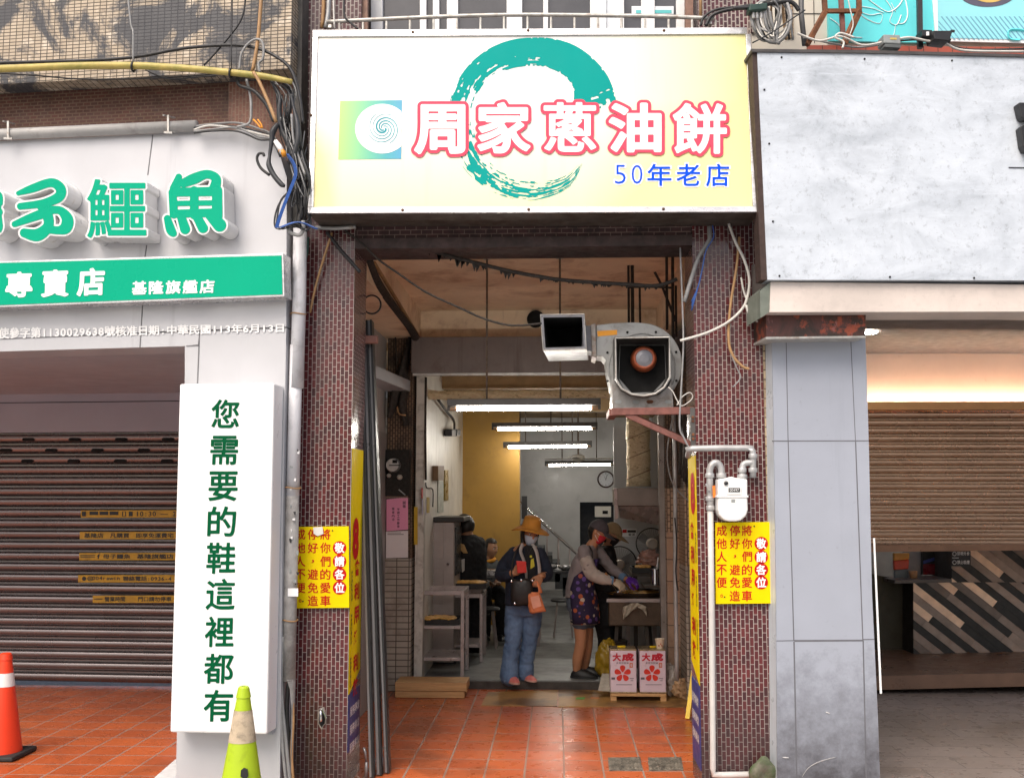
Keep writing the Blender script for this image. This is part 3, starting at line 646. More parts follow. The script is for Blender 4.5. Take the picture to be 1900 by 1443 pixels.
# picture square with a pale spiral
t = MT('print_square'); sp = t.n('SeparateXYZ'); t.l(t.tc.outputs['Generated'], sp.inputs[0])
r = t.n('ValToRGB'); t.l(t.math('ADD', sp.outputs[0], t.math('MULTIPLY', t.math('SUBTRACT', sp.outputs[2], .5), -.0)), r.inputs[0]); e = r.color_ramp.elements
e[0].color = (.36, .66, .15, 1); e[0].position = 0; e[1].color = (.03, .30, .50, 1); e[1].position = 1; k = e.new(.5); k.color = (.09, .45, .30, 1); k = e.new(.75); k.color = (.02, .34, .38, 1)
t.col(r.outputs[0]); t.rough(.3)
b = B(); b.px(FM, [(631, 187.5), (746, 186), (744.5, 295), (627.5, 296)], .0062, .0042); b.build('picture_square', t.m, SG)
b = B(); c_ = (709, 239); rim = []
for k in range(64):
    a = k / 64 * 2 * math.pi; rim.append((min(745, c_[0] + 50 * math.cos(a)), c_[1] + 46 * math.sin(a)))
b.px(FM, rim, .0078, .0064); b.build('spiral', M('print_pale', (.78, .84, .84), .3), SG)
b = B()
for s_, (w0, w1) in enumerate(((2.2, .5), (1.6, .4), (1.2, .4), (.8, .3))):
    L, Rg = [], []
    for k in range(90):
        q = k / 89; a = s_ * 1.5 + q * 7.5; rr = 3 + 27 * q ** 1.15; w = w0 + (w1 - w0) * q
        L.append((712 + (rr + w) * math.cos(a), 238 + (rr + w) * math.sin(a))); Rg.append((712 + (rr - w) * math.cos(a), 238 + (rr - w) * math.sin(a)))
    for k in range(89): b.add([FM.at(*L[k], .0092 + s_ * .0003), FM.at(*L[k + 1], .0092 + s_ * .0003), FM.at(*Rg[k + 1], .0092 + s_ * .0003), FM.at(*Rg[k], .0092 + s_ * .0003)], [(0, 1, 2, 3)])
b.build('spiral_line', M('print_spiral', (.03, .30, .36), .5, spec=.1), SG)
m_pink = M('print_pink', (.76, .075, .13), .5, var=.02, spec=.08); m_pwhite = M('print_white', (.86, .86, .86), .3, var=.01); m_blue = M('print_blue', (.0, .075, .70), .5, var=.02, spec=.08)
for ch, (x0, y0, x1, y1), lw in (('周', (772, 197, 860, 283), .034), ('家', (889, 193, 981, 282), .032), ('蔥', (1011, 192, 1104, 280), .022), ('油', (1133, 194, 1224, 280), .034), ('餅', (1251, 194, 1346, 283), .027)):
    g = sdf_glyph(ch, 130); bx = [FM, None]
    b = B(); put_sdf(b, FM, g, lw + .058, R4(x0, y0, x1, y1), .0112); b.build('character_outline', m_pink, SG)
    b = B(); put_sdf(b, FM, g, lw, R4(x0, y0, x1, y1), .0132); b.build('character', m_pwhite, SG)
for ch, bx in (('5', (1141, 306, 1161, 341)), ('0', (1172, 306, 1192, 341)), ('年', (1201, 304, 1246, 345)), ('老', (1255, 304, 1299, 345)), ('店', (1310, 304, 1353, 346))):
    x0, y0, x1, y1 = bx
    b = B(); put(b, FM, ch, R4(x0 - 3, y0 - 3, x1 + 3, y1 + 3), .0068, .05 if ch not in '50' else .045); b.build('small_character_halo', m_pwhite, SG)
    b = B(); put(b, FM, ch, R4(*bx), .0088, .012 if ch not in '50' else -.01); b.build('small_character', m_blue, SG)
# ================================================================ SHOE SHOP SIGNS
m_green = M('acrylic_green', (.0, .37, .215), .3, var=.03, vs=2, spec=.12); m_rimw = M('letter_rim', (.72, .72, .72), .35, .1, var=.05, vs=6, streak=((.45, .40, .33), .35, 16)); m_facew = M('letter_white', (.85, .85, .85), .3, var=.02)
for ch, bx, lab in (('母', (-98, 352, 4, 440), 'raised green sign character cut off by the left edge of the photo'),
                    ('子', (30, 343, 126, 440), 'raised green sign character second from the left, with the fewest strokes'),
                    ('鱷', (163, 334, 270, 440), 'raised green sign character with the most strokes, third from the left'),
                    ('魚', (311, 325, 406, 432), 'raised green sign character nearest the tangled cables on the grey fascia')):
    lw = .014; rim_ = .030; z8 = lambda L: [[(x / 8.015, 300 + y / 8.015, r / 8.015) for x, y, r in q] for q in L]; z3 = lambda L: [[(x / 2.969, y / 2.969, r / 2.969) for x, y, r in q] for q in L]
    if ch == '鱷': g = sdf_glyph(ch, 150)
    else:
        SK = {'母': z8([[(-260, 520, 70), (-60, 500, 80), (0, 620, 40)], [(-60, 500, 70), (-70, 760, 90), (-20, 980, 60), (-90, 1040, 60)], [(-400, 760, 60), (-20, 750, 60)]]),
              '子': z8([[(272, 470, 34), (480, 400, 62), (760, 312, 66), (900, 400, 74), (870, 530, 76), (640, 620, 60), (300, 665, 50)], [(600, 640, 70), (700, 780, 78), (716, 960, 76), (560, 1090, 92), (360, 1060, 66)],
                      [(215, 930, 44), (420, 850, 62), (640, 770, 74)], [(760, 720, 62), (900, 730, 60), (1000, 850, 84), (980, 980, 88), (880, 1020, 62), (740, 1010, 60)]]),
              '魚': z3([[(985, 975, 18), (965, 1040, 30)], [(1010, 1010, 24), (1070, 985, 30), (1140, 960, 24), (1190, 985, 26), (1180, 1045, 30)], [(960, 1060, 24), (1190, 1055, 26)], [(950, 1060, 22), (958, 1180, 24)], [(1196, 1050, 28), (1196, 1190, 30)],
                      [(1070, 1050, 24), (1070, 1185, 24)], [(955, 1122, 15), (1195, 1118, 15)], [(958, 1178, 22), (1196, 1172, 24)], [(922, 1205, 20), (940, 1265, 26), (955, 1285, 20)], [(1000, 1200, 24), (1020, 1262, 28)], [(1085, 1195, 24), (1118, 1256, 28)], [(1160, 1185, 30), (1210, 1240, 36)]])}[ch]
        g = sdf_strokes(SK, *bx); lw = 0.0; rim_ = 3.3
    c = FL.at((bx[0] + bx[2]) / 2, bx[3], .08)
    o = tag(thing('sign_letter', '', '', c, 'raised green characters on the grey fascia'), lab, 'sign letter', 'raised green characters on the grey fascia')
    b = B(); put_sdf(b, FL, g, lw + rim_, R4(*bx), .165, back=.003); b.build('rim', m_rimw, o)
    b = B(); put_sdf(b, FL, g, lw, R4(*bx), .1675); b.build('face', m_green, o)
gb = thing('sign_band', 'long green sign band with white characters under the raised letters', 'sign', FL.at(250, 560, .06))
b = B(); b.px(FL, [(LX, 498), (0, 485), (526, 470), (528, 550), (0, 570), (LX, 587)], .125, .002); b.build('casing', m_alum, gb, bevel=.003)
b = B(); b.px(FL, [(LX, 501), (0, 488), (522, 474), (524, 546), (0, 566), (LX, 583)], .129, .124); b.build('sign_face', m_green, gb)
b = B()
for ch, bx in (('專', (10, 505, 60, 553)), ('賣', (77, 501, 127, 552)), ('店', (143, 498, 194, 550))): put(b, FL, ch, [(bx[0] + 1, bx[1]), (bx[2] + 1, bx[1] - 1.5), (bx[2], bx[3] - 2), (bx[0] - 1, bx[3])], .1315, .04)
x = 245
for ch in '基隆旗艦店':
    y = 522 - (x - 245) * .02; put(b, FL, ch, [(x, y), (x + 27.5, y - 1), (x + 27, y + 24), (x - .5, y + 25)], .1315, .035); x += 31.4
b.build('lettering', m_facew, gb)
lt = B(); put(lt, FL, '部使參字第1130029638號核准日期:中華民國113年6月13日', [(-22, 608), (527, 599.5), (527, 616.5), (-22, 629)], .005, .03)
lt.build('lettering', m_facew, LB)
# tall white sign box on the grey pillar
vs_ = thing('vertical_sign', 'tall white sign box with dark green characters fixed to the grey pillar', 'sign', FL.at(415, 1360, .08))
b = B(); b.px(FL, [(333, 712), (509, 711), (495, 1362), (315, 1358)], .16, .002); b.build('sign_box', M('sign_white', (.84, .84, .85), .35, var=.015), vs_, bevel=.012)
b = B(); b.px(FL, [(511, 716), (518.5, 716), (504, 1362), (497, 1362)], .05, .001); b.build('mounting_rail', m_alud, vs_)
m_dgreen = M('letter_dark_green', (.0, .085, .03), .5, var=.04, spec=.08); b = B()
for ch, bx in zip('您需要的鞋這裡都有', ((392, 741, 444, 794), (390, 808, 442, 862), (387, 874, 441, 929), (385, 939, 438, 995), (383, 1006, 437, 1064), (382, 1073, 436, 1131), (380, 1143, 434, 1200), (378, 1212, 433, 1268), (378, 1279, 432, 1338))):
    x0, y0, x1, y1 = bx; put(b, FL, ch, [(x0 + 1, y0), (x1 + 1, y0), (x1 - 1, y1), (x0 - 1, y1)], .1625, .019)
b.build('lettering', m_dgreen, vs_)
# yellow strips stuck across the slats
m_yst = M('strip_yellow', (.52, .30, .015), .5, var=.2, vs=8, dirt=((.2, .12, .02), .25, 12)); m_ink = M('print_black', (.012, .012, .012), .5)
rows = [(953, 150, [('▮ ■ ■ ■ ▯▮', 152, 246), ('10:30  —', 254, 312), ('2', 321, 326)]), (993, 148, [('基隆店', 156, 192), ('凡購買', 204, 240), ('即享免運費宅', 252, 322)]), (1032, 147, [('f', 180, 186), ('母子鱷魚', 191, 242), ('基隆旗艦店', 254, 322)]),
        (1073, 145, [('@004rawin', 162, 222), ('聯絡電話:0936-4', 228, 318)]), (1111, 172, [('營業時間', 194, 232), ('門口請勿停車', 256, 318)])]
for y, x0, tx in rows:
    b = B(); b.px(FS, [(x0, y - 6.5), (340, y - 7), (340, y + 6.5), (x0, y + 7)], .049, .046); st = b.build('strip', m_yst, shl)
    b = B()
    for s_, xa, xb in tx: put(b, FS, s_, R4(xa, y - 4.6, xb, y + 4.4) if s_[0] != '▮' else R4(xa, y - 4.5, xb, y + 4.5), .0515, .02)
    if y == 1032: b.px(FS, R4(149, 1029.5, 176, 1031), .0515, .0495); b.px(FS, R4(149, 1033, 176, 1034.2), .0515, .0495)
    if y == 1111: b.px(FS, R4(174, 1110, 190, 1111.5), .0515, .0495)
    if y == 1073: b.px(FS, [(151 + 5 + 4 * math.cos(k), 1073 + 4 * math.sin(k)) for k in np.linspace(0, 6, 12)], .0515, .0495)
    b.build('strip_lettering', m_ink, st) if False else None
    o = b.build('lettering', m_ink, LB)
# ================================================================ PARKING NOTICES
m_ybd = M('board_yellow', (.80, .60, .0), .5, spec=.12, var=.04, vs=5, dirt=((.5, .3, .05), .12, 6)); m_red = M('print_red', (.50, .010, .010), .5, var=.04, spec=.1)
FN = YPl(6.545)
def notice(name, lab, x0, y0, x1, y1, cols, cir, rows, pad):
    o = thing(name, lab, 'notice board', FN.at((x0 + x1) / 2, y1, .02), 'yellow parking notices on the maroon pillars')
    b = B(); b.px(FN, [(x0, y0), (x1, y0 - 1), (x1 + 1, y1 - 1), (x0 + 1, y1)], .022, .012); b.build('board', m_ybd, o, bevel=.001)
    b = B()
    for cx, s_ in zip(cols, ('將你們的愛車', '停好，避免造', '成他人不便。')):
        for ch, cy in zip(s_, rows):
            if ch in '，。': put(b, FN, ch, R4(cx - 2.5, cy - 3, cx + 2.5, cy + 3), .0238, .01)
            else: put(b, FN, ch, R4(cx - 9.6, cy - 9.8, cx + 9.6, cy + 9.8), .0238, .014)
    b.build('lettering', m_red, o)
    for cy in cir[1]:
        b = B(); b.px(FN, [(cir[0] + 12.6 * math.cos(k), cy + 12.6 * math.sin(k)) for k in np.linspace(0, 2 * math.pi, 33)[:-1]], .0242, .0225); b.build('red_disc', m_red, o)
    b = B()
    for ch, cy in zip('敬請各位', cir[1]): put(b, FN, ch, R4(cir[0] - 9.2, cy - 9.6, cir[0] + 9.2, cy + 9.6), .026, .03)
    b.build('disc_lettering', m_facew, o)
    for x, y in ((cir[0] - 13, y0 + 7), (cir[0] - 68 if x0 > 1000 else 562, y1 - 13)):
        b = B(); b.lathe([(.005, 0), (.004, .004)], FN.at(x, y, .022), FN.n, 8); b.build('screw', m_hole, o)
    return o
nl = notice('parking_notice', 'yellow parking notice with red characters on the left pillar, its left edge behind the drainpipe', 546, 977, 647, 1128, (603.7, 580.4, 557), (630, (1016, 1041, 1065, 1090)), (991, 1016, 1041, 1065, 1090, 1114), 0)
nr = notice('parking_notice', 'yellow parking notice with red characters on the right pillar under the white gas meter', 1327, 969, 1432, 1120, (1386, 1363.6, 1339), (1412.5, (1008, 1033, 1056.6, 1080)), (984, 1008, 1032, 1056.6, 1080, 1105), 0)
b = B(); b.px(FN, [(581, 978), (598, 977), (600, 990), (589, 994), (582, 990)], .031, .027); tag(b.build('torn_paper', M('paper_white', (.75, .73, .68), .8)), 'scrap of white paper stuck over the top of the left yellow notice', 'paper scrap')
# long yellow stickers on the inner faces of the pillars
def side_sticker(X, sgn, ytop, ymid, ybot, lab):
    z = lambda y, Y=6.62: P(650 if sgn > 0 else 1295, y, Y).z
    x0, x1 = X + sgn * .001, X + sgn * .004
    o = thing('pillar_sticker', lab, 'sticker', (X, 6.75, z(ybot)))
    def sheet(za, zb, m, nm, d=0, y0=6.562, y1=6.93, sl=0):
        b = B(); f = [(x1 + sgn * d, y0, za), (x1 + sgn * d, y1, za), (x1 + sgn * d, y1, zb + sl), (x1 + sgn * d, y0, zb)]
        b.prism([Vector(p) for p in f], [Vector((x0, p[1], p[2])) for p in f]); return b.build(nm, m, o)
    sheet(z(ytop), z(ymid), m_ybd, 'yellow_sheet', sl=.10); sheet(z(ymid) - .003, z(ybot), M('sticker_blue', (.035, .045, .20), .45, var=.2, vs=9), 'blue_sheet', .0005)
    def w(txt, yc, Y0, Y1, h, mat, nm, off=.03):
        v, f = glyph(txt, off, 3); lo, hi = v.min(0), v.max(0); s_ = (v - lo) / (hi - lo); zc = z(yc); b = B()
        b.add([Vector((x1 + sgn * .003, (Y0 + (Y1 - Y0) * a) if sgn > 0 else (Y1 - (Y1 - Y0) * a), zc + (c - .5) * h)) for a, c in s_], f); b.build(nm, mat, o)
    w('8', 1000 if sgn > 0 else 915, 6.60, 6.80, .27, m_red, 'numeral', .06)
    y_ = 1055 if sgn > 0 else 985
    for i, ch in enumerate('會利用準利放'): w(ch, y_ + i * 45, 6.68, 6.84, .11, m_red, 'lettering')
    for i in range(3): w('優惠電話', y_ + 30 + i * 80, 6.575, 6.62, .20, m_ink, 'fine_lettering', .0)
    for i in range(3): w('服務專線', ymid + 35 + i * 34, 6.60, 6.90, .06, m_facew, 'lettering', .01)
side_sticker(-1.308, 1, 832, 1285, 1392, 'long yellow and blue sticker on the inner side of the left pillar')
side_sticker(.872, -1, 845, 1268, 1425, 'long yellow and blue sticker on the inner side of the right pillar')
# ================================================================ WALL AND POSTERS ABOVE THE RIGHT SHOP
FRw = Plane(FR.p - FR.n * .05, 5)
b = B(); b.px(FRw, [(1395, -160), (RX, -160), (RX, 130), (1395, 130)], 0, -.3); b.build('upper_wall', M('upper_wall_cream', (.62, .58, .50), .6, var=.08, vs=3, streak=((.35, .3, .24), .3, 5)), RB)
m_redt = tiles('red_sill_tile', (.42, .09, .05), (.36, .075, .045), (.06, .03, .025), .095, .30, .003, off=0, rough=.4, bump=.4)
b = B(); b.px(FRw, [(1500, 84), (RX, 92), (RX, 112), (1500, 104)], .04, .001); b.build('sill', m_redt, RB)
b = B(); b.px(FRw, [(1452, 25), (1530, 25), (1530, 26), (1452, 26)], .004, -.01); b.px(FRw, [(1509, -20), (1510, -20), (1512, 80), (1511, 80)], .004, -.01); b.build('panel_joint', m_seam, RB)
b = B(); b.px(FRw, [(1394, -160), (1412, -160), (1414, 60), (1394, 60)], .02, 0); b.build('tile_strip', m_marup, RB)
b = B(); b.px(FRw, [(1454, -60), (1470, -60), (1473, 70), (1457, 70)], .012, 0); b.build('tile_strip', tiles('beige_small_tile', (.5, .36, .22), (.44, .31, .19), (.1, .07, .05), .05, .025, .003, off=0), RB)
m_turq = M('poster_turquoise', (.13, .70, .74), .35, var=.03, vs=2); m_turq2 = M('poster_aqua', (.30, .72, .78), .35, var=.05, vs=2)
p1 = thing('poster', 'turquoise poster with loose white line drawing behind the rusty bracket', 'poster', FRw.at(1620, 78, .03))
b = B(); b.px(FRw, [(1533, -120), (1732, -120), (1737, 80), (1538, 76)], .03, .002); b.build('panel', m_turq, p1)
b = B()
for ln in ([(1600, -10), (1632, 14), (1650, 22), (1668, 10), (1680, -12)], [(1592, 20), (1614, 28), (1636, 26), (1632, 44), (1608, 36), (1590, 22)], [(1640, -5), (1656, 20), (1651, 40), (1664, 46), (1672, 28)], [(1664, 44), (1678, 42), (1684, 24), (1678, -8)],
           [(1654, 6), (1662, 22)], [(1662, 46), (1658, 66), (1646, 78)], [(1540, 34), (1556, 46), (1568, 66), (1600, 70)], [(1596, 12), (1620, 16), (1640, 24)]):
    b.tube([FRw.at(x, y, .032) for x, y in ln], .0045, 6, sm=5, flat=.3)
b.build('line_drawing', m_pwhite, p1, smooth=True)
p2 = thing('poster', 'pale blue poster with a white border, striped lower edge and dark round picture', 'poster', FRw.at(1880, 82, .03))
b = B(); b.px(FRw, [(1722, -120), (RX, -120), (RX, 92), (1736, 76)], .04, .031); b.build('border', m_pwhite, p2)
b = B(); b.px(FRw, [(1738, -120), (RX, -120), (RX, 84), (1741, 70)], .044, .0405); b.build('panel', m_turq2, p2)
b = B()
for i in range(30):
    x = 1744 + i * 9; b.px(FRw, [(x - 38 * .9, 71 - 40), (x - 38 * .9 + 2.4, 71 - 40), (x + 2.4, 74), (x, 74)] if x - 34 > 1741 else [(1741.5, 71 - (x - 1741)), (1741.5, 69 - (x - 1741)), (x + 2.4, 74), (x, 74)], .0455, .0442)
b.build('stripes', M('poster_stripe', (.16, .38, .52), .4), p2)
b = B(); b.px(FRw, [(1832 + 52 * math.cos(k), -12 + 25 * math.sin(k)) for k in np.linspace(0, 2 * math.pi, 41)[:-1]], .0465, .0442); b.build('round_picture', M('poster_plum', (.10, .09, .13), .4), p2)
b = B(); b.px(FRw, [(1836 + 30 * math.cos(k), -10 + 15 * math.sin(k)) for k in np.linspace(0, 2 * math.pi, 33)[:-1]], .048, .0468); b.build('round_picture', M('poster_gold', (.62, .42, .12), .4), p2)
b = B(); b.tube([FRw.at(x, y, .047) for x, y in ((1893, 74), (1874, 72), (1872, 58), (1886, 56), (1900, 58))], .012, 6, sm=5, flat=.4); b.build('curl', m_turq, p2, smooth=True)
# rusty bracket, black post, floodlight, boxes
m_rust = M('rusty_steel', (.20, .075, .03), .8, .1, var=.45, vs=18, dirt=((.05, .025, .02), .45, 9), bump=.3)
m_rustred = M('red_oxide_steel', (.20, .075, .06), .65, .1, var=.3, vs=14, dirt=((.06, .03, .025), .4, 7))
m_blk = M('black_paint', (.018, .018, .02), .45, var=.3, vs=10)
FRb = Plane(FR.p + FR.n * .12, 5)
o = thing('rusty_bracket', 'rusty square steel bracket standing on top of the concrete fascia', 'bracket', FRb.at(1495, 88))
S3 = lambda x, y, d=0: FRb.at(x, y, d)
b = B(); b.bar(S3(1526, -60), S3(1531, 24), .03); b.bar(S3(1531, 22), S3(1497, 84, .05), .03); b.build('upright', m_rust, o, bevel=.002)
b = B(); b.bar(S3(1593, -60), S3(1594, 24), .03); b.bar(S3(1594, 22), S3(1566, 82, .05), .034); b.build('upright', m_rust, o, bevel=.002)
b = B(); b.bar(S3(1534, 21), S3(1590, 21), .024); b.build('crossbar', m_rust, o)
b = B(); b.bar(S3(1557, -60, -.03), S3(1564, 66, -.03), .028); b.build('centre_post', m_rustred, o)
b = B(); b.bar(S3(1705, -60), S3(1707, 90), .03); tag(b.build('post', m_blk), 'thin black post between the two turquoise posters', 'post')
o = thing('floodlight', 'small black floodlight tilted on the fascia edge below the posters', 'floodlight', FRb.at(1740, 84))
b = B(); b.px(FRb, [(1731, 57), (1768, 57), (1762, 76), (1734, 73)], .16, .05); b.build('lamp_head', m_blk, o, bevel=.004)
b = B(); b.px(FRb, [(1710, 55), (1730, 56), (1731, 68), (1712, 66)], .12, .03); b.build('driver_box', m_blk, o, bevel=.003)
b = B(); b.px(FRb, [(1719, 59), (1724, 59), (1724, 66), (1719, 66)], .124, .12); b.build('rating_plate', m_pwhite, o)
b = B(); b.bar(S3(1764, 58, .1), S3(1771, 58.5, .1), .012); b.bar(S3(1757, 84, .08), S3(1763, 72, .1), .012); b.build('yoke', m_blk, o)
m_gbox = M('box_grey', (.27, .29, .29), .5, var=.12, vs=8)
o = thing('junction_box', 'grey electrical junction box sitting on the concrete fascia edge', 'junction box', FRb.at(1655, 88))
b = B(); b.px(FRb, [(1639, 64), (1670, 65), (1672, 82), (1640, 80)], .14, .04); b.build('box', m_gbox, o, bevel=.006)
b = B(); b.px(FRb, [(1642, 81.5), (1672, 83), (1671, 89), (1641, 87)], .14, .05); b.build('lower_lip', M('box_dark', (.10, .11, .11), .5), o)
b = B(); b.px(FRb, [(1652, 70), (1664, 70.5), (1664, 74), (1652, 73.5)], .142, .1405); b.build('rating_plate', M('plate_yellow', (.55, .42, .12), .5), o)
o = thing('splitter_box', 'dark green cable splitter hanging above the tangle by the sign corner', 'splitter', FRb.at(1406, 24))
b = B(); b.px(FRb, [(1391, 8), (1424, 5), (1424, 17), (1390, 20)], .16, .08); b.build('housing', M('splitter_green', (.02, .05, .04), .45), o, bevel=.006)
for x in (1397, 1404, 1412, 1419):
    b = B(); b.tube([S3(x, 18, .12), S3(x + 1, 34, .12)], .009, 8); b.build('plug', m_pwhite, o, smooth=True)
# cables
m_cblk = M('cable_black', (.02, .02, .022), .5, var=.4, vs=20); m_cgry = M('cable_grey', (.26, .26, .26), .5, var=.25, vs=14); m_cwht = M('cable_white', (.62, .60, .56), .5, var=.12, vs=14)
m_cblu = M('cable_blue', (.02, .09, .35), .4, var=.2); m_ctan = M('cable_tan', (.38, .22, .10), .55, var=.25, vs=14); m_cbrn = M('cable_sooty', (.03, .024, .02), .8, var=.5, vs=30, bump=.5); m_corg = M('cable_orange', (.72, .28, .02), .45, var=.1)
CG = 'cables and wires strung over the shop fronts'
def cable(F, pts, r, mat, lab, d=None, sm=6, group=CG, name='cable', n=7):
    """pts: (x, y) or (x, y, offset) in photo pixels on plane F"""
    q = [F.at(p[0], p[1], p[2] if len(p) > 2 else (d or 0)) for p in pts]
    b = B(); b.tube(q, r, n, sm=sm); o = b.build(name, mat, None, smooth=True)
    return tag(o, lab, 'cable', group) if lab else o
# loops by the sign's top right corner, one bundle
cb = thing('cable_bundle', 'coiled bundle of grey, white and black cables beyond the top right sign corner', 'cable bundle', FRb.at(1430, 90))
for i in range(13):
    x0 = 1393 + i * 3 + random.uniform(-2, 2); xr = 1452 + random.uniform(-14, 30); yb = 62 + random.uniform(-6, 24)
    pts = [(x0, 16 + random.uniform(-2, 6)), (x0 + 4, 45), (x0 + 16, yb - 6), ((x0 + xr) / 2 + 6, yb), (xr - 8, yb - 16), (xr, 20 + random.uniform(-10, 15)), (xr - 14, 2 + random.uniform(-12, 8)), (xr - 40, 8)]
    b = B(); b.tube([FRb.at(x, y, .06 + random.uniform(0, .08)) for x, y in pts], .0055 if i % 4 else .010, 7, sm=6)
    b.build('cable', [m_cgry, m_cblk, m_cwht, m_cgry][i % 4], cb, smooth=True)
for i in range(7):
    x = 1424 + i * 7 + random.uniform(-2, 2); b = B(); b.tube([FRb.at(x + random.uniform(-6, 6), -30, .03), FRb.at(x, 20, .04), FRb.at(x + random.uniform(-3, 8), 74, .04)], .007, 6, sm=4)
    b.build('cable', [m_cgry, m_ctan, m_cblk][i % 3], cb, smooth=True)
b = B(); b.tube([FRb.at(1486, -40, .02), FRb.at(1487, 30, .02), FRb.at(1493, 84, .04)], .017, 8); b.build('sleeve', M('sleeve_grey', (.08, .08, .085), .5), cb, smooth=True)
cable(FRb, [(1360, 16), (1395, 14), (1425, 8), (1460, 3), (1474, 8), (1482, 20)], .013, m_cblk, 'thick black trunk cable running into the green splitter', .11)
cable(FRb, [(1396, 80), (1430, 62), (1470, 35), (1494, 19)], .0045, m_cblk, 'thin straight dark wire crossing the coiled cables', .2, sm=2)
cable(YPl(6.40), [(1300, 48), (1306, 32), (1330, 18), (1372, 13), (1396, 9)], .008, m_cblk, 'black cable arching from the railing end to the splitter')
cable(YPl(6.42), [(1310, 48), (1320, 30), (1345, 20), (1380, 15)], .012, m_cblk, 'thicker black cable arching beside the railing end', .02)
cable(FRb, [(1480, 62), (1520, 76), (1560, 68), (1600, 84), (1640, 78)], .007, m_cwht, 'white cable sagging along the fascia towards the junction box', .10)
cable(FRb, [(1490, 70), (1540, 80), (1590, 88), (1640, 82)], .006, m_cgry, 'grey cable lying along the fascia towards the junction box', .07)
cable(FRb, [(1670, 72), (1690, 70), (1720, 76), (1752, 80), (1790, 94), (1900, 96)], .008, m_cwht, 'white cable running along the right fascia under the striped poster', .10)
cable(FRb, [(1671, 76), (1700, 74), (1730, 74), (1757, 82), (1800, 92), (1900, 91)], .006, m_cblk, 'black cable running along the right fascia under the striped poster', .08)
cable(FRb, [(1585, 70), (1560, 62), (1550, 70), (1565, 78), (1563, 90)], .007, m_cwht, 'white cable knot tied round the rusty bracket foot', .13)
cable(FRb, [(1570, -20), (1578, 20), (1583, 45), (1576, 66)], .004, m_cwht, 'thin white wire hanging through the rusty bracket', .05)
# cropped black letters on the right fascia
o = tag(thing('sign_letter', '', '', FRs.at(1905, 275, .03)), 'black raised sign character cut off by the right edge of the photo', 'sign letter')
b = B(); b.px(FRs, [(1889, 192), (1893, 190), (1960, 192), (1960, 222), (1900, 222), (1895, 217)], .06, .001); b.px(FRs, [(1893, 236), (1897, 232), (1960, 233), (1960, 285), (1903, 280), (1898, 270)], .06, .001); b.build('stroke', m_blk, o, bevel=.005)
b = B(); b.px(FRs, [(1872, 310), (1990, 312), (1990, 313.6), (1872, 311.8)], .004, .001); tag(b.build('sign_line', m_blk), 'thin black line on the concrete fascia at the right edge', 'line')
# rusty signboard stub over the grey pillar
t = MT('old_sign_paint'); f = t.noise(3.5, 8, .7, dist=.8); g = t.noise(7, 6, .7)
col = t.mix(t.ramp(f, .42, .55), (.10, .035, .028), (.035, .022, .015)); col = t.mix(t.ramp(g, .55, .62), col, (.34, .07, .03)); col = t.mix(t.ramp(t.noise(5, 6, .7, stretch=(3, 1, 1)), .62, .68), col, (.30, .14, .15))
t.col(col); t.rough(.45); t.bump(f, .4, .01)
o = thing('rusty_sign_box', 'rusty peeling box above the blue grey pillar, under the pale beam', 'box', FR.at(1513, 627, .05))
b = B(); b.px(FR, [(1420, 582), (1607, 580), (1606, 624), (1422, 626)], .16, -.2); b.build('box', t.m, o, bevel=.004)
b = B(); b.px(FR, [(1421, 625), (1606.5, 623), (1606.5, 626.5), (1421, 629)], .166, -.2); b.build('lower_rim', m_galv, o)
# white corner strip at the pillar's right edge
b = B(); b.px(FR, [(1620.5, 998), (1623.5, 998), (1636.5, 1286), (1633, 1286)], .008, .002); tag(b.build('corner_strip', m_pwhite), 'narrow loose white strip along the edge of the blue grey pillar', 'trim strip')
# mud splashes and scuffs are in the pillar foot plate
# yellowish brick edge beside the maroon pillar
m_yedge = tiles('edge_brick', (.46, .36, .24), (.36, .27, .18), (.05, .035, .03), .06, .03, .004, rot=True, rough=.7, bump=.8, dirt=((.05, .04, .03), .35, 9))
b = B(); b.box((1.303, 6.545, -.14), (1.355, 6.9, 2.85)); b.build('pillar_edge', m_yedge, MB_)
b = B(); b.box((1.356, 6.62, -.14), (1.47, 6.9, 3.6)); b.build('party_strip', M('party_dark', (.10, .085, .075), .8, var=.4, vs=10), MB_)
# ================================================================ PIPES, GAS METER
m_pgry = M('pipe_galvanised', (.42, .42, .42), .42, .35, var=.2, vs=10, dirt=((.30, .2, .1), .25, 14)); m_pwht = M('pipe_white', (.54, .52, .50), .45, var=.1, vs=8, streak=((.35, .3, .24), .2, 9))
o = thing('gas_pipe', 'white and galvanised gas pipe climbing the right maroon pillar into the meter', 'pipe', P(1325, 1440, 6.5))
FP = YPl(6.50)
b = B(); b.tube([FP.at(x, y, d) for x, y, d in ((1415, 1436, -.02), (1340, 1437, 0), (1324, 1436, 0), (1323, 1424, 0), (1322, 1300, 0), (1320, 1100, 0), (1318, 945, 0))], .019, 12); b.build('riser', m_pwht, o, smooth=True)
b = B(); b.tube([FP.at(x, y, 0) for x, y in ((1318, 944), (1317, 895), (1317, 872), (1321, 862), (1328, 858), (1335, 862), (1338, 872), (1338, 889))], .021, 12, sm=3); b.build('inlet_bend', m_pgry, o, smooth=True)
b = B(); b.tube([FP.at(x, y, d) for x, y, d in ((1277, 846, -.08), (1279, 837, -.02), (1285, 832, 0), (1385, 831, 0), (1394, 834, 0), (1397, 843, 0), (1397, 886, 0))], .020, 12, sm=2); b.build('cross_pipe', m_pgry, o, smooth=True)
b = B(); b.tube([FP.at(x, y, 0) for x, y in ((1397, 858), (1384, 859), (1378, 865), (1377, 888))], .020, 12, sm=3); b.build('outlet_bend', m_pgry, o, smooth=True)
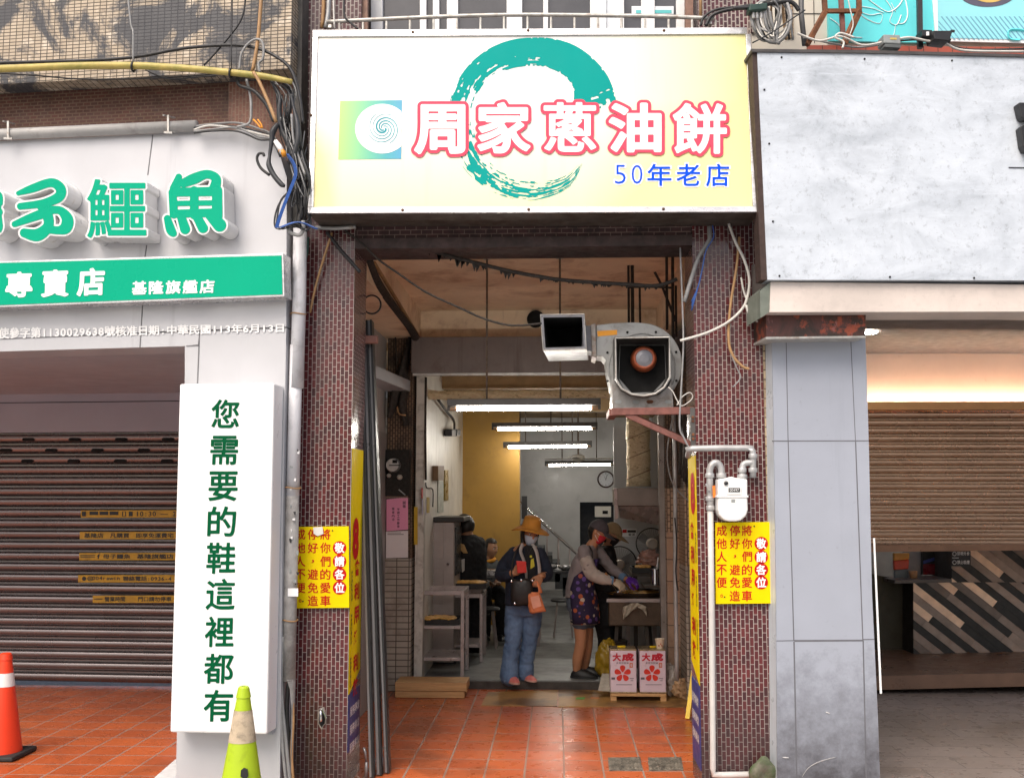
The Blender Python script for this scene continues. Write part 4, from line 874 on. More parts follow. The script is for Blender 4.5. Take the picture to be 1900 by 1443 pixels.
for x, y, w_ in ((1338, 882, .03), (1377, 884, .03), (1317, 882, .026), (1318, 942, .025), (1397, 846, .026), (1397, 872, .026), (1377, 872, .025), (1317, 925, .025)):
    b = B(); q = FP.at(x, y, 0); b.lathe([(w_, -.014), (w_ + .002, -.01), (w_ + .002, .01), (w_, .014)], q, (0, 0, 1), 14); b.build('coupling', m_pgry, o, smooth=40)
b = B(); b.px(FP, [(1322, 901), (1327, 900), (1328, 922), (1323, 923)], .03, .027); b.build('orange_tag', M('tag_orange', (.80, .20, .02), .5), o)
b = B(); b.bar(FP.at(1310, 897, .03), FP.at(1316, 910, .03), .012); b.build('valve_lever', m_pgry, o)
o = thing('gas_meter', 'white household gas meter on the right maroon pillar above the yellow notice', 'gas meter', FP.at(1359, 967))
m_mw = M('meter_white', (.78, .78, .77), .4, var=.04, vs=8, dirt=((.4, .38, .35), .12, 10))
b = B(); b.px(FP, [(1332, 889), (1352, 886), (1358, 884), (1364, 886), (1387, 889), (1387, 920), (1332, 920)], .09, -.04); b.build('top_case', m_mw, o, bevel=.008)
b = B(); b.px(FP, [(1332, 921), (1387, 921), (1388, 946), (1384, 957), (1375, 965), (1366, 967), (1352, 967), (1343, 964), (1335, 956), (1332, 946)], .10, -.045); b.build('lower_case', m_mw, o, bevel=.010)
b = B(); b.px(FP, R4(1330, 919, 1389, 923), .105, -.045); b.build('seam_flange', m_mw, o, bevel=.003)
b = B(); b.px(FP, R4(1348, 902, 1376, 917), .098, .08); b.build('counter_frame', m_mw, o, bevel=.003)
b = B(); b.px(FP, R4(1352, 905, 1373, 912.5), .1, .097); b.build('counter_window', m_hole, o)
b = B(); put(b, FP, '00497', R4(1354, 906.5, 1371, 911), .1008, .0); b.build('counter_digits', m_pwhite, o)
b = B(); b.lathe([(.013, 0), (.012, .012), (.006, .016)], FP.at(1347, 896, .09), (0, -1, 0), 12); b.build('test_plug', m_blk, o, smooth=40)
b = B(); b.px(FP, R4(1357, 926, 1364, 932), .1015, .0995); b.build('type_plate', m_gbox, o)
# ================================================================ WHITE DRAINPIPE on the left
m_pvc = M('pvc_white', (.60, .60, .63), .4, var=.08, vs=4, dirt=((.16, .15, .14), .3, 5), streak=((.26, .25, .24), .30, 9))
m_pvcg = M('pvc_grimy', (.34, .33, .32), .6, var=.3, vs=7, dirt=((.10, .09, .085), .5, 5))
FD = YPl(6.40)
o = thing('drainpipe', 'tall white plastic drainpipe, grimy and broken open at its foot, beside the left maroon pillar', 'pipe', FD.at(536, 1460))
b = B(); b.tube([FD.at(x, y) for x, y in ((557, 425), (555, 560), (550, 720))], .044, 18); b.build('upper_length', m_pvc, o, smooth=True)
b = B(); b.tube([FD.at(x, y) for x, y in ((550, 640), (543, 930))], .0405, 18); b.build('middle_length', m_pvc, o, smooth=True)
b = B(); b.tube([FD.at(x, y) for x, y in ((543.2, 920), (538, 1140), (536, 1262))], .041, 18); b.build('lower_length', m_pvcg, o, smooth=True)
# broken lower section: half shell only
b = B(); n_ = 14; vs2 = []
for k in range(12):
    yy = 1258 + k * 18; cc = FD.at(536 - k * .5, yy); sp_ = np.interp(k, [0, 1, 3, 8, 11], [math.pi * 1.0, 2.2, 1.55, 1.35, 1.3])
    for j in range(n_):
        a_ = -.2 + (j / (n_ - 1) * 2 - 1) * sp_ * .5 - .35
        for rr in (.041,): vs2.append(cc + Vector((math.cos(a_ + .6) * rr, math.sin(a_ + .6) * -rr, 0)))
b.add(vs2, [(k * n_ + j, k * n_ + j + 1, (k + 1) * n_ + j + 1, (k + 1) * n_ + j) for k in range(11) for j in range(n_ - 1)]); b.build('broken_foot', m_pvcg, o, smooth=True)
for y in (583, 905, 1150):
    c = FD.at(553.5 if y < 700 else (544 if y < 1000 else 538), y); b = B(); b.tube([c + Vector((math.cos(a) * .047, math.sin(a) * .047, .004 * math.sin(2 * a))) for a in np.linspace(0, 2 * math.pi, 19)[:-1]], .0045, 6, closed=True); b.build('wire_tie', m_ctan, o, smooth=True)
b = B(); b.px(FD, R4(534, 1091, 553, 1106), .045, .0425); b.build('paper_label', m_pwhite, o)
rr = random.Random(3); b = B()
for i in range(16):
    y = rr.uniform(820, 1100); x = 545 - (y - 900) * .024 + rr.uniform(-9, 9); w_, h_ = rr.uniform(2, 6), rr.uniform(2, 9)
    b = B(); b.px(FD, [(x, y), (x + w_, y + rr.uniform(-2, 2)), (x + w_ * rr.uniform(.6, 1), y + h_), (x + rr.uniform(-1, 2), y + h_ * .8)], .0445, .041); b.build('torn_sticker', [m_pwhite, m_gbox, m_blk][i % 3], o)
for i, (pts, r, mt) in enumerate((([(536, 1262), (532, 1320), (538, 1400), (543, 1470)], .014, m_cblk), ([(540, 1270), (544, 1330), (541, 1400), (546, 1470)], .010, m_ctan), ([(524, 1180), (522, 1280), (530, 1370), (540, 1470)], .012, m_cgry), ([(521, 1300), (524, 1380), (533, 1470)], .010, m_cgry))):
    cable(FD, [(x, y, .0 + .012 * i) for x, y in pts], r, mt, ('thick black cable coming out of the broken drainpipe', 'tan cable coming out of the broken drainpipe', 'grey cable running down to the left of the broken drainpipe', 'grey cable lowest beside the pillar foot of the shoe shop')[i])
# ================================================================ CABLES on the left
bam = M('bamboo', (.46, .36, .10), .5, var=.2, vs=10, dirt=((.20, .22, .04), .4, 6), stretch=(1, 1, 1)); FB = Plane(FL.p + FL.n * .10, -6)
o = thing('bamboo_pole', 'weathered yellow bamboo pole hung by wires across the beige mosaic wall', 'pole', FB.at(270, 150))
b = B(); b.tube([FB.at(x, y, .10) for x, y in ((-300, 136), (0, 128), (130, 123), (240, 122), (330, 126), (420, 134), (490, 142), (541, 152))], [.024, .024, .024, .023, .022, .021, .020, .016], 12, sm=3); b.build('cane', bam, o, smooth=True)
for x, y in ((247, 124), (428, 136)):
    b = B(); b.tube([FB.at(x + .5 * math.cos(a), y + .5, .10) + Vector((0, math.sin(a) * .028, math.cos(a) * .028)) for a in np.linspace(0, 2 * math.pi, 13)[:-1]], .007, 6, closed=True); b.build('lashing', m_cblk, o, smooth=True)
cable(FB, [(247, 120), (247, 60), (243, 46), (234, -40)], .006, m_cgry, 'hanging wire holding the middle of the bamboo pole', .10, sm=3)
cable(FB, [(429, 132), (430, 60), (432, -40)], .004, m_cblk, 'thin straight wire holding the right part of the bamboo pole', .10, sm=2)
cable(FB, [(-200, 124), (0, 117), (150, 113), (250, 106), (340, 90), (420, 84), (470, 88), (510, 104), (540, 130), (556, 180), (562, 230)], .011, m_cblk, 'thick black cable rising over the bamboo pole and bending down by the sign', .06)
cable(FB, [(378, 122), (420, 75), (450, 30), (457, -30)], .006, m_cblk, 'black wire slanting up the beige mosaic wall', .04)
cable(FB, [(-100, 130), (60, 140), (150, 147), (260, 146), (380, 139), (400, 130)], .005, m_cblk, 'thin black wire sagging below the bamboo pole', .05)
cable(FB, [(270, 130), (310, 146), (360, 144), (420, 138)], .005, m_cblk, 'short thin black wire sagging below the right part of the bamboo pole', .05)
cable(FB, [(487, -40), (480, 60), (473, 110), (468, 133)], .012, m_ctan, 'tan wooden stick standing up behind the bamboo pole end', .07, sm=2, name='stick')
cable(FB, [(470, 134), (480, 150), (498, 190), (512, 226)], .011, m_ctan, 'tan strap running down from the bamboo pole into the cable tangle', .16, sm=3)
o = thing('conduit', 'grey plastic conduit lying along the top edge of the shoe shop fascia', 'conduit', FL.at(180, 255, .05))
b = B(); b.tube([FL.at(x, y, .03) for x, y in ((-300, 268), (0, 250), (365, 234))], .038, 14); b.build('conduit_pipe', M('conduit_grey', (.37, .36, .35), .5, var=.12, vs=6, dirt=((.15, .13, .12), .25, 6)), o, smooth=True)
for x, y in ((15, 247), (312, 236)):
    b = B(); b.bar(FL.at(x, y - 22, .075), FL.at(x, y + 13, .075), .012, .008); b.bar(FL.at(x - 9, y - 22, .075), FL.at(x + 12, y - 17, -.03), .012, .008); b.bar(FL.at(x - 7, y + 10, .076), FL.at(x + 8, y + 11, .076), .014, .012); b.build('hanger', m_galv, o)
for i in range(5):
    y = 231 + i * 3; cable(FL, [(360, y + 4), (390, y + rr.uniform(-4, 3)), (440, y + rr.uniform(-3, 5)), (480, y + 8 + i * 2), (505, 250 + i * 3), (520, 275 + i * 4)], .0065, [m_cgry, m_cblk, m_cwht, m_cgry, m_cblk][i],
          ('grey', 'black', 'white', 'lower grey', 'lower black')[i] + ' cable leaving the conduit end towards the tangle', .05 + .01 * i)
# the big tangle between the shoe shop and the yellow sign
FT = Plane(FL.p + FL.n * .06, -6)
tg = thing('cable_tangle', 'dense tangle of black and grey cables hanging beside the yellow sign', 'cable bundle', FT.at(540, 420))
tr = random.Random(11)
main = [(500, 150), (515, 175), (517, 215), (522, 250), (532, 290), (543, 330), (548, 370), (546, 410)]
m_tape = M('taped_cable', (.035, .037, .042), .45, var=.3, vs=20)
b = B(); b.tube([FT.at(x, y, .10) for x, y in ((503, 150), (519, 178), (518, 205), (522, 240), (534, 262), (540, 290))], [.010, .011, .017, .016, .020, .012], 9, sm=5); b.build('taped_trunk', m_tape, tg, smooth=True)
b = B(); b.tube([FT.at(x, y, .13) for x, y in ((516, 230), (506, 245), (504, 262), (500, 290), (499, 306), (508, 325), (522, 342), (528, 345))], [.013, .020, .014, .010, .017, .017, .016, .010], 9, sm=5); b.build('taped_trunk', m_tape, tg, smooth=True)
b = B(); b.tube([FT.at(x, y, .12) for x, y in ((540, 175), (545, 200), (552, 230), (553, 260), (545, 290), (547, 320))], [.008, .009, .018, .020, .015, .012], 9, sm=5); b.build('taped_trunk', m_tape, tg, smooth=True)
b = B(); b.tube([FT.at(x, y, .11) for x, y in ((500, 325), (484, 312), (477, 296), (480, 286), (488, 285), (490, 290))], .009, 8, sm=5); b.build('cable', m_cblk, tg, smooth=True)
b = B(); b.tube([FT.at(x, y, .10) for x, y in ((441, 140), (444, 158), (470, 168), (490, 188), (500, 205), (508, 225))], [.011, .011, .012, .013, .013, .012], 8, sm=5); b.build('cable', m_cblk, tg, smooth=True)
b = B(); b.tube([FT.at(x, y, .08) for x, y in ((457, 148), (464, 175), (466, 200), (463, 228), (440, 236))], .009, 8, sm=5); b.build('cable', m_cgry, tg, smooth=True)
b = B(); b.tube([FT.at(x, y, .12) for x, y in ((444, 130), (448, 100), (462, 80), (478, 73), (488, 82), (488, 108), (480, 118), (482, 134))], .008, 8, sm=5); b.build('cable', m_cgry, tg, smooth=True)
for i in range(34):
    o0 = tr.uniform(-16, 16); k0 = tr.randint(0, 3); k1 = tr.randint(5, 7); pts = []
    for k in range(k0, k1 + 1):
        x, y = main[k]; s_ = 1.0 if k < 6 else .7
        pts.append((x + 14 + o0 * s_ + tr.uniform(-9, 9), y + tr.uniform(-7, 7), .02 + tr.uniform(0, .12)))
    if i % 3 == 0: pts.append((pts[-1][0] + tr.uniform(-26, -5), pts[-1][1] + tr.uniform(-12, 14), .1))
    if i % 4 == 1: pts.append((560 + tr.uniform(0, 10), 300 + tr.uniform(-60, 60), .05)); 
    b = B(); b.tube([FT.at(*p) for p in pts], tr.choice([.0035, .005, .006, .008]), 6, sm=5); b.build('cable', [m_cblk, m_cgry, m_cblk, m_tape, m_cgry, m_cblk][i % 6], tg, smooth=True)
for i in range(4):
    b = B(); b.tube([FT.at(x + i * 1.6, y, .15 + i * .006) for x, y in ((530, 286), (543, 305), (546, 325), (537, 350), (527, 375), (513, 415), (516, 422), (550, 412), (585, 425))], .0032, 6, sm=5); b.build('blue_wire', m_cblu, tg, smooth=True)
for i in range(5):
    b = B(); b.tube([FT.at(x + tr.uniform(-4, 4), y + tr.uniform(-4, 4), .14) for x, y in ((545, 350), (520, 372), (512, 410), (518, 424), (545, 418), (562, 424))], .0028, 6, sm=5); b.build('cable', m_cblk, tg, smooth=True)
b = B(); b.tube([FT.at(x, y, .16) for x, y in ((511, 262), (518, 272), (524, 284))], [.014, .018, .016], 10); b.build('white_plug', m_pwhite, tg, smooth=True)
b = B(); b.tube([FT.at(x, y, .16) for x, y in ((520, 278), (526, 284), (528, 290))], [.016, .017, .014], 10); b.build('orange_plug', m_corg, tg, smooth=True)
b = B(); b.tube([FT.at(x, y, .12) for x, y in ((534, 420), (540, 432), (556, 436), (563, 424), (562, 410))], .012, 8, sm=4); b.build('cable', m_cgry, tg, smooth=True)
for i in range(2):
    b = B(); b.tube([FT.at(x, y, .13) for x, y in ((470 + i * 8, 222), (478 + i * 6, 230), (484 + i * 3, 238))], .006, 6, sm=3); b.build('orange_wire', m_corg, tg, smooth=True)
# upper left: downpipes and wires beside the window
cable(YPl(6.50), [(602, -60), (600, 20), (597, 52)], .013, m_ctan, 'thin orange brown pipe on the maroon wall left of the railing', sm=2, name='thin_pipe', group=None)
cable(YPl(6.48), [(613, -60), (609, 25), (604, 52)], .016, m_pgry, 'grey pipe on the maroon wall left of the railing', sm=2, name='thin_pipe', group=None)
cable(YPl(6.38), [(618, -60), (619, 20), (621, 54)], .006, m_cwht, 'white cable dropping past the left railing end', sm=2)
cable(YPl(6.37), [(639, -60), (638, 10), (640, 32), (652, 44), (664, 54)], .0065, m_cblk, 'black and white cable bending behind the left sign corner', sm=4)
cable(YPl(6.46), [(1300, -60), (1300, 40)], .010, m_ctan, 'thin brown pipe on the maroon wall right of the window', sm=2, name='thin_pipe', group=None)
# cables below the sign, left and right pillars
cable(YPl(6.50), [(586, 422), (620, 424), (660, 421)], .014, m_pgry, 'short grey tube under the left end of the yellow sign', sm=2)
cable(YPl(6.50), [(616, 432), (602, 475), (586, 530), (575, 580)], .008, m_ctan, 'tan cable slanting down the left maroon pillar', sm=3)
cable(YPl(6.50), [(606, 430), (630, 462), (655, 490), (668, 505)], .012, m_cblk, 'black cable slanting across the top of the left maroon pillar', sm=3)
cable(YPl(6.42), [(571, 440), (569, 470), (561, 500), (560, 512)], .010, M('cable_dkgreen', (.015, .06, .05), .5), 'dark green cable end hanging in front of the drainpipe', sm=3)
cable(YPl(6.50), [(640, 428), (672, 452), (700, 480), (740, 508), (790, 542), (850, 570), (900, 592), (950, 604), (1005, 600)], .007, m_cbrn, 'long sooty wire sagging from the left pillar to the blower duct', sm=3)
cable(YPl(6.7), [(775, 459), (830, 474), (880, 487), (950, 504), (1030, 518), (1100, 524), (1170, 528), (1220, 530), (1256, 518)], .013, m_cbrn, 'thick sooty cable hung with grease across the arcade mouth', sm=4)
fr_ = random.Random(21)
gs = B()
for i in range(60):
    u = fr_.random(); x = 780 + u * 470; y = float(np.interp(x, [775, 830, 880, 950, 1030, 1100, 1170, 1220, 1256], [459, 474, 487, 504, 518, 524, 528, 530, 518])); L = fr_.choice([3, 4, 5, 7, 12]) * (1.2 if 790 < x < 1000 else .7)
    a_, c_ = YPl(6.7).at(x - 2.5, y + 2), YPl(6.7).at(x + 2.5 + L * .3, y + 2.5); t_ = YPl(6.7).at(x + fr_.uniform(-1, 2), y + 3 + L)
    gs.add([a_, c_, t_, a_ + Vector((0, .012, 0)), c_ + Vector((0, .012, 0))], [(0, 1, 2), (3, 2, 4), (0, 2, 3), (1, 4, 2), (0, 3, 4, 1)])
o = gs.build('grease_drip', m_cbrn); tag(o, 'ragged black grease hanging along the sooty cable', 'grease'); o['kind'] = 'stuff'
cable(YPl(6.46), [(1352, 415), (1365, 450), (1380, 480), (1390, 515), (1388, 545), (1378, 572), (1350, 598), (1310, 618), (1262, 632)], .009, m_cwht, 'white flexible cable looping from the right pillar to the blower', sm=5)
cable(YPl(6.46), [(1384, 566), (1392, 585), (1405, 595), (1420, 602)], .009, m_cwht, 'white cable branch running to the rusty box', sm=4)
cable(YPl(6.46), [(1375, 515), (1383, 550), (1400, 572), (1422, 590)], .006, m_cwht, 'thinner white cable branch running to the rusty box', sm=4)
cable(YPl(6.48), [(1372, 440), (1366, 500), (1355, 570), (1352, 630), (1360, 660), (1378, 680), (1390, 684)], .009, m_ctan, 'tan cable hanging down the right maroon pillar', sm=5)
cable(YPl(6.48), [(1356, 600), (1352, 640), (1366, 680), (1374, 700), (1360, 718)], .004, m_cgry, 'thin grey wire curling on the right maroon pillar', sm=5)
for i in range(3): cable(YPl(6.48), [(1322, 418), (1324, 440), (1310, 465), (1303, 500), (1296, 530), (1283, 560 + i * 8)], .004, m_cblu, ('upper', 'middle', 'lower')[i] + ' blue wire at the inner edge of the right maroon pillar', .02 + i * .01, sm=4)
cable(YPl(6.5), [(1316, 420), (1316, 445), (1296, 478), (1282, 520), (1270, 560)], .014, m_cgry, 'grey corrugated tube at the inner edge of the right maroon pillar', sm=3)
cable(YPl(6.5), [(1262, 460), (1266, 560), (1268, 640), (1264, 720), (1261, 790), (1268, 810), (1277, 828)], .006, m_cgry, 'long thin grey cable hanging past the blower', sm=4)
# ================================================================ PADLOCK HOLE IN THE LEFT PILLAR
o = thing('broken_pillar_tap', 'chrome tap stub in a broken hole low on the left maroon pillar', 'tap', FN.at(597, 1345))
b = B(); hs = [(597 + rr.uniform(.75, 1.1) * 9 * math.cos(a), 1330 + rr.uniform(.8, 1.1) * 22 * math.sin(a)) for a in np.linspace(0, 2 * math.pi, 13)[:-1]]; b.px(FN, hs, -.001, -.008); b.build('hole_rim', M('broken_mortar', (.24, .21, .18), .9, var=.4, vs=30), o)
b = B(); b.px(FN, [(597 + (x - 597) * .7, 1334 + (y - 1330) * .65) for x, y in hs], .0005, -.004); b.build('hole', m_hole, o)
m_chr = M('chrome', (.7, .7, .72), .12, 1.0, var=.05)
b = B(); b.tube([FN.at(595, 1318, .0), FN.at(595, 1320, .03), FN.at(595, 1338, .035)], .010, 10, sm=3); b.build('spout', m_chr, o, smooth=True)
b = B(); b.bar(FN.at(597, 1314, .03), FN.at(606, 1332, .03), .009); b.build('lever', m_chr, o, bevel=.002)
# ================================================================ TRAFFIC CONES
m_cone = M('cone_orange', (.80, .05, .01), .4, var=.05, vs=4, dirt=((.35, .04, .02), .15, 8)); m_refl = M('cone_white', (.75, .75, .74), .3, var=.05); m_rub = M('cone_rubber', (.02, .02, .02), .7)
q = G(2, 1402); o = thing('traffic_cone', 'orange traffic cone with a white band and black base, cut by the left edge', 'traffic cone', q)
def cone(o, q, H, r0, r1, mat, band, bmat, base, bsz):
    rad = lambda z: r0 + (r1 - r0) * z / H
    a, c = band
    b = B(); b.lathe([(r0, .035), (rad(a), a)], q, n=32, caps=False); b.build('lower_body', mat, o, smooth=True)
    b = B(); b.lathe([(rad(a) + .002, a), (rad(c) + .002, c)], q, n=32, caps=False); b.build('band', bmat, o, smooth=True)
    b = B(); b.lathe([(rad(c), c), (rad(H * .93), H * .93), (rad(H * .93) + .004, H * .935), (r1 + .003, H * .99), (r1 * .8, H), (.012, H), (.012, H - .03)], q, n=32, caps=False); b.build('top_body', mat, o, smooth=30)
    b = B(); h = bsz / 2; b.box((q.x - h, q.y - h, q.z + .001), (q.x + h, q.y + h, q.z + .035)); b.build('base', base, o, bevel=.012)
cone(o, q, .70, .135, .035, m_cone, (.475, .565), m_refl, m_rub, .34)
q = G(449, 1528, -.002); q.z = -.13; q = Vector((P(449, 1400, 5.7).x, 5.7, -.13)); Hc = P(452, 1272, 5.7).z + .13
o = thing('traffic_cone', 'lime green traffic cone with a torn peeling band in front of the white sign box', 'traffic cone', q)
m_lime = M('cone_lime', (.38, .52, .012), .4, var=.08, vs=5, dirt=((.20, .26, .02), .2, 9)); m_peel = M('cone_peeling', (.50, .40, .28), .7, var=.2, vs=12, dirt=((.10, .09, .07), .35, 20))
cone(o, q, Hc, .165, .027, m_lime, (Hc - .29, Hc - .125), m_peel, m_rub, .38)
b = B(); b.px(Plane((q.x, q.y - .095, 0)), [(447, 1428), (452, 1424), (459, 1427), (460, 1440), (455, 1446), (446, 1440)], .0, -.01); b.build('black_scuff', m_blk, o)
# white kerb stripe, stones and drain details at the pillar feet
b = B(); b.add([G(285, 1443, .004), G(325, 1408, .004), G(333, 1410, .004), G(322, 1460, .004), G(285, 1480, .004)], [(0, 1, 2, 3, 4)]); b.build('painted_edge', M('worn_white_paint', (.62, .62, .62), .6, var=.15, vs=12), None); 
o = bpy.data.objects['painted_edge']; tag(o, 'worn white painted flap of floor at the foot of the grey pillar', 'painted floor mark')
m_stone = M('mossy_stone', (.15, .14, .11), .85, var=.35, vs=14, dirt=((.035, .075, .012), .62, 9), bump=.6, bs=40)
def rock(c, r, seed):
    rg = random.Random(seed); b = B(); b.ball(c, r, 26, 18); ph = [rg.uniform(0, 6) for _ in range(6)]
    for v in b.v:
        d = v - Vector(c); k = 1 + .34 * math.sin(d.x * 43 + ph[0]) * math.cos(d.z * 27 + ph[1]) + .20 * math.sin(d.y * 60 + ph[2] + d.z * 22); v.xyz = Vector(c) + d * k
    return b
tag(rock(P(1416, 1432, 6.5), (.060, .06, .085), 3).build('stone', m_stone, None, smooth=True), 'mossy stone wedged between the maroon pillar and the blue grey pillar', 'stone', None)
# ================================================================ FLUORESCENT LIGHTS
m_tube = emit('tube_glow', (1, .94, .84), 66); m_fix = M('fixture_grey', (.10, .095, .09), .5, var=.2, vs=9); m_cap = M('tube_cap', (.40, .26, .16), .4, .4)
m_rod = M('rod_greasy', (.17, .13, .10), .6, .3, var=.35, vs=40)
FLG = 'fluorescent tubes hanging in a row into the shop'
def tube_light(lab, Y, x0, x1, y0, y1, zc, rods):
    a, c = P(x0, y0, Y), P(x1, y1, Y); o = thing('fluorescent_light', lab, 'light', (a + c) / 2, FLG)
    d = (c - a).normalized(); L = (c - a).length; s = L / 1.12
    b = B(); b.tube([a + d * .06, c - d * .06], .0155 * s, 12); b.build('tube', m_tube, o, smooth=40)
    for p, q in ((a, a + d * .058), (c, c - d * .058)): b = B(); b.tube([p, q], .014, 10); b.build('end_cap', m_cap, o, smooth=40)
    b = B(); u = Vector((0, .0, .045)); b.bar(a + u - d * .01, c + u + d * .01, .075, .05); b.build('housing', m_fix, o, bevel=.004)
    for p in (a, c): b = B(); b.bar(p + Vector((0, 0, .02)), p - Vector((0, 0, .012)), .02, .03); b.build('socket', m_fix, o)
    for x in rods:
        q = P(x, y0, Y) + Vector((0, 0, .07)); b = B(); b.tube([q, Vector((q.x, q.y, zc))], .0075, 7); b.build('hanging_rod', m_rod, o, smooth=True)
        b = B(); b.lathe([(.03, -.008), (.028, -.002), (.01, 0)], (q.x, q.y, zc), (0, 0, 1), 14); b.build('ceiling_rose', m_jambw, o)
    return o
tube_light('nearest fluorescent tube, hanging on two long rods under the arcade ceiling', 7.6, 833, 1112, 758.5, 756.5, 3.559, (903, 1040))
tube_light('second fluorescent tube from the street, inside the shop', 11.9, 914, 1107, 795.5, 794.5, 3.2, (965, 1022))
tube_light('third fluorescent tube from the street, inside the shop', 13.6, 935, 1097, 829.5, 827.5, 3.2, (975, 1062))
tube_light('farthest fluorescent tube, nearest the clock', 17.0, 1012, 1139, 863, 861.5, 3.2, (1043, 1107))
# ================================================================ BLOWER on its bracket
m_blow = M('blower_grey', (.36, .365, .36), .45, .2, var=.12, vs=7, dirt=((.16, .14, .12), .32, 8), streak=((.16, .10, .06), .2, 12)); m_duct = M('duct_zinc', (.20, .20, .22), .4, .45, var=.25, vs=6, dirt=((.12, .10, .09), .35, 9))
m_ductblk = M('duct_black', (.006, .006, .006), .9); m_ored = M('motor_red', (.30, .065, .022), .45, var=.25, vs=15, dirt=((.06, .03, .02), .35, 12))  # first material: flat near-black for the duct inside and inlet throat
BL = thing('exhaust_blower', 'grey snail shaped exhaust blower with a square duct mouth, on a steel bracket', 'blower', P(1195, 757, 6.8))
F7 = YPl(6.84)
vol = [(1106, 603), (1140, 599), (1178, 597.5)] + [(1190 + 76 * math.cos(a), 676 - 77 * math.sin(a)) for a in np.linspace(1.45, -.95, 22)] + [(1205, 748), (1150, 742), (1134, 722), (1127, 690), (1124, 668), (1118, 661), (1106, 660)]
b = B(); b.px(F7, vol, 0, -.26); b.build('volute', m_blow, BL, bevel=.006)
b = B(); b.tube([F7.at(1191 + 62 * math.cos(a), 684 - 66 * math.sin(a), .003) for a in np.linspace(0, 2 * math.pi, 41)[:-1]], .006, 6, closed=True, flat=.6); b.build('inlet_ring', m_blow, BL, smooth=True)
for a in np.linspace(.4, 2 * math.pi + .4, 9)[:-1]:
    b = B(); b.lathe([(.009, 0), (.008, .008)], F7.at(1191 + 69 * math.cos(a), 680 - 69 * math.sin(a), 0), (0, -1, 0), 6); b.build('bolt', m_hole, BL)
b = B(); b.px(F7, [(1096, 602), (1105, 600), (1107, 664), (1099, 661)], .02, -.28); b.build('neck_flange', M('flange_rust', (.34, .31, .28), .5, .2, var=.3, vs=20, dirt=((.22, .10, .05), .4, 16)), BL, bevel=.003)
b = B(); b.px(F7, [(1108, 614), (1145, 612), (1145, 621), (1109, 624)], .0025, .0003); b.build('orange_label', M('label_orange', (.85, .35, .02), .5), BL)
# inlet hood: open box flaring out towards the street
FI = YPl(6.62); fr_t = [FI.at(1142, 627), FI.at(1242, 625.5), FI.at(1243, 700), FI.at(1232, 719), FI.at(1216, 730), FI.at(1195, 734), FI.at(1172, 731), FI.at(1154, 721), FI.at(1143, 703)]
bk_t = [F7.at(1150, 640), F7.at(1234, 640), F7.at(1236, 702), F7.at(1226, 718), F7.at(1212, 728), F7.at(1193, 731), F7.at(1172, 729), F7.at(1156, 719), F7.at(1148, 702)]
n_ = len(fr_t); b = B(); cen = sum(fr_t, Vector()) / n_
fo = [cen + (p - cen) * 1.035 for p in fr_t]; b.add(fr_t + bk_t + fo, [(i, (i + 1) % n_, (i + 1) % n_ + n_, i + n_) for i in range(n_)] + [(i, i + 2 * n_, (i + 1) % n_ + 2 * n_, (i + 1) % n_) for i in range(n_)])
b.add(fo + [cen + (p - cen) * 1.035 + Vector((0, .22, 0)) for p in fr_t], [(i, i + n_, (i + 1) % n_ + n_, (i + 1) % n_) for i in range(n_)])
b.build('inlet_hood', M('hood_inner', (.075, .07, .066), .45, .3, var=.35, vs=6, dirt=((.03, .025, .02), .4, 8)), BL)
b = B(); b.tube(fr_t, .007, 6, closed=True); b.build('hood_rim', m_galv, BL)
b = B(); b.px(F7, [(1151, 641), (1233, 641), (1235, 702), (1212, 727), (1172, 728), (1149, 702)], .004, .001); b.build('inlet_throat', m_ductblk, BL)
cH = F7.at(1193, 668, .02)
b = B(); b.lathe([(.078, 0), (.086, .03), (.084, .07), (.072, .10), (.060, .108), (.055, .102)], cH, (0, -1, 0), 28, caps=False); b.build('motor_hub', m_ored, BL, smooth=True)
b = B(); b.lathe([(.056, .100), (.03, .106), (.002, .107)], cH, (0, -1, 0), 24); b.build('hub_cover', m_duct, BL)
# duct elbow
FO = YPl(6.66); o4 = [FO.at(1003, 584), FO.at(1084, 583), FO.at(1088, 648), FO.at(1008, 650)]; i4 = [FO.at(1008, 589), FO.at(1080, 588), FO.at(1083.5, 643), FO.at(1012, 645)]
bk4 = [p + Vector((.03, .55, 0)) for p in o4]; bi4 = [p + Vector((.03, .50, 0)) for p in i4]
b = B(); b.add(o4 + bk4 + i4 + bi4, [(0, 1, 9, 8), (1, 2, 10, 9), (2, 3, 11, 10), (3, 0, 8, 11)] + [(i, i + 4, (i + 1) % 4 + 4, (i + 1) % 4) for i in range(4)] + [(4, 5, 6, 7)]); b.build('duct_mouth', m_duct, BL)
b = B(); b.add(i4 + bi4, [(i, (i + 1) % 4, (i + 1) % 4 + 4, i + 4) for i in range(4)] + [(4, 7, 6, 5)]); 
b.build('duct_inside', m_ductblk, BL)
b = B(); b.tube(o4, .006, 6, closed=True); b.build('mouth_rim', m_galv, BL)
b = B(); b.box(tuple(F7.at(1080, 604, .0)), tuple(F7.at(1098, 660, -.24))); b.build('duct_link', m_duct, BL, bevel=.004)
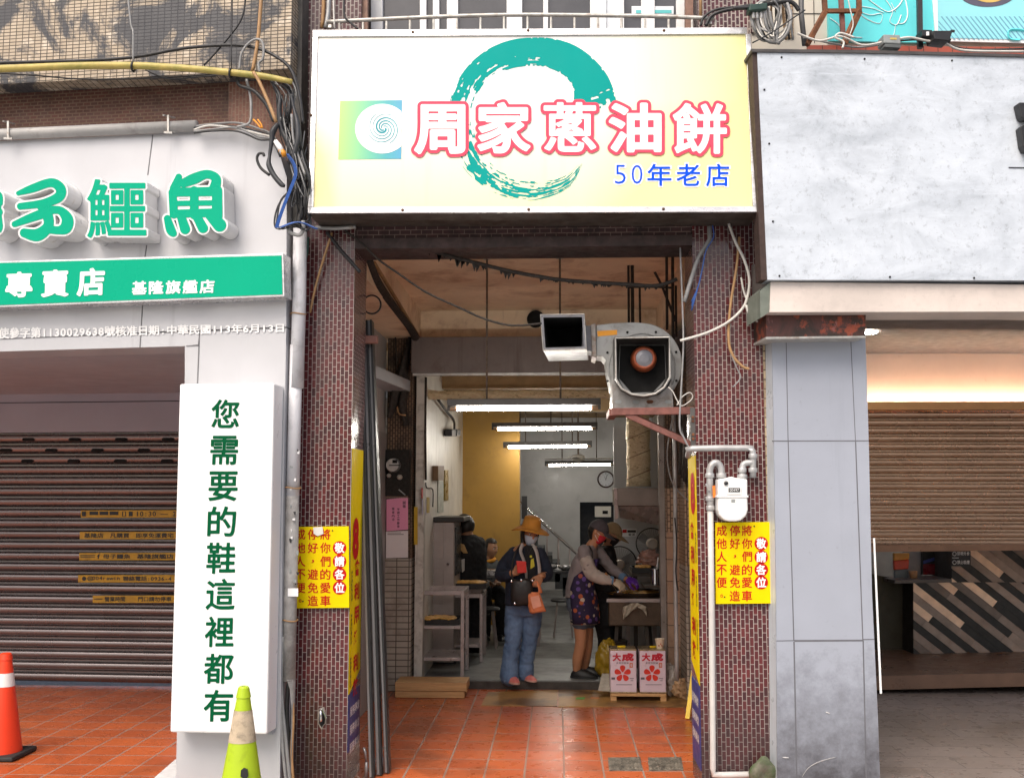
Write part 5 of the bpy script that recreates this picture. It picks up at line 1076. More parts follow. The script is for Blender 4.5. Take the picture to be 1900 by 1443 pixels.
# base plinth and bracket
b = B(); b.px(YPl(6.72), [(1136, 703), (1146, 704), (1150, 722), (1168, 734), (1194, 738), (1222, 732), (1240, 716), (1246, 702), (1250, 757), (1136, 758)], 0, -.30); b.build('base_plate', M('base_zinc', (.30, .29, .28), .4, .45, var=.3, vs=8, dirt=((.14, .10, .07), .4, 10)), BL, bevel=.003)
for x in (1147, 1180, 1206, 1240):
    b = B(); b.px(YPl(6.72), [(x - 7 + 0, 745), (x - 4, 742), (x + 4, 742), (x + 7, 745), (x + 4, 748.5), (x - 4, 748.5)], .002, -.004); b.build('slot', m_rust if x == 1206 else m_gbox, BL)
BK = thing('blower_bracket', 'rusty angle iron bracket with a slanting brace bolted to the right pillar, carrying the blower', 'bracket', P(1285, 830, 6.75))
for Y in (6.60, 7.02):
    b = B(); b.bar(P(1135, 764, Y), Vector((.868, Y, P(1200, 762, Y).z)), .05, .045); b.build('arm', m_rustred, BK, bevel=.002)
b = B(); b.bar(P(1138, 764, 6.62), P(1138, 764, 6.62) + Vector((0, .40, 0)), .05, .045); b.build('cross_arm', m_rustred, BK)
b = B(); b.bar(P(1162, 769, 6.60), Vector((.850, 6.60, P(1283, 824, 6.6).z)), .035, .035); b.build('brace', m_rustred, BK, bevel=.002)
b = B(); b.bar(P(1170, 769, 7.02), Vector((.850, 7.02, P(1270, 815, 7.02).z)), .035, .035); b.build('brace', m_rustred, BK)
b = B(); b.box((.842, 6.56, P(1285, 832, 6.6).z), (.871, 6.66, P(1285, 757, 6.6).z)); b.build('wall_plate', M('plate_steel', (.10, .095, .09), .5, .3, var=.3, vs=9), BK)
for y in (774, 781, 806, 814):
    b = B(); b.lathe([(.010, 0), (.008, .01)], Vector((.857, 6.56, P(1285, y, 6.56).z)), (0, -1, 0), 8); b.build('bolt', m_rust, BK)
for i in range(3): cable(YPl(6.62), [(1240, 718), (1248, 726), (1255, 740), (1262, 752), (1272, 750), (1285, 738), (1280, 728), (1266, 736), (1256, 752)], .0035, m_cwht, ('first', 'second', 'third')[i] + ' of the pale wires looping beside the blower base' if i else 'outermost of the pale wires looping beside the blower base', .0 + .012 * i, sm=5)
# hanging rods, hoop and soot inside the arcade
for i, (x, y0, y1, Y, r) in enumerate(((1166, 462, 600, 7.9, .010), (1173, 456, 602, 7.9, .014), (1187, 532, 602, 7.95, .009), (1237, 466, 612, 7.6, .011), (1248, 458, 640, 7.6, .012), (1254, 530, 625, 7.65, .009))):
    cable(YPl(Y), [(x, y0), (x + .4, (y0 + y1) / 2), (x + 1, y1)], r, m_cbrn, ('thin black rod hanging left of the thick pair over the blower', 'thick black rod hanging over the blower', 'short black rod hanging over the blower', 'black rod hanging near the right pillar, farthest left of its three', 'longest black rod hanging near the right pillar', 'short black rod hanging near the right pillar')[i], name='hanging_rod', group='sooty rods hanging from the arcade ceiling', sm=2)
cable(YPl(7.6), [(1215, 505), (1228, 530), (1240, 560), (1254, 596)], .010, m_cbrn, 'black greasy cable slanting between the hanging rods', sm=3)
cable(YPl(7.9), [(1168, 533), (1200, 532), (1246, 534)], .009, m_cbrn, 'black greasy cable strung level between the hanging rods', sm=2)
o = tag(thing('hoop', '', '', P(690, 582, 7.0)), 'black cable hoop hanging at the left end of the arcade beam', 'hoop')
b = B(); b.tube([P(690 + 16.5 * math.cos(a), 565 + 17 * math.sin(a), 7.02) for a in np.linspace(0, 2 * math.pi, 33)[:-1]], .006, 8, closed=True); b.build('loop', m_cblk, o, smooth=True)
o = thing('sooty_cables', 'thick soot covered cables along the left arcade beam and down the rear pilaster', 'cable bundle', (-1.45, 9.6, 1.9))
b = B(); b.tube([Vector((-1.30, 6.98, 3.42)), Vector((-1.302, 7.4, 3.33)), Vector((-1.298, 8.2, 3.29)), Vector((-1.30, 9.0, 3.275)), Vector((-1.32, 9.60, 3.26))], [.03, .036, .03, .034, .04], 9, sm=5); b.build('beam_cable', m_cbrn, o, smooth=True)
b = B(); b.tube([Vector((-1.296, 7.2, 3.44)), Vector((-1.294, 8.2, 3.37)), Vector((-1.30, 9.55, 3.29))], .014, 7, sm=5); b.build('beam_cable', m_ctan, o, smooth=True)
FPi = YPl(9.66)
b = B(); b.tube([FPi.at(x, y) for x, y in ((762, 622), (756, 650), (748, 690), (738, 720), (730, 750), (722, 775))], [.02, .03, .055, .06, .05, .03], 8, sm=5, flat=.5); b.build('drop_cable', m_cbrn, o, smooth=True)
b = B(); b.tube([FPi.at(x, y) for x, y in ((757, 640), (752, 675), (752, 720), (748, 750), (754, 790))], [.018, .03, .04, .05, .03], 8, sm=5, flat=.5); b.build('drop_cable', m_cbrn, o, smooth=True)
b = B(); b.tube([FPi.at(x, y) for x, y in ((733, 590), (734, 640), (737, 690))], .008, 6, sm=3); b.build('drop_cable', m_cbrn, o, smooth=True)
b = B(); b.tube([FPi.at(x, y, .04) for x, y in ((737, 755), (741, 768), (753, 770))], .007, 6, sm=3); b.build('bare_hook', m_ctan, o, smooth=True)
b = B(); b.lathe([(.085, 0), (.08, .03), (.05, .035)], P(994, 592, 9.8), (0, -1, 0), 24); tag(b.build('wall_hole', m_ductblk), 'black disc standing in for a round pipe hole in the rear wall behind the duct mouth', 'vent')  # the hole's darkness is painted as a flat black disc
# ================================================================ SHUTTER POSTS leaning by the left pillar
m_post = M('post_aluminium', (.26, .25, .25), .35, .35, var=.15, vs=4, stretch=(1, 1, .2)); m_pdk = M('post_black', (.015, .016, .018), .4)
def post(lab, xt, xb, Yt, Yb, w, dpt, mat):
    t_, g_ = P(xt, 596, Yt), Vector((P(xb, 1440, Yb).x, Yb, .004)); o = thing('shutter_post', lab, 'shutter post', g_, 'steel shutter posts stacked against the left pillar')
    b = B(); b.bar(g_, t_, w, dpt, up=(0, 1, 0)); b.build('channel', mat, o, bevel=.003)
    b = B(); d = Vector((w * .5 + .009, -.008, 0)); b.bar(g_ + d, t_ + d, .011, dpt + .012, up=(0, 1, 0)); b.build('edge_strip', m_pdk, o)
    b = B(); q = g_ + Vector((-.028, -.03, .0)); b.tube([q, q + Vector((0, 0, .10))], .010, 8); b.tube([q + Vector((0, -.002, .10)), q + Vector((-.005, -.012, .16)), q + Vector((-.018, -.006, .19))], .008, 8); b.build('floor_bolt', m_post, o, smooth=True)
    return o
post('shutter post nearest the left pillar, black edged', 667, 689, 7.06, 6.80, .016, .06, m_post)
post('middle shutter post, silver with a black edge', 677, 703, 7.10, 6.86, .020, .06, m_post)
post('bright shutter post farthest from the left pillar', 686, 718, 7.14, 6.92, .016, .08, m_post)
b = B(); b.box(tuple(P(668, 622, 7.0)), tuple(P(702, 638, 7.05))); tag(b.build('wooden_wedge', M('wedge_wood', (.30, .14, .11), .7, var=.25, vs=12), None, bevel=.006), 'red brown wooden block clamping the tops of the shutter posts', 'wedge')
# ================================================================ METER BOARD AND PAPERS on the rear left pilaster
FM2 = YPl(9.688)
o = thing('electric_meter', 'sooty electricity meter with a round glass dial on the brown rear pilaster', 'electric meter', FM2.at(738, 920))
b = B(); b.px(FM2, R4(715, 834, 760, 920), .05, -.01); b.build('back_board', m_grime, o, bevel=.004)
c = FM2.at(731, 863, .05); b = B(); b.lathe([(.072, 0), (.072, .06), (.062, .085), (.03, .092)], c, (0, -1, 0), 28); b.build('meter_case', M('meter_glass', (.12, .12, .12), .12, spec=.8), o, smooth=40)
b = B(); b.lathe([(.058, .0925), (.001, .0945)], c, (0, -1, 0), 28); b.build('dial', M('dial_grey', (.46, .44, .42), .4, var=.2, vs=30), o)
b = B(); b.px(FM2, R4(728, 853, 737, 859), .147, .145); b.px(FM2, R4(722, 862, 742, 864), .147, .145); b.build('dial_window', m_hole, o)
for x, y, r in ((742, 885, .024), (722, 882, .02)):
    b = B(); b.lathe([(r, 0), (r, .03), (r * .6, .04)], FM2.at(x, y, .05), (0, -1, 0), 16); b.build('terminal', M('terminal_grey', (.40, .36, .32), .5), o, smooth=40)
b = B(); b.bar(FM2.at(740, 908, .055), FM2.at(752, 918, .055), .018, .01); b.build('lead_seal', m_gbox, o)
o = tag(thing('pink_notice', '', '', FM2.at(738, 984)), 'pink handwritten notice on the rear left pilaster under the meter', 'notice')
b = B(); b.px(FM2, [(717, 926), (757, 922), (757, 982), (717, 985)], .006, .003); b.build('paper', M('paper_pink', (.78, .30, .46), .75, var=.04), o)
b = B()
put(b, FM2, '誠', R4(747, 929, 753, 935), .0075, .01); put(b, FM2, '徵', R4(747, 936, 753, 942), .0075, .01)
for i, ch in enumerate('半頭工作夥伴'): put(b, FM2, ch, R4(736.5, 942 + i * 6.4, 741.5, 947 + i * 6.4), .0075, .01)
for i, ch in enumerate('意者內洽'): put(b, FM2, ch, R4(727, 941 + i * 6.6, 732, 946 + i * 6.6), .0075, .01)
b.build('lettering', m_ink, o)
o = tag(thing('white_notice', '', '', FM2.at(738, 1034)), 'white paper notice on the rear left pilaster below the pink notice', 'notice')
b = B(); b.px(FM2, [(716, 986), (757, 984), (757, 1034), (716, 1035)], .005, .0025); b.build('paper', M('paper_white2', (.72, .66, .66), .75, var=.03), o)
b = B(); b.px(FM2, R4(719, 987.5, 744, 988.3), .006, .0055); b.px(FM2, R4(719, 990.5, 749, 991.6), .006, .0055); b.build('printed_line', m_ink, o)
b = B(); b.px(FM2, R4(714, 919.5, 757, 923), .004, .002); 
for k in range(14): b.px(FM2, R4(716 + k * 3, 918, 717.4 + k * 3, 924), .007, .003)
tag(b.build('torn_edge', M('paper_grey', (.38, .33, .28), .8)), 'torn strip of old paper above the pink notice', 'paper scrap')
# ================================================================ WOODEN BLOCK, CARDBOARD, DRAIN COVERS
t = MT('raw_plank'); f = t.noise(9, 6, .65, stretch=(.5, 1, 6)); t.col(t.mix(t.ramp(f, .3, .7), (.40, .21, .085), (.60, .36, .16))); t.rough(.7); t.bump(f, .3, .004); m_plank = t.m
o = thing('wooden_step', 'pale wooden plank box step in front of the steel rack', 'step', G(800, 1293))
a_, c_ = G(733, 1294), G(866, 1292); Yw = 9.38; x0, x1 = P(733, 1290, Yw).x, P(866, 1290, Yw).x
b = B(); b.box((x0, Yw, .003), (x1 - .02, Yw + .30, .062)); b.build('board', m_plank, o, bevel=.004)
b = B(); b.box((x0, Yw - .008, .064), (x1, Yw + .30, .138)); b.build('board', m_plank, o, bevel=.004)
t = MT('cardboard'); f = t.noise(4, 6, .65); g = t.noise(1.7, 5, .6); col = t.mix(t.ramp(f, .35, .65), (.34, .175, .05), (.48, .27, .09)); col = t.mix(t.ramp(g, .48, .60, 0, .85), col, (.10, .045, .016)); t.col(col); t.rough(.45); m_card = t.m
def sheet(pts, z0, z1, mat, lab, name='cardboard_sheet'):
    f = [G(x, y, z1) for x, y in pts]; b = B(); b.prism(f, [Vector((p.x, p.y, z0)) for p in f]); return tag(b.build(name, mat), lab, 'cardboard')
sheet([(906, 1283), (1035, 1279), (1034, 1309), (960, 1308.5), (893, 1308), (897, 1298)], .001, .006, m_card, 'left sheet of greasy cardboard lying before the door step')
sheet([(1036, 1279), (1292, 1281), (1270, 1311), (1150, 1310), (1036, 1310)], .001, .007, m_card, 'right sheet of greasy cardboard lying under the oil tins')
for nm, pts, mt, lab in (('leaf', [(1070, 1293), (1086, 1292.5), (1084, 1296), (1068, 1296)], M('leaf_green', (.12, .38, .08), .6), 'small green leaf scrap on the cardboard'), ('paper_scrap', [(1096, 1292), (1112, 1292), (1111, 1295), (1095, 1295)], M('scrap_orange', (.55, .22, .08), .6), 'small reddish scrap on the cardboard')):
    f = [G(x, y, .011) for x, y in pts]; b = B(); b.prism(f, [p - Vector((0, 0, .002)) for p in f]); tag(b.build(nm, mt), lab, 'scrap')
m_iron = M('cover_iron', (.10, .09, .075), .6, .4, var=.5, vs=30, dirt=((.38, .34, .28), .5, 22))
for x0, x1, lab in ((1128, 1192, 'left rusty ribbed drain cover set in the orange tiles'), (1202, 1268, 'right rusty ribbed drain cover set in the orange tiles')):
    o = thing('drain_cover', lab, 'drain cover', G((x0 + x1) / 2, 1418), 'ribbed drain covers in the arcade floor')
    q = [G(x0, 1406), G(x1 - 4, 1405), G(x1, 1429), G(x0 + 2, 1430)]
    b = B(); b.prism([p + Vector((0, 0, .006)) for p in q], [p + Vector((0, 0, .0008)) for p in q]); b.build('plate', m_iron, o)
    for k in range(9):
        u = (k + .7) / 9.4; a = q[0].lerp(q[1], u); c = q[3].lerp(q[2], u); b = B(); b.bar(a.lerp(c, .10) + Vector((0, 0, .008)), a.lerp(c, .90) + Vector((0, 0, .008)), .012, .006); b.build('rib', m_iron, o)
# ================================================================ OIL TINS, CUP, BAGS
m_tin = M('tin_pink_white', (.66, .54, .62), .35, .15, var=.04, vs=6); m_tinm = M('tin_bare', (.40, .32, .20), .3, .75, var=.2); m_tred = M('tin_red', (.62, .03, .015), .4); m_tcrim = M('tin_crimson', (.45, .01, .03), .4)
zst = .075; YT = 9.30
st = thing('low_stand', 'low wooden stand on the cardboard carrying the two oil tins', 'stand', P(1185, 1290, YT) * Vector((1, 1, 0)) if False else Vector((P(1185, 1288, YT).x, YT + .1, .008)))
xa, xb = P(1133, 1280, YT).x, P(1236, 1280, YT).x
b = B(); b.box((xa, YT - .02, .050), (xb, YT + .26, .073)); b.build('top', m_plank, st, bevel=.003)
for x in (xa + .0, xb - .05):
    b = B(); b.box((x, YT - .01, .009), (x + .05, YT + .25, .049)); b.build('foot', m_plank, st)
def tin(x0, x1, lab):
    xa, xb = P(x0, 1240, YT).x, P(x1, 1240, YT).x; w = xb - xa; H = P(1160, 1204, YT).z - .076
    o = thing('oil_tin', lab, 'oil tin', ((xa + xb) / 2, YT + .11, .076), 'printed square oil tins on the low stand')
    b = B(); b.box((xa, YT, .084), (xb, YT + .22, .076 + H - .012)); b.build('body', m_tin, o, bevel=.006)
    b = B(); b.box((xa - .002, YT - .002, .0765), (xb + .002, YT + .222, .0838)); b.build('bottom_rim', m_tinm, o, bevel=.002)
    b = B(); b.box((xa - .002, YT - .002, .076 + H - .0118), (xb + .002, YT + .222, .076 + H)); b.build('top_rim', m_tinm, o, bevel=.002)
    F = YPl(YT); s = (x1 - x0) / 49.0; X = lambda v: x0 + v * s
    b = B(); put(b, F, '大', R4(X(4), 1211, X(20), 1226), .0025, .05); put(b, F, '成', R4(X(21), 1211, X(44), 1226), .0025, .06); b.build('brand_lettering', m_tcrim, o)
    b = B(); put(b, F, '大豆沙拉油', R4(X(11), 1227.5, X(34), 1231), .0025, .01); b.build('small_lettering', m_ink, o)
    cx, cy = X(23), 1249
    for k in range(5):
        a0 = math.pi / 2 + k * 2 * math.pi / 5; pts = []
        for tt in np.linspace(0, 2 * math.pi, 22)[:-1]:
            rr = 9.0 + 6.6 * math.cos(tt); ww = 6.3 * math.sin(tt) * (.70 + .30 * math.cos(tt)) * 1.05
            pts.append((cx + rr * math.cos(a0) - ww * math.sin(a0), cy - rr * math.sin(a0) - ww * math.cos(a0)))
        b = B(); b.px(F, pts, .0028, .0006); b.build('petal', m_tred, o)
    b = B(); b.px(F, R4(X(36), 1229, X(42), 1238), .0026, .0005); b.build('corner_label', M('label_red', (.55, .12, .03), .4), o)
    b = B(); put(b, F, '福', R4(X(37.2), 1230.3, X(40.8), 1236.5), .0042, .01); b.build('corner_lettering', m_tin, o)
    b = B(); b.px(F, R4(X(2), 1256, X(9), 1260), .0026, .0005); b.px(F, R4(X(36), 1257.5, X(44), 1258.6), .0026, .0005); b.px(F, R4(X(38), 1261.5, X(43), 1262.6), .0026, .0005); b.px(F, R4(X(11), 1269, X(41), 1270), .0026, .0005); b.build('fine_print', M('print_grey', (.12, .10, .12), .5), o)
    return o
tin(1132.5, 1181, 'left printed square oil tin with a red flower, on the low stand'); tin(1187, 1235.5, 'right printed square oil tin with a red flower, paper cup on top')
ztop = P(1160, 1204, YT).z + .001; q = P(1224.5, 1200, YT + .05); q.z = ztop
o = thing('paper_cup', 'small paper cup standing on the right oil tin', 'cup', q)
b = B(); b.lathe([(.030, 0), (.031, .004), (.042, .082), (.044, .086), (.041, .086), (.029, .01), (.0, .009)], q, n=24, caps=False); b.build('cup', M('cup_paper', (.70, .58, .44), .6, var=.05, vs=20), o, smooth=True)
b = B(); 
for i, a in enumerate((-1.9, -1.5, -1.2)):
    p_ = q + Vector((math.cos(a) * .0375, math.sin(a) * .0375, .030 + .014 * (i % 2))); b = B(); b.ball(p_, (.006, .003, .008), 8, 6); b.build('printed_mark', M('cup_mark', (.35, .10, .05), .6), o)
m_ysc = M('plastic_yellow', (.80, .55, .02), .4); m_clear = M('plastic_clear', (.45, .42, .38), .25, var=.3, vs=40)
for i, (x, y, w_) in enumerate(((1153, 1199, .035), (1212, 1199, .03))):
    q = P(x, y, YT + .10); q.z = ztop; b = B(); b.bar(q + Vector((-w_, 0, .008)), q + Vector((w_, .02, .008)), .02, .014); tag(b.build('plastic_clip', m_ysc, None, bevel=.003), ('yellow plastic scrap on the left oil tin', 'yellow green plastic scrap beside the paper cup')[i], 'scrap')
def crumple(name, c, r, seed, mat, lab, cat, k=.30, flat=0):
    rg = random.Random(seed); b = B(); b.ball(c, r, 40, 26); W_ = [(Vector((rg.uniform(-1, 1), rg.uniform(-1, 1), rg.uniform(-1, 1))).normalized(), rg.uniform(4, 16), rg.uniform(0, 6)) for _ in range(12)]
    for v in b.v:
        d = (v - Vector(c)); u = Vector((d.x / r[0], d.y / r[1], d.z / r[2])); s_ = 1 + k * sum(abs(math.sin(w.dot(u) * f_ * .6 + p_)) - .5 for w, f_, p_ in W_) / 4
        v.xyz = Vector(c) + d * s_
    for v in b.v: v.z = max(v.z, .004 + flat)
    return tag(b.build(name, mat, None, smooth=50), lab, cat)
c = P(1124, 1220, 9.75); crumple('plastic_bag', Vector((c.x + .02, 9.95, .25)), (.095, .09, .17), 4, M('bag_mustard', (.30, .19, .012), .35, var=.25, vs=9), 'mustard yellow plastic bag standing behind the left oil tin', 'bag', .28, .08)
c = P(1243, 1246, 9.5); crumple('plastic_bag', Vector((c.x + .01, 9.5, .16)), (.06, .06, .11), 5, m_clear, 'crumpled clear plastic bag right of the oil tins', 'bag', .5)
c = P(1262, 1252, 9.5); crumple('plastic_bag', Vector((c.x, 9.45, .09)), (.07, .06, .07), 6, M('bag_tan', (.42, .26, .14), .4, var=.25, vs=20), 'crumpled tan plastic bag at the foot of the right rear pilaster', 'bag', .45)
b = B(); f = [P(1117, 1250, 9.62), P(1134, 1250, 9.62), P(1133, 1282, 9.40), P(1110, 1281, 9.40)]; b.prism(f, [p + Vector((0, .012, .004)) for p in f]); o = b.build('newspaper', M('newsprint', (.40, .36, .30), .8, var=.2, vs=25), None); tag(o, 'folded newspaper leaning left of the oil tins', 'newspaper')
o = thing('floor_sign', 'yellow folding floor sign half hidden behind the right pillar', 'floor sign', P(1285, 1290, 8.7))
b = B(); f = [P(1285, 1240, 8.75), P(1302, 1240, 8.75), P(1296, 1292, 8.55), P(1273, 1291, 8.55)]
b = B(); b.bar(P(1287, 1244, 8.8), Vector((P(1275, 1291, 8.6).x, 8.6, .006)), .035, .02); b.build('leg', m_ysc, o); b = B(); b.bar(P(1287, 1244, 8.8), Vector((P(1300, 1290, 8.6).x, 8.6, .006)), .035, .02); b.build('leg', m_ysc, o)
# ================================================================ STEEL RACKS, TRAYS, CABINET
m_steel = M('stainless', (.44, .38, .37), .34, .4, var=.12, vs=5, dirt=((.2, .15, .12), .25, 7)); m_tray = M('tray_black', (.012, .011, .010), .5, var=.3, vs=20); m_cake = M('pancake', (.62, .33, .07), .65, var=.35, vs=25, dirt=((.30, .13, .03), .35, 30), bump=.5)
def rack(name, lab, X0, X1, Y0, Y1, zt, shelves, z0=.079, w=.035):
    o = thing(name, lab, 'rack', ((X0 + X1) / 2, (Y0 + Y1) / 2, z0))
    for x in (X0, X1):
        for y in (Y0, Y1): b = B(); b.box((x - w / 2, y - w / 2, z0), (x + w / 2, y + w / 2, zt)); b.build('leg', m_steel, o, bevel=.004)
    for z in (zt,):
        for y in (Y0, Y1): b = B(); b.box((X0 + w / 2, y - w / 2 + .001, z - .042), (X1 - w / 2, y + w / 2 - .001, z - .001)); b.build('top_bar', m_steel, o, bevel=.003)
        for x in (X0, X1): b = B(); b.box((x - w / 2 + .001, Y0 + w / 2, z - .042), (x + w / 2 - .001, Y1 - w / 2, z - .001)); b.build('top_bar', m_steel, o, bevel=.003)
    for z in shelves: b = B(); b.box((X0 + w / 2 + .001, Y0 - w / 2 + .002, z - .03), (X1 - w / 2 - .001, Y1 + w / 2 - .002, z)); b.build('shelf', m_steel, o, bevel=.003)
    return o
Yr = 9.93; X0, X1 = P(767, 1200, Yr).x, P(858, 1200, Yr).x; zr = lambda y, Y=Yr: P(810, y, Y).z
rack('steel_rack', 'brown grey steel rack with two shelves behind the wooden step', X0, X1, Yr, Yr + .5, zr(1095), (zr(1160), zr(1219)))
def tray(lab, cx, Y0, Y1, w, z, cakes, seed):
    o = thing('baking_tray', lab, 'tray', (cx, (Y0 + Y1) / 2, z)); b = B()
    x0, x1 = cx - w / 2, cx + w / 2; b.box((x0, Y0, z + .001), (x1, Y1, z + .008)); b.build('base', m_tray, o)
    for q in ((x0, Y0, x1, Y0 + .012), (x0, Y1 - .012, x1, Y1), (x0, Y0 + .0125, x0 + .012, Y1 - .0125), (x1 - .012, Y0 + .0125, x1, Y1 - .0125)):
        b = B(); b.box((q[0], q[1], z + .0085), (q[2], q[3], z + .05)); b.build('rim', m_tray, o)
    rg = random.Random(seed)
    for i in range(cakes):
        c = Vector((x0 + .07 + (w - .14) * (i + .5) / cakes, (Y0 + Y1) / 2 + rg.uniform(-.08, .02), z + .050)); b = B(); b.ball(c, (w / cakes * .62, .15, .016), 16, 8)
        for v in b.v: v.z += .006 * math.sin(v.x * 60 + i) * math.cos(v.y * 50)
        cg = b.build('pancake', m_cake, None, smooth=True); tag(cg, 'golden scallion pancake in the ' + lab, 'pancake', 'pancakes in the ' + lab)
    return o
tray('black tray on the rack shelf', (X0 + X1) / 2, Yr + .03, Yr + .42, X1 - X0 - .06, zr(1160) + .001, 4, 1)
Yr2 = 10.9; X2, X3 = P(860, 1160, Yr2).x, P(893, 1160, Yr2).x
rack('steel_table', 'narrow steel table leg frame behind the rack, carrying a black tray', X2 - .12, X3, Yr2, Yr2 + .5, P(880, 1101, Yr2).z, (P(880, 1195, Yr2).z,))
tray('black tray by the man in the black shirt', X2 + .05, Yr2 + .02, Yr2 + .42, .38, P(880, 1092, Yr2).z, 2, 2)
o = thing('steel_cabinet', 'tall steel cabinet with two louvred doors behind the rack', 'cabinet', (P(810, 1200, 10.75).x, 10.9, .079))
Yc = 10.72; x0, x1 = P(775, 1100, Yc).x, P(842, 1100, Yc).x; zt_ = P(810, 968, Yc).z
m_cab = M('cabinet_steel', (.40, .34, .32), .36, .35, var=.15, vs=3, streak=((.24, .19, .17), .3, 5))
b = B(); b.box((x0, Yc, .10), (x1, Yc + .75, zt_)); b.build('body', m_cab, o, bevel=.006)
b = B(); b.box((x0 - .05, Yc - .04, zt_ + .002), (x1 + .10, Yc + .8, zt_ + .05)); b.build('top', M('cabinet_top', (.035, .032, .03), .4, .3), o, bevel=.005)
b = B(); b.box((x0 - .02, Yc + .05, .0795), (x1 + .02, Yc + .7, .099)); b.build('plinth', m_pdk, o)
Fc = YPl(Yc)
for y0, y1 in ((973, 1036), (1056, 1120)):
    b = B(); b.px(Fc, R4(779, y0, 823, y1), .012, .001); dr = b.build('door', m_cab, o, bevel=.003)
    for k in range(11):
        b = B(); b.px(Fc, R4(797, y0 + 10 + k * 4.4, 805, y0 + 12.2 + k * 4.4), .014, .0125); b.build('louvre', m_galv, dr)
b = B(); b.bar(Fc.at(829, 1045, .03), Fc.at(833, 1047, .03), .02); b.build('latch', m_chr, o)
b = B(); b.box((x1 + .001, Yc + .08, zt_ - .55), (x1 + .012, Yc + .70, zt_ - .06)); b.build('side_panel', M('side_dark', (.05, .045, .045), .3, .6, var=.4, vs=10), o)
# ================================================================ HOOD, DUCTS
m_hood = M('hood_steel', (.22, .18, .16), .35, .6, var=.2, vs=4, streak=((.12, .09, .07), .3, 6)); m_hood2 = M('hood_bright', (.42, .36, .34), .3, .6, var=.12, vs=4)
t = MT('foil'); f = t.noise(11, 6, .75, stretch=(1, 1, 2.2), dist=1.2); t.col(t.mix(t.ramp(f, .35, .65), (.66, .50, .28), (.92, .80, .58))); t.b.inputs['Metallic'].default_value = .5; t.rough(t.ramp(f, .3, .7, .22, .45)); t.bump(f, 1.0, .03); m_foil = t.m
o = thing('range_hood', 'brown grey steel range hood over the cooks', 'hood', P(1190, 940, 10.4)); Yh = 10.25
b = B(); a4 = [P(1145, 905, Yh), P(1229, 905, Yh), P(1229, 938, Yh), P(1146, 938, Yh)]; b.prism(a4, [p + Vector((0, .9, 0)) for p in a4]); b.build('upper_box', m_hood, o, bevel=.004)
b = B(); a4 = [P(1147, 939, Yh - .002), P(1228.5, 939, Yh - .002), P(1228.5, 975, Yh + .12), P(1150, 960, Yh + .12)]; b.prism(a4, [p + Vector((0, .8, 0)) for p in a4]); b.build('canopy', m_hood2, o, bevel=.004)
b = B(); b.bar(P(1142, 906, Yh), P(1144, 962, Yh + .05), .03); b.build('edge_post', m_steel, o)
o = thing('foil_duct', 'vertical foil wrapped duct rising from the range hood', 'duct', P(1185, 903, 10.6)); c = P(1185, 902, 10.6); pr = []
for k in range(15): pr.append((.118 + (.008 if k % 3 == 0 else 0) + .004 * math.sin(k * 2.1), k * .085))
b = B(); b.lathe(pr, c, n=28); b.build('wrapped_pipe', m_foil, o, smooth=True)
for k in range(4): b = B(); b.tube([c + Vector((math.cos(a) * .124, math.sin(a) * .124, .12 + k * .20 + .05 * math.cos(a))) for a in np.linspace(0, 2 * math.pi, 25)[:-1]], .005, 6, closed=True); b.build('wire_tie', m_cap, o, smooth=True)
a_, c_ = P(783, 733, 10.2), P(1150, 731, 10.2)
b = B(); b.tube([a_.lerp(c_, u) + Vector((0, 0, .004 * math.sin(u * 37))) for u in np.linspace(0, 1, 24)], [.047 + .004 * math.sin(k * 2.3) for k in range(24)], 16); tag(b.build('foil_pipe', m_foil, None, smooth=True), 'horizontal foil wrapped pipe across the top of the doorway', 'pipe')
cable(YPl(9.25), [(1250, 770), (1253, 900), (1253, 1050), (1255, 1180), (1256, 1262)], .019, m_pgry, 'grey conduit pipe standing in front of the right rear pilaster', sm=2, name='conduit_pipe', group=None)
cable(YPl(9.2), [(1251, 765), (1243, 800), (1238, 850), (1250, 900), (1285, 935)], .006, m_cgry, 'thin grey wire drooping in front of the right rear pilaster', sm=4)
cable(YPl(9.2), [(1252, 960), (1256, 1010), (1254, 1060), (1258, 1095)], .007, m_cblk, 'black cable twisted round the right rear conduit', sm=4)
for i in range(5): cable(YPl(9.25), [(1262 + i * 5, 770), (1264 + i * 5 + (i % 2) * 4, 830), (1261 + i * 5, 880 + i * 7)], .014 + .004 * (i % 3), m_cbrn, ('first', 'second', 'third', 'fourth', 'fifth')[i] + ' soot caked strand from the left on the right side pilaster', sm=4, group='soot caked strands on the right side pilaster', name='soot_strand')
# ================================================================ THINGS INSIDE THE SHOP
o = thing('wall_clock', 'round wall clock with a dark rim on the grey back wall', 'clock', P(1124, 904, 18.98)); c = P(1124, 889, 18.995)
b = B(); b.lathe([(.155, 0), (.155, .035), (.142, .05), (.128, .04)], c, (0, -1, 0), 36, caps=False); b.build('rim', M('clock_rim', (.05, .02, .018), .35), o, smooth=40)
b = B(); b.lathe([(.13, .02), (.001, .021)], c, (0, -1, 0), 36); b.build('face', M('clock_face', (.62, .64, .68), .4, var=.02), o)
for k in range(12):
    a = k * math.pi / 6; d = Vector((math.sin(a), 0, math.cos(a))); b = B(); b.bar(c + d * .095 + Vector((0, -.024, 0)), c + d * .115 + Vector((0, -.024, 0)), .010, .004); b.build('hour_mark', m_ink, o)
for a, L, w_ in ((5.8, .06, .012), (.3, .095, .008)):
    d = Vector((math.sin(a), 0, math.cos(a))); b = B(); b.bar(c - d * .015 + Vector((0, -.03, 0)), c + d * L + Vector((0, -.03, 0)), w_, .004); b.build('hand', m_ink, o)
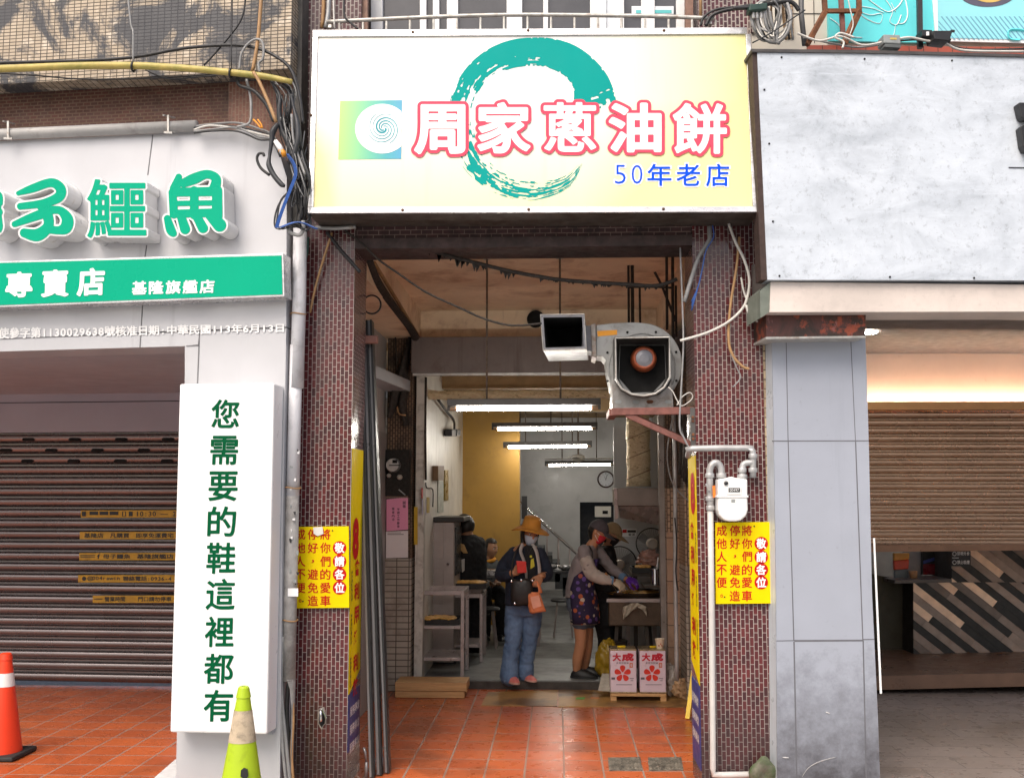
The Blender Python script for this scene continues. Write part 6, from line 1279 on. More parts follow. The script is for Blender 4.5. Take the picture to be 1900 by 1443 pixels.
o = thing('ceiling_fan', 'white ceiling fan with thin blades in front of the farthest tube', 'fan', P(1073, 850, 15.6)); c = P(1073, 851, 15.6)
b = B(); b.tube([c, Vector((c.x, c.y, 3.2))], .014, 8); b.build('down_rod', m_rod, o)
b = B(); b.lathe([(.02, .07), (.085, .055), (.10, .02), (.09, -.02), (.04, -.04)], c, n=24); b.build('hub', m_room, o, smooth=40)
for k in range(3):
    a = .35 + k * 2 * math.pi / 3; d = Vector((math.cos(a), math.sin(a), 0)); b = B(); b.bar(c + d * .10, c + d * .62 + Vector((0, 0, .01)), .11, .008, up=(0, .1, 1)); b.build('blade', m_room, o)
def wall_fan(lab, x, y, r, Y, hub):
    c = P(x, y, Y); o = thing('wall_fan', lab, 'fan', c, 'electric fans on the kitchen partition'); m_fg = M('fan_guard', (.22, .22, .22), .4, .4)
    b = B(); b.tube([c + Vector((math.cos(a) * r, 0, math.sin(a) * r)) for a in np.linspace(0, 2 * math.pi, 41)[:-1]], .007, 6, closed=True); b.build('guard_rim', m_blk, o, smooth=True)
    g = B()
    for k in range(40):
        a = k * math.pi / 20; d = Vector((math.cos(a), 0, math.sin(a))); g.tube([c + d * r, c + d * r * .6 + Vector((0, -.05, 0)), c + d * .04 + Vector((0, -.065, 0))], .0022, 4)
    g.build('guard_wires', m_fg, o)
    for k in range(3):
        a = k * 2.09 + .4; d = Vector((math.cos(a), 0, math.sin(a))); e = Vector((-d.z, 0, d.x)); b = B(); b.add([c + d * .04 - e * .03, c + d * r * .88 - e * r * .2, c + d * r * .9 + e * r * .32 + Vector((0, .03, 0)), c + d * .05 + e * .05 + Vector((0, .02, 0))], [(0, 1, 2, 3)]); b.build('blade', M('fan_blade', (.30, .31, .32), .3), o)
    b = B(); b.lathe([(hub, 0), (hub, .09), (hub * .8, .11), (.01, .115)], c + Vector((0, -.02, 0)), (0, -1, 0), 20); b.build('motor', M('fan_motor', (.45, .38, .32), .45), o, smooth=40)
    b = B(); b.bar(c + Vector((0, .02, 0)), Vector((c.x, 11.6, c.z - .05)), .05); b.build('arm', m_blk, o); return o
wall_fan('upper right electric fan on the kitchen partition', 1209, 1008, .165, 11.35, .062); wall_fan('lower left electric fan on the kitchen partition', 1149, 1046, .19, 11.45, .055)
o = tag(thing('wall_label', '', '', P(1168, 994, 11.6)), 'small white label with red and black print on the kitchen partition', 'label'); Fq = YPl(11.6)
b = B(); b.px(Fq, R4(1154, 981, 1181, 995), .004, .001); b.build('sheet', m_pwhite, o); b = B(); b.px(Fq, R4(1155, 982, 1163, 988), .006, .0045); b.build('red_mark', m_red, o); b = B(); b.px(Fq, R4(1164, 983, 1180, 987.5), .006, .0045); put(b, Fq, '電源', R4(1166, 989, 1178, 994), .006, .01); b.build('black_mark', m_ink, o)
o = thing('switch_box', 'pale electric box in the dark back doorway', 'box', P(1117, 957, 18.8)); b = B(); b.px(YPl(18.9), R4(1104, 939, 1134, 959), .15, 0); b.build('case', m_room, o, bevel=.01); b = B(); b.px(YPl(18.9), R4(1118, 947, 1128, 953), .155, .148); b.build('display', m_hole, o)
# staircase with handrail
m_stair = M('stair_dark', (.035, .04, .045), .6, var=.3, vs=6)
o = thing('staircase', 'dark staircase with a steel handrail climbing to the left behind the mustard wall', 'staircase', P(1030, 1130, 15.5)); Ys = 15.6
A_, Z_ = P(965, 975, Ys), P(1080, 1085, Ys)
for k in range(9):
    p = Z_.lerp(A_, k / 8.0); b = B(); b.box((p.x - .17, Ys, max(.08, p.z - .28)), (p.x + .02, Ys + .9, p.z)); b.build('tread', m_stair, o)
b = B(); b.tube([P(960, 928, Ys), P(972, 938, Ys), P(1075, 1031, Ys), P(1090, 1045, Ys)], .022, 10); b.build('handrail', m_chr, o, smooth=True)
for x in (990, 1015, 1036, 1057, 1076):
    y = 938 + (x - 972) * .903; b = B(); b.tube([P(x, y, Ys), P(x, y + 62, Ys)], .014, 7); b.build('baluster', m_steel, o, smooth=True)
b = B(); b.px(YPl(15.2), R4(968, 920, 978, 962), 0, -.05); tag(b.build('dark_sign', m_blk), 'narrow dark board hanging by the edge of the mustard wall', 'board')
# tables and stools in the room
m_tbl = M('table_dark', (.03, .032, .035), .35, var=.2, vs=6)
def table(lab, cx, Y0, w, d, z, mat=m_tbl):
    o = thing('dining_table', lab, 'table', (cx, Y0 + d / 2, .079))
    b = B(); b.box((cx - w / 2, Y0, z - .03), (cx + w / 2, Y0 + d, z)); b.build('tabletop', mat, o, bevel=.005)
    for x in (cx - w / 2 + .05, cx + w / 2 - .05):
        for y in (Y0 + .05, Y0 + d - .05): b = B(); b.box((x - .018, y - .018, .079), (x + .018, y + .018, z - .031)); b.build('leg', m_steel, o)
    return o
def stool(lab, x, y, h=.45, mat=None):
    o = thing('stool', lab, 'stool', (x, y, .079), 'round dark stools by the tables'); b = B(); b.lathe([(.02, .079 + h - .04), (.15, .079 + h - .03), (.155, .079 + h - .01), (.14, .079 + h), (.01, .079 + h)], (x, y, 0), n=20); b.build('seat', mat or m_blk, o, smooth=40)
    for k in range(4):
        a = .78 + k * math.pi / 2; b = B(); b.tube([Vector((x + .10 * math.cos(a), y + .10 * math.sin(a), .079 + h - .045)), Vector((x + .16 * math.cos(a), y + .16 * math.sin(a), .08))], .012, 7); b.build('leg', m_steel, o)
table('dark table behind the customer, with bowls on it', P(925, 1068, 12.3).x + .05, 12.0, .95, .7, .86)
table('dark table by the staircase foot', P(1035, 1075, 13.6).x, 13.2, .9, .7, .84)
stool('round stool under the table behind the customer', P(905, 1150, 12.1).x, 11.9); stool('round stool nearest the steel table', P(880, 1180, 11.6).x, 11.9, .40); stool('round stool before the staircase table', P(1045, 1140, 13).x, 12.9)
m_bowl = M('bowl_steel', (.45, .45, .46), .25, .7)
for i, (x, y, Y, r, lab) in enumerate(((918, 1066, 12.2, .10, 'steel bowl on the table behind the customer'), (938, 1070, 12.35, .09, 'smaller steel bowl by the customer on the dark table'), (1050, 1050, 13.4, .12, 'shiny bowl on the staircase table'), (1022, 1052, 13.5, .10, 'shallow bowl on the staircase table'))):
    q = P(x, y, Y); q.z = .861 if Y < 13 else .841; b = B(); b.lathe([(r * .45, 0), (r * .8, .02), (r, .06), (r * .96, .06), (r * .7, .022), (.0, .008)], q, n=22, caps=False); tag(b.build('bowl', m_bowl, None, smooth=True), lab, 'bowl')
q = P(893, 1062, 12.1); q.z = .861; b = B(); b.box((q.x - .10, q.y, q.z), (q.x + .16, q.y + .2, q.z + .07)); tag(b.build('steel_pan', m_bowl, None, bevel=.01), 'rectangular steel pan on the table behind the customer', 'pan')
# papers and gear on the left inner wall
FWl = Plane((-1.2735, 0, 0), 90)
def wallthing(nm, x0, y0, x1, y1, mat, lab, cat, th=.01):
    b = B(); b.px(FWl, [(x0, y0), (x1, y0), (x1, y1), (x0, y1)], th, .0008); return tag(b.build(nm, mat, None), lab, cat)
wallthing('paper_strip', 783, 905, 789, 924, M('paper_red', (.45, .03, .02), .6), 'red paper strip on the left inner wall', 'paper strip', .006)
wallthing('paper_strip', 784, 926, 791, 955, M('paper_lilac', (.42, .40, .50), .6), 'pale lilac paper strip on the left inner wall', 'paper strip', .006)
wallthing('paper_strip', 792.5, 922, 797, 951, M('paper_yellow', (.48, .34, .04), .6), 'yellow paper strip on the left inner wall', 'paper strip', .006)
wallthing('wooden_box', 813, 864, 824, 891, M('box_wood', (.20, .12, .06), .6), 'brown wooden box on the left inner wall', 'box', .06)
wallthing('calendar_strip', 813, 892, 823, 950, M('calendar_green', (.42, .44, .38), .6, var=.25, vs=15), 'long pale green calendar strip on the left inner wall', 'calendar', .008)
wallthing('thermometer', 826, 872, 832, 928, M('thermo_gold', (.26, .19, .05), .3, .4), 'long brass coloured thermometer on the left inner wall', 'thermometer', .02)
b = B(); b.px(YPl(9.775), R4(768, 940, 775, 1010), .004, .001); tag(b.build('paper_strip', M('strip_mustard', (.52, .33, .02), .6), None), 'tall yellow paper strip on the white door jamb', 'paper strip')
cable(FWl, [(790, 700, .02), (789, 800, .02), (790, 890, .02)], .012, m_cbrn, 'black cable running down the left inner wall by the door jamb', sm=3)
cable(FWl, [(790, 895, .02), (792, 905, .02), (803, 908, .02), (803, 940, .02)], .006, m_cbrn, 'thin wire bending along the left inner wall', sm=3)
cable(FWl, [(812, 740, .05), (830, 765, .05), (842, 780, .05), (843, 800, .05)], .014, m_cbrn, 'dark cable sagging from the inner ceiling on the left', sm=4)
for i, x in enumerate((839, 848)): b = B(); b.px(FWl, R4(x, 796, x + 7, 809), .10, .01); tag(b.build('socket', m_blk, None, bevel=.01), ('left hanging dark socket on the inner wall', 'right hanging dark socket on the inner wall')[i], 'socket')
# ================================================================ STOVE AND COUNTER
m_iron2 = M('stove_iron', (.05, .038, .03), .5, .3, var=.4, vs=9, dirt=((.08, .045, .02), .35, 6))
cS = Vector((P(1175, 1110, 10.3).x, 10.35, 0)); zS = P(1175, 1102, 10.1).z
o = thing('stove', 'black round iron stove with a flat griddle in front of the cook', 'stove', (cS.x, cS.y, .079))
m_panel = M('stove_panel', (.13, .085, .055), .4, .35, var=.3, vs=5, dirt=((.03, .02, .015), .5, 5), streak=((.04, .025, .015), .4, 8))
b = B(); b.box((cS.x - .25, cS.y - .25, zS - .30), (cS.x + .26, cS.y + .25, zS - .035)); b.build('fire_box', m_panel, o, bevel=.012)
b = B(); b.box((cS.x - .27, cS.y - .262, zS - .075), (cS.x + .28, cS.y - .251, zS - .04)); b.build('front_rail', m_steel, o, bevel=.003)
b = B(); b.lathe([(.26, zS - .03), (.30, zS + .010), (.29, zS + .010), (.255, zS - .012), (.0, zS - .014)], cS, n=40, caps=False); b.build('griddle', m_iron2, o, smooth=40)
for k in range(4):
    a = .6 + k * math.pi / 2; b = B(); b.bar(cS + Vector((.2 * math.cos(a),     .2 * math.sin(a), zS - .301)), cS + Vector((.24 * math.cos(a), .24 * math.sin(a), .08)), .035); b.build('leg', m_iron2, o)
for i, (dx, dy) in enumerate(((-.15, -.12), (.05, -.16), (.16, .02), (-.03, .10))):
    c = cS + Vector((dx, dy, zS - .002)); b = B(); b.ball(c, (.10, .10, .012), 16, 8)
    for v in b.v: v.z += .004 * math.sin(v.x * 70 + i) * math.cos(v.y * 60)
    tag(b.build('pancake', m_cake, None, smooth=True), 'scallion pancake frying on the black griddle', 'pancake', 'pancakes frying on the griddle')
b = B(); n_ = 14; vs3 = []
for i in range(n_):
    for j in range(7):
        u, w_ = i / (n_ - 1), j / 6; p_ = P(1156 + u * 44, 1126 - 8 * math.sin(u * 3.1) + w_ * (20 + 5 * math.sin(u * 5.3 + .5) - 9 * math.sin(u * 3.1)), 10.03); p_.y += .02 * math.sin(i * 1.9 + j) ; vs3.append(p_)
b.add(vs3, [(i * 7 + j, i * 7 + j + 1, (i + 1) * 7 + j + 1, (i + 1) * 7 + j) for i in range(n_ - 1) for j in range(6)]); o = b.build('cloth', M('rag_grey', (.42, .36, .28), .7, var=.35, vs=20), None, smooth=True); tag(o, 'crumpled pale rag hanging over the front of the black stove', 'rag')
md = o.modifiers.new('thick', 'SOLIDIFY'); md.thickness = .006
o = thing('kitchen_counter', 'low steel counter frame behind the black stove', 'counter', (P(1195, 1150, 10.9).x, 10.95, .079)); xk0, xk1 = P(1161, 1150, 10.72).x, 1.0
zk = P(1190, 1155, 10.72).z
b = B(); b.box((xk0, 10.72, zk - .04), (xk1, 11.3, zk)); b.build('top', m_steel, o, bevel=.003)
for x in (xk0 + .02, xk1 - .02): b = B(); b.box((x - .02, 10.73, .079), (x + .02, 10.77, zk - .041)); b.build('leg', m_steel, o)
o = thing('tray_shelf', 'steel wall shelf holding the tray of raw pancakes beside the fans', 'shelf', (P(1200, 1065, 10.6).x, 10.75, P(1200, 1066, 10.6).z)); zsf = P(1200, 1063, 10.55).z
b = B(); b.box((P(1172, 1063, 10.55).x, 10.55, zsf - .03), (1.0, 11.0, zsf)); b.build('board', m_iron2, o)
b = B(); b.box((P(1172, 1063, 10.55).x + .02, 10.6, .079), (P(1172, 1063, 10.55).x + .06, 10.64, zsf - .031)); b.build('leg', m_iron2, o)
xs0 = P(1172, 1050, 10.55).x
tray('black tray on the wall shelf', (xs0 + 1.0) / 2, 10.57, 10.95, 1.0 - xs0 - .01, zsf + .001, 3, 5)
q = P(1216, 1084, 10.2); o = thing('steel_cup', 'tall steel cup with a ladle in front of the tray shelf', 'cup', q); b = B(); b.lathe([(.045, 0), (.048, .15), (.046, .15), (.043, .01), (0, .008)], q, n=22, caps=False); b.build('cup', m_chr, o, smooth=40); b = B(); b.tube([q + Vector((0, 0, .03)), q + Vector((.03, 0, .26))], .006, 7); b.build('ladle_handle', m_pwhite, o)
b = B(); b.box((q.x - .12, q.y - .12, q.z - .02), (1.0, q.y + .3, q.z - .001)); tag(b.build('steel_ledge', m_iron2), 'dark steel ledge under the steel cup', 'ledge')
crumple('plastic_bag', P(1205, 1035, 10.9), (.10, .06, .07), 9, M('bag_redclear', (.40, .22, .18), .3, var=.5, vs=14), 'red and clear plastic bag on the tray shelf', 'bag', .5, 1.0)
c = P(1135, 1196, 10.2); b = B(); b.lathe([(.10, 0), (.11, .02), (.105, .30), (.11, .32)], Vector((P(1146, 1230, 10.1).x, 10.25, .08)), n=24); tag(b.build('metal_bin', m_iron2, None, smooth=40), 'dark metal bin behind the oil tins', 'bin')
# ================================================================ INSIDE THE RIGHT SHOP
def strips(F, x0, x1, y0, y1, name, parent):
    """diagonal timber strips clipped to a photo rectangle"""
    cols = [M('strip_tan', (.88, .62, .43), .6, var=.15, vs=9), M('strip_black', (.022, .020, .017), .6, var=.3, vs=9), M('strip_brown', (.27, .205, .165), .6, var=.2, vs=9), M('strip_brown2', (.33, .25, .20), .6, var=.2, vs=9), M('strip_dark', (.17, .13, .105), .6, var=.2, vs=9)]
    rg = random.Random(5); bs = [B() for _ in cols]; u = np.array([.79, .62]); n = np.array([-.62, .79]); w = 13.6; L = 128
    def clip(poly, ax, v, s):
        out = []
        for i in range(len(poly)):
            a, c = poly[i], poly[(i + 1) % len(poly)]; ia, ic = s * (a[ax] - v) >= 0, s * (c[ax] - v) >= 0
            if ia: out.append(a)
            if ia != ic: t_ = (v - a[ax]) / (c[ax] - a[ax]); out.append((a[0] + (c[0] - a[0]) * t_, a[1] + (c[1] - a[1]) * t_))
        return out
    base = np.array([x0, y0]); last = 0
    for k in range(-40, 60):
        off = (k % 5) * 27 + rg.uniform(-20, 20)
        for j in range(-4, 9):
            a = base + n * (k * w) + u * (j * L + off); poly = [tuple(a), tuple(a + u * (L - .4)), tuple(a + u * (L - .4) + n * (w - .4)), tuple(a + n * (w - .4))]
            for ax, v, s in ((0, x0, 1), (0, x1, -1), (1, y0, 1), (1, y1, -1)): poly = clip(poly, ax, v, s) if len(poly) > 2 else []
            if len(poly) > 2: bs[(0, 2, 1, 3, 1, 0, 4, 1, 2, 3)[(k + 2 * j) % 10] if rg.random() > .12 else rg.choice((1, 2, 3))].px(F, poly, .010 + .003 * ((k + j) % 3), 0)
    for bb, c in zip(bs, cols):
        if bb.v: bb.build(name, c, parent)
ct = thing('timber_counter', 'counter front faced with slanting strips of tan, brown and black timber behind the half open shutter', 'counter', P(1800, 1245, 10.9)); ct['label'] = 'counter front of slanting tan, brown and black timber strips under the shutter'
FK = Plane(P(1700, 1100, 11.0), 2)
strips(FK, 1695, 2150, 1080, 1243, 'timber_strip', ct)
strips(FK, 1766, 2150, 985, 1079.6, 'timber_strip', ct)
b = B(); b.px(FK, R4(1694, 1080, 2150, 1246), -.004, -.5); b.px(FK, R4(1765.5, 980, 2150, 1079.8), -.004, -.5); b.build('carcass', M('counter_dark', (.03, .025, .02), .7), ct)
b = B(); b.px(FK, [(1660, 1076), (1766, 1074), (1766, 1080), (1660, 1082)], .03, -.45); b.build('counter_top', M('counter_top', (.09, .07, .06), .35), ct)
b = B(); b.px(FK, [(1598, 1060), (1693, 1080), (1693, 1248), (1598, 1250)], -.30, -.34); b.build('side_panel', M('side_olive', (.040, .032, .014), .6), ct)
o = tag(thing('no_smoking_sign', '', '', FK.at(1783, 1048, .03)), 'small black sign with white lettering on the timber strips', 'sign')
b = B(); b.px(FK, R4(1766, 1020, 1801, 1050), .030, .018); b.build('plate', m_blk, o); b = B()
put(b, FK, '禁帶外食', R4(1776, 1023, 1799, 1030), .032, .01); put(b, FK, '禁止吸煙', R4(1776, 1039, 1799, 1046), .032, .01)
for y in (1027, 1043): b.tube([FK.at(1771 + 3.4 * math.cos(a), y + 3.4 * math.sin(a), .032) for a in np.linspace(0, 2 * math.pi, 17)[:-1]], .003, 5, closed=True)
b.px(FK, R4(1767, 1034, 1779, 1035), .032, .0305); b.build('lettering', m_pwhite, o)
FG = Plane(P(1700, 1060, 11.25), 2)
o = tag(thing('snack_packet', '', '', FG.at(1672, 1070)), 'red and yellow packet standing on the counter under the right shutter', 'packet'); b = B(); b.px(FG, [(1659, 1040), (1687, 1038), (1686, 1055), (1660, 1057)], .0, -.05); b.build('red_half', M('packet_red', (.62, .06, .02), .4), o, bevel=.006); b = B(); b.px(FG, [(1659, 1026), (1688, 1026), (1687, 1037.5), (1659, 1039.5)], .0, -.05); b.build('yellow_half', M('packet_yellow', (.65, .30, .04), .4), o, bevel=.006); b = B(); b.px(FG, [(1661, 1057.5), (1685, 1055.5), (1686, 1078), (1661, 1080)], -.004, -.05); b.build('lower_half', M('packet_grey', (.13, .16, .18), .4), o)
q = FG.at(1695, 1073, .05); b = B(); b.lathe([(.035, -.01), (.045, .08), (.043, .08), (.033, .0)], q, n=18); tag(b.build('paper_cup', M('cup_brown', (.45, .24, .12), .5), None, smooth=True), 'brown paper cup on the counter under the right shutter', 'cup')
o = tag(thing('display_screen', '', '', FG.at(1730, 1065, -.2)), 'dark glossy screen with red and blue picture behind the counter', 'screen'); b = B(); b.px(FG, R4(1712, 1018, 1746, 1066), -.2, -.25); b.build('screen', m_pdk, o); b = B(); b.px(FG, R4(1713, 1046, 1745, 1065), -.198, -.1995); b.build('picture', M('screen_red', (.18, .008, .02), .3), o); b = B(); b.px(FG, [(1713, 1040), (1745, 1030), (1745, 1036), (1713, 1045.8)], -.198, -.1995); b.build('picture', M('screen_blue', (.05, .07, .28), .3), o)
b = B(); b.px(FG, R4(1678, 1005, 1711, 1074), -.3, -.34); tag(b.build('grey_panel', M('panel_g', (.30, .30, .32), .5), None), 'plain grey panel behind the counter of the right shop', 'panel')
# ================================================================ PEOPLE
from mathutils import noise as mnoise
def remesh(b, vox, it=3, wr=0.0, wf=14.0, ws=(1, 1, 1)):
    """fuse overlapping closed pieces into one continuous skin, optionally with cloth folds"""
    me = bpy.data.meshes.new('tmp'); me.from_pydata([tuple(p) for p in b.v], [], b.f); o = bpy.data.objects.new('tmp', me); COL.objects.link(o)
    m = o.modifiers.new('r', 'REMESH'); m.mode = 'VOXEL'; m.voxel_size = vox
    s_ = o.modifiers.new('s', 'SMOOTH'); s_.factor = .5; s_.iterations = it
    dg = bpy.context.evaluated_depsgraph_get(); dg.update(); ev = o.evaluated_get(dg); e = ev.to_mesh()
    r = B(); vs = [v.co.copy() for v in e.vertices]
    if wr:
        for i, v in enumerate(e.vertices):
            p = Vector((v.co.x * ws[0], v.co.y * ws[1], v.co.z * ws[2])) * wf
            k = mnoise.noise(p) + .5 * mnoise.noise(p * 2.3 + Vector((3, 1, 7))); vs[i] = v.co + v.normal * (wr * (1 - 2 * abs(k)))
    r.v = vs; r.f = [tuple(p.vertices) for p in e.polygons]; r.m = [0] * len(r.f)
    ev.to_mesh_clear(); bpy.data.objects.remove(o); bpy.data.meshes.remove(me); return r
def loft(b, rings, n=20):
    """rings: (centre, half width, half depth, facing angle); closed"""
    vs = []
    for c, w, d, a in rings:
        X = Vector((math.cos(a), math.sin(a), 0)); Y = Vector((-math.sin(a), math.cos(a), 0))
        for j in range(n):
            t_ = 2 * math.pi * j / n; ct, st_ = math.cos(t_), math.sin(t_)
            vs.append(Vector(c) + X * (w * math.copysign(abs(ct) ** .85, ct)) + Y * (d * math.copysign(abs(st_) ** .85, st_)))
    k = len(rings); b.add(vs, [(i * n + j, i * n + (j + 1) % n, (i + 1) * n + (j + 1) % n, (i + 1) * n + j) for i in range(k - 1) for j in range(n)] + [tuple(range(n - 1, -1, -1)), tuple(range((k - 1) * n, k * n))])
class Head:
    def __init__(s, c, yaw, pitch=0.0, roll=0.0, k=1.0):
        """yaw: 0 looks at the street (-Y), + turns towards +X; pitch + looks down"""
        s.c = Vector(c); s.k = k
        s.M = Matrix.Rotation(yaw, 3, 'Z') @ Matrix.Rotation(roll, 3, 'Y') @ Matrix.Rotation(pitch, 3, 'X')
    def w(s, p): return s.c + s.M @ (Vector(p) * s.k)
    def loc(s, a, e, off=0.0):
        ce = math.cos(e); x, y, z = .073 * ce * math.sin(a), .096 * ce * math.cos(a), .120 * math.sin(e)
        t_ = max(0, -z / .120) ** 1.3
        x *= 1 - .30 * t_; y *= (1 - .05 * t_) if y > 0 else (1 - .45 * t_)
        n = Vector((x / .073 ** 2, y / .096 ** 2, z / .12 ** 2)).normalized()
        if y > 0 and off < .004:
            ax = abs(x); g = lambda u, w: math.exp(-(u / w) ** 2)
            y += .025 * g(x, .012) * g(z + .014, .018) + .010 * g(x, .009) * g(z - .012, .022) - .010 * g(ax - .031, .014) * g(z - .014, .010) + .006 * g(x, .05) * g(z - .034, .009)
            y += .007 * g(x, .022) * g(z + .050, .006) + .005 * g(x, .02) * g(z + .062, .006) + .009 * g(x, .022) * g(z + .096, .014) + .004 * g(ax - .045, .018) * g(z + .02, .02)
        p = Vector((x, y, z)) + n * off; return Vector((p.x, -p.y, p.z))
    def surf(s, b, off, a0, a1, e0, e1, na=40, ne=24, close=False):
        vs = [s.w(s.loc(a0 + (a1 - a0) * i / na, e0 + (e1 - e0) * j / ne, off)) for i in range(na + 1) for j in range(ne + 1)]
        b.add(vs, [(i * (ne + 1) + j, (i + 1) * (ne + 1) + j, (i + 1) * (ne + 1) + j + 1, i * (ne + 1) + j + 1) for i in range(na) for j in range(ne)])
    def skin(s, b):
        na, ne = 48, 32; vs = [s.w(s.loc(2 * math.pi * i / na, -1.55 + 3.1 * j / ne)) for i in range(na) for j in range(ne + 1)]
        fs = [(i * (ne + 1) + j, ((i + 1) % na) * (ne + 1) + j, ((i + 1) % na) * (ne + 1) + j + 1, i * (ne + 1) + j + 1) for i in range(na) for j in range(ne)]
        fs += [tuple(i * (ne + 1) for i in range(na)), tuple(i * (ne + 1) + ne for i in range(na))]; b.add(vs, fs)
        for sx_ in (-1, 1):
            n0 = len(b.v); b.ball((0, 0, 0), (.010, .020, .032), 10, 7)
            for v in b.v[n0:]: v.xyz = s.w((v.x + sx_ * .076, v.y + .008, v.z + .002))
    def eyes(s, par, brow):
        for sx_ in (-1, 1):
            b = B(); b.ball((0, 0, 0), (.012, .012, .0085), 12, 8)
            for v in b.v: v.xyz = s.w((v.x + sx_ * .031, v.y - .079, v.z + .014))
            b.build('eye', M('eye_white', (.62, .60, .57), .25), par, smooth=True)
            b = B(); b.ball((0, 0, 0), (.0058, .004, .0058), 10, 6)
            for v in b.v: v.xyz = s.w((v.x + sx_ * .031, v.y - .0895, v.z + .013))
            b.build('iris', M('iris', (.02, .012, .008), .2), par, smooth=True)
            b = B(); b.tube([s.w((sx_ * .016, -.100, .033)), s.w((sx_ * .032, -.097, .038)), s.w((sx_ * .048, -.084, .033))], .0032, 6); b.build('eyebrow', brow, par, smooth=True)
def shell(b, th):
    """give an open sheet some thickness along its vertex normals"""
    me = bpy.data.meshes.new('t'); me.from_pydata([tuple(p) for p in b.v], [], b.f); o = bpy.data.objects.new('t', me); COL.objects.link(o)
    m = o.modifiers.new('s', 'SOLIDIFY'); m.thickness = th; m.offset = 0
    dg = bpy.context.evaluated_depsgraph_get(); dg.update(); ev = o.evaluated_get(dg); e = ev.to_mesh(); r = B(); r.v = [v.co.copy() for v in e.vertices]; r.f = [tuple(p.vertices) for p in e.polygons]; r.m = [0] * len(r.f)
    ev.to_mesh_clear(); bpy.data.objects.remove(o); bpy.data.meshes.remove(me); return r
def hand(b, wrist, d, nrm, thumb, curl=.5, s=1.0, spread=.12, r=.0083):
    """palm, four bent fingers of different length and a thumb leaving the side of the palm"""
    d = Vector(d).normalized(); nrm = Vector(nrm); nrm = (nrm - d * nrm.dot(d)).normalized(); t_ = d.cross(nrm).normalized()
    if t_.dot(Vector(thumb)) < 0: t_ = -t_
    w = Vector(wrist); pc = w + d * .045 * s
    n0 = len(b.v); b.ball((0, 0, 0), (1, 1, 1), 14, 9)
    for v in b.v[n0:]: v.xyz = pc + d * (v.x * .050 * s) + t_ * (v.y * .040 * s) + nrm * (v.z * .016 * s)
    for i, L in enumerate((.070, .080, .075, .058)):
        u = (.030 - i * .020) * s; p = w + d * (.082 - .004 * abs(i - 1)) * s + t_ * u; a = curl * (.8 + .1 * i); pts = [w + d * .05 * s + t_ * u * .8, p]; dd = (d + t_ * spread * (1.5 - i) * .5).normalized()
        for seg, fr in enumerate((.45, .30, .25)):
            ang = a * (seg + .6); q = (dd * math.cos(ang) - nrm * math.sin(ang)).normalized(); p = p + q * L * fr * s; pts.append(p)
        b.tube(pts, [r * 1.05 * s, r * 1.08 * s, r * s, r * .92 * s, r * .78 * s], 8); b.ball(pts[-1], r * .78 * s, 8, 6)
    q0 = w + d * .022 * s + t_ * .026 * s; q1 = w + d * .050 * s + t_ * .050 * s - nrm * .010 * s; q2 = q1 + (d * .8 + t_ * .35 - nrm * .6 * (.4 + curl)).normalized() * .032 * s; q3 = q2 + (d * .9 - nrm * .7 * curl - t_ * .1).normalized() * .026 * s
    b.tube([q0, q1, q2, q3], [r * 1.5 * s, r * 1.3 * s, r * 1.1 * s, r * .85 * s], 8); b.ball(q3, r * .85 * s, 8, 6)
def limb(b, pts, rad, n=14):
    pts = [Vector(p) for p in pts]; q = spline(pts, 5); b.tube(q, list(np.interp(np.linspace(0, 1, len(q)), np.linspace(0, 1, len(rad)), rad)), n)
    b.ball(q[0], rad[0], 12, 8); b.ball(q[-1], rad[-1], 12, 8)
def shoe(par, name, heel, toe, mat, h=.075, w=.048, sole=None, zf=.079):
    heel, toe = Vector(heel), Vector(toe); d = toe - heel; d.z = 0; L = d.length; d.normalize(); t_ = Vector((-d.y, d.x, 0)); b = B(); n0 = 0
    b.ball((0, 0, 0), (1, 1, 1), 20, 12)
    for v in b.v:
        u, s_, z = v.x, v.y, v.z; k = w * (1.0 + .12 * u - .1 * u * u); hh = h * (.62 - .30 * u) if z > 0 else h * .45
        v.xyz = Vector(((heel + toe) / 2).to_tuple()) + d * (u * L / 2) + t_ * (s_ * k) + Vector((0, 0, z * hh)); v.z = max(v.z + .012, heel.z * 0 + min(heel.z, toe.z) + .010)
    o = b.build(name, mat, par, smooth=True)
    b = B(); pts = [(heel + toe) / 2 + d * (math.cos(a) * L * .51) + t_ * (math.sin(a) * w * 1.06 * (1 + .12 * math.cos(a))) for a in np.linspace(0, 2 * math.pi, 25)[:-1]]; z0 = min(heel.z, toe.z)
    b.prism([Vector((p.x, p.y, z0 + .016)) for p in pts], [Vector((p.x, p.y, z0 + .001)) for p in pts]); b.build('sole', sole or m_rub, o)
m_skin = M('skin', (.40, .205, .12), .5, var=.08, vs=9); m_skin2 = M('skin_warm', (.46, .21, .11), .5, var=.08, vs=9); m_hair = M('hair_black', (.012, .010, .009), .45, var=.3, vs=40)
PPL = 'people in the pancake shop'
def cloth(name, c, var=.14, **k): return M(name, c, .85, var=var, vs=14, bump=.25, bs=160, **k)
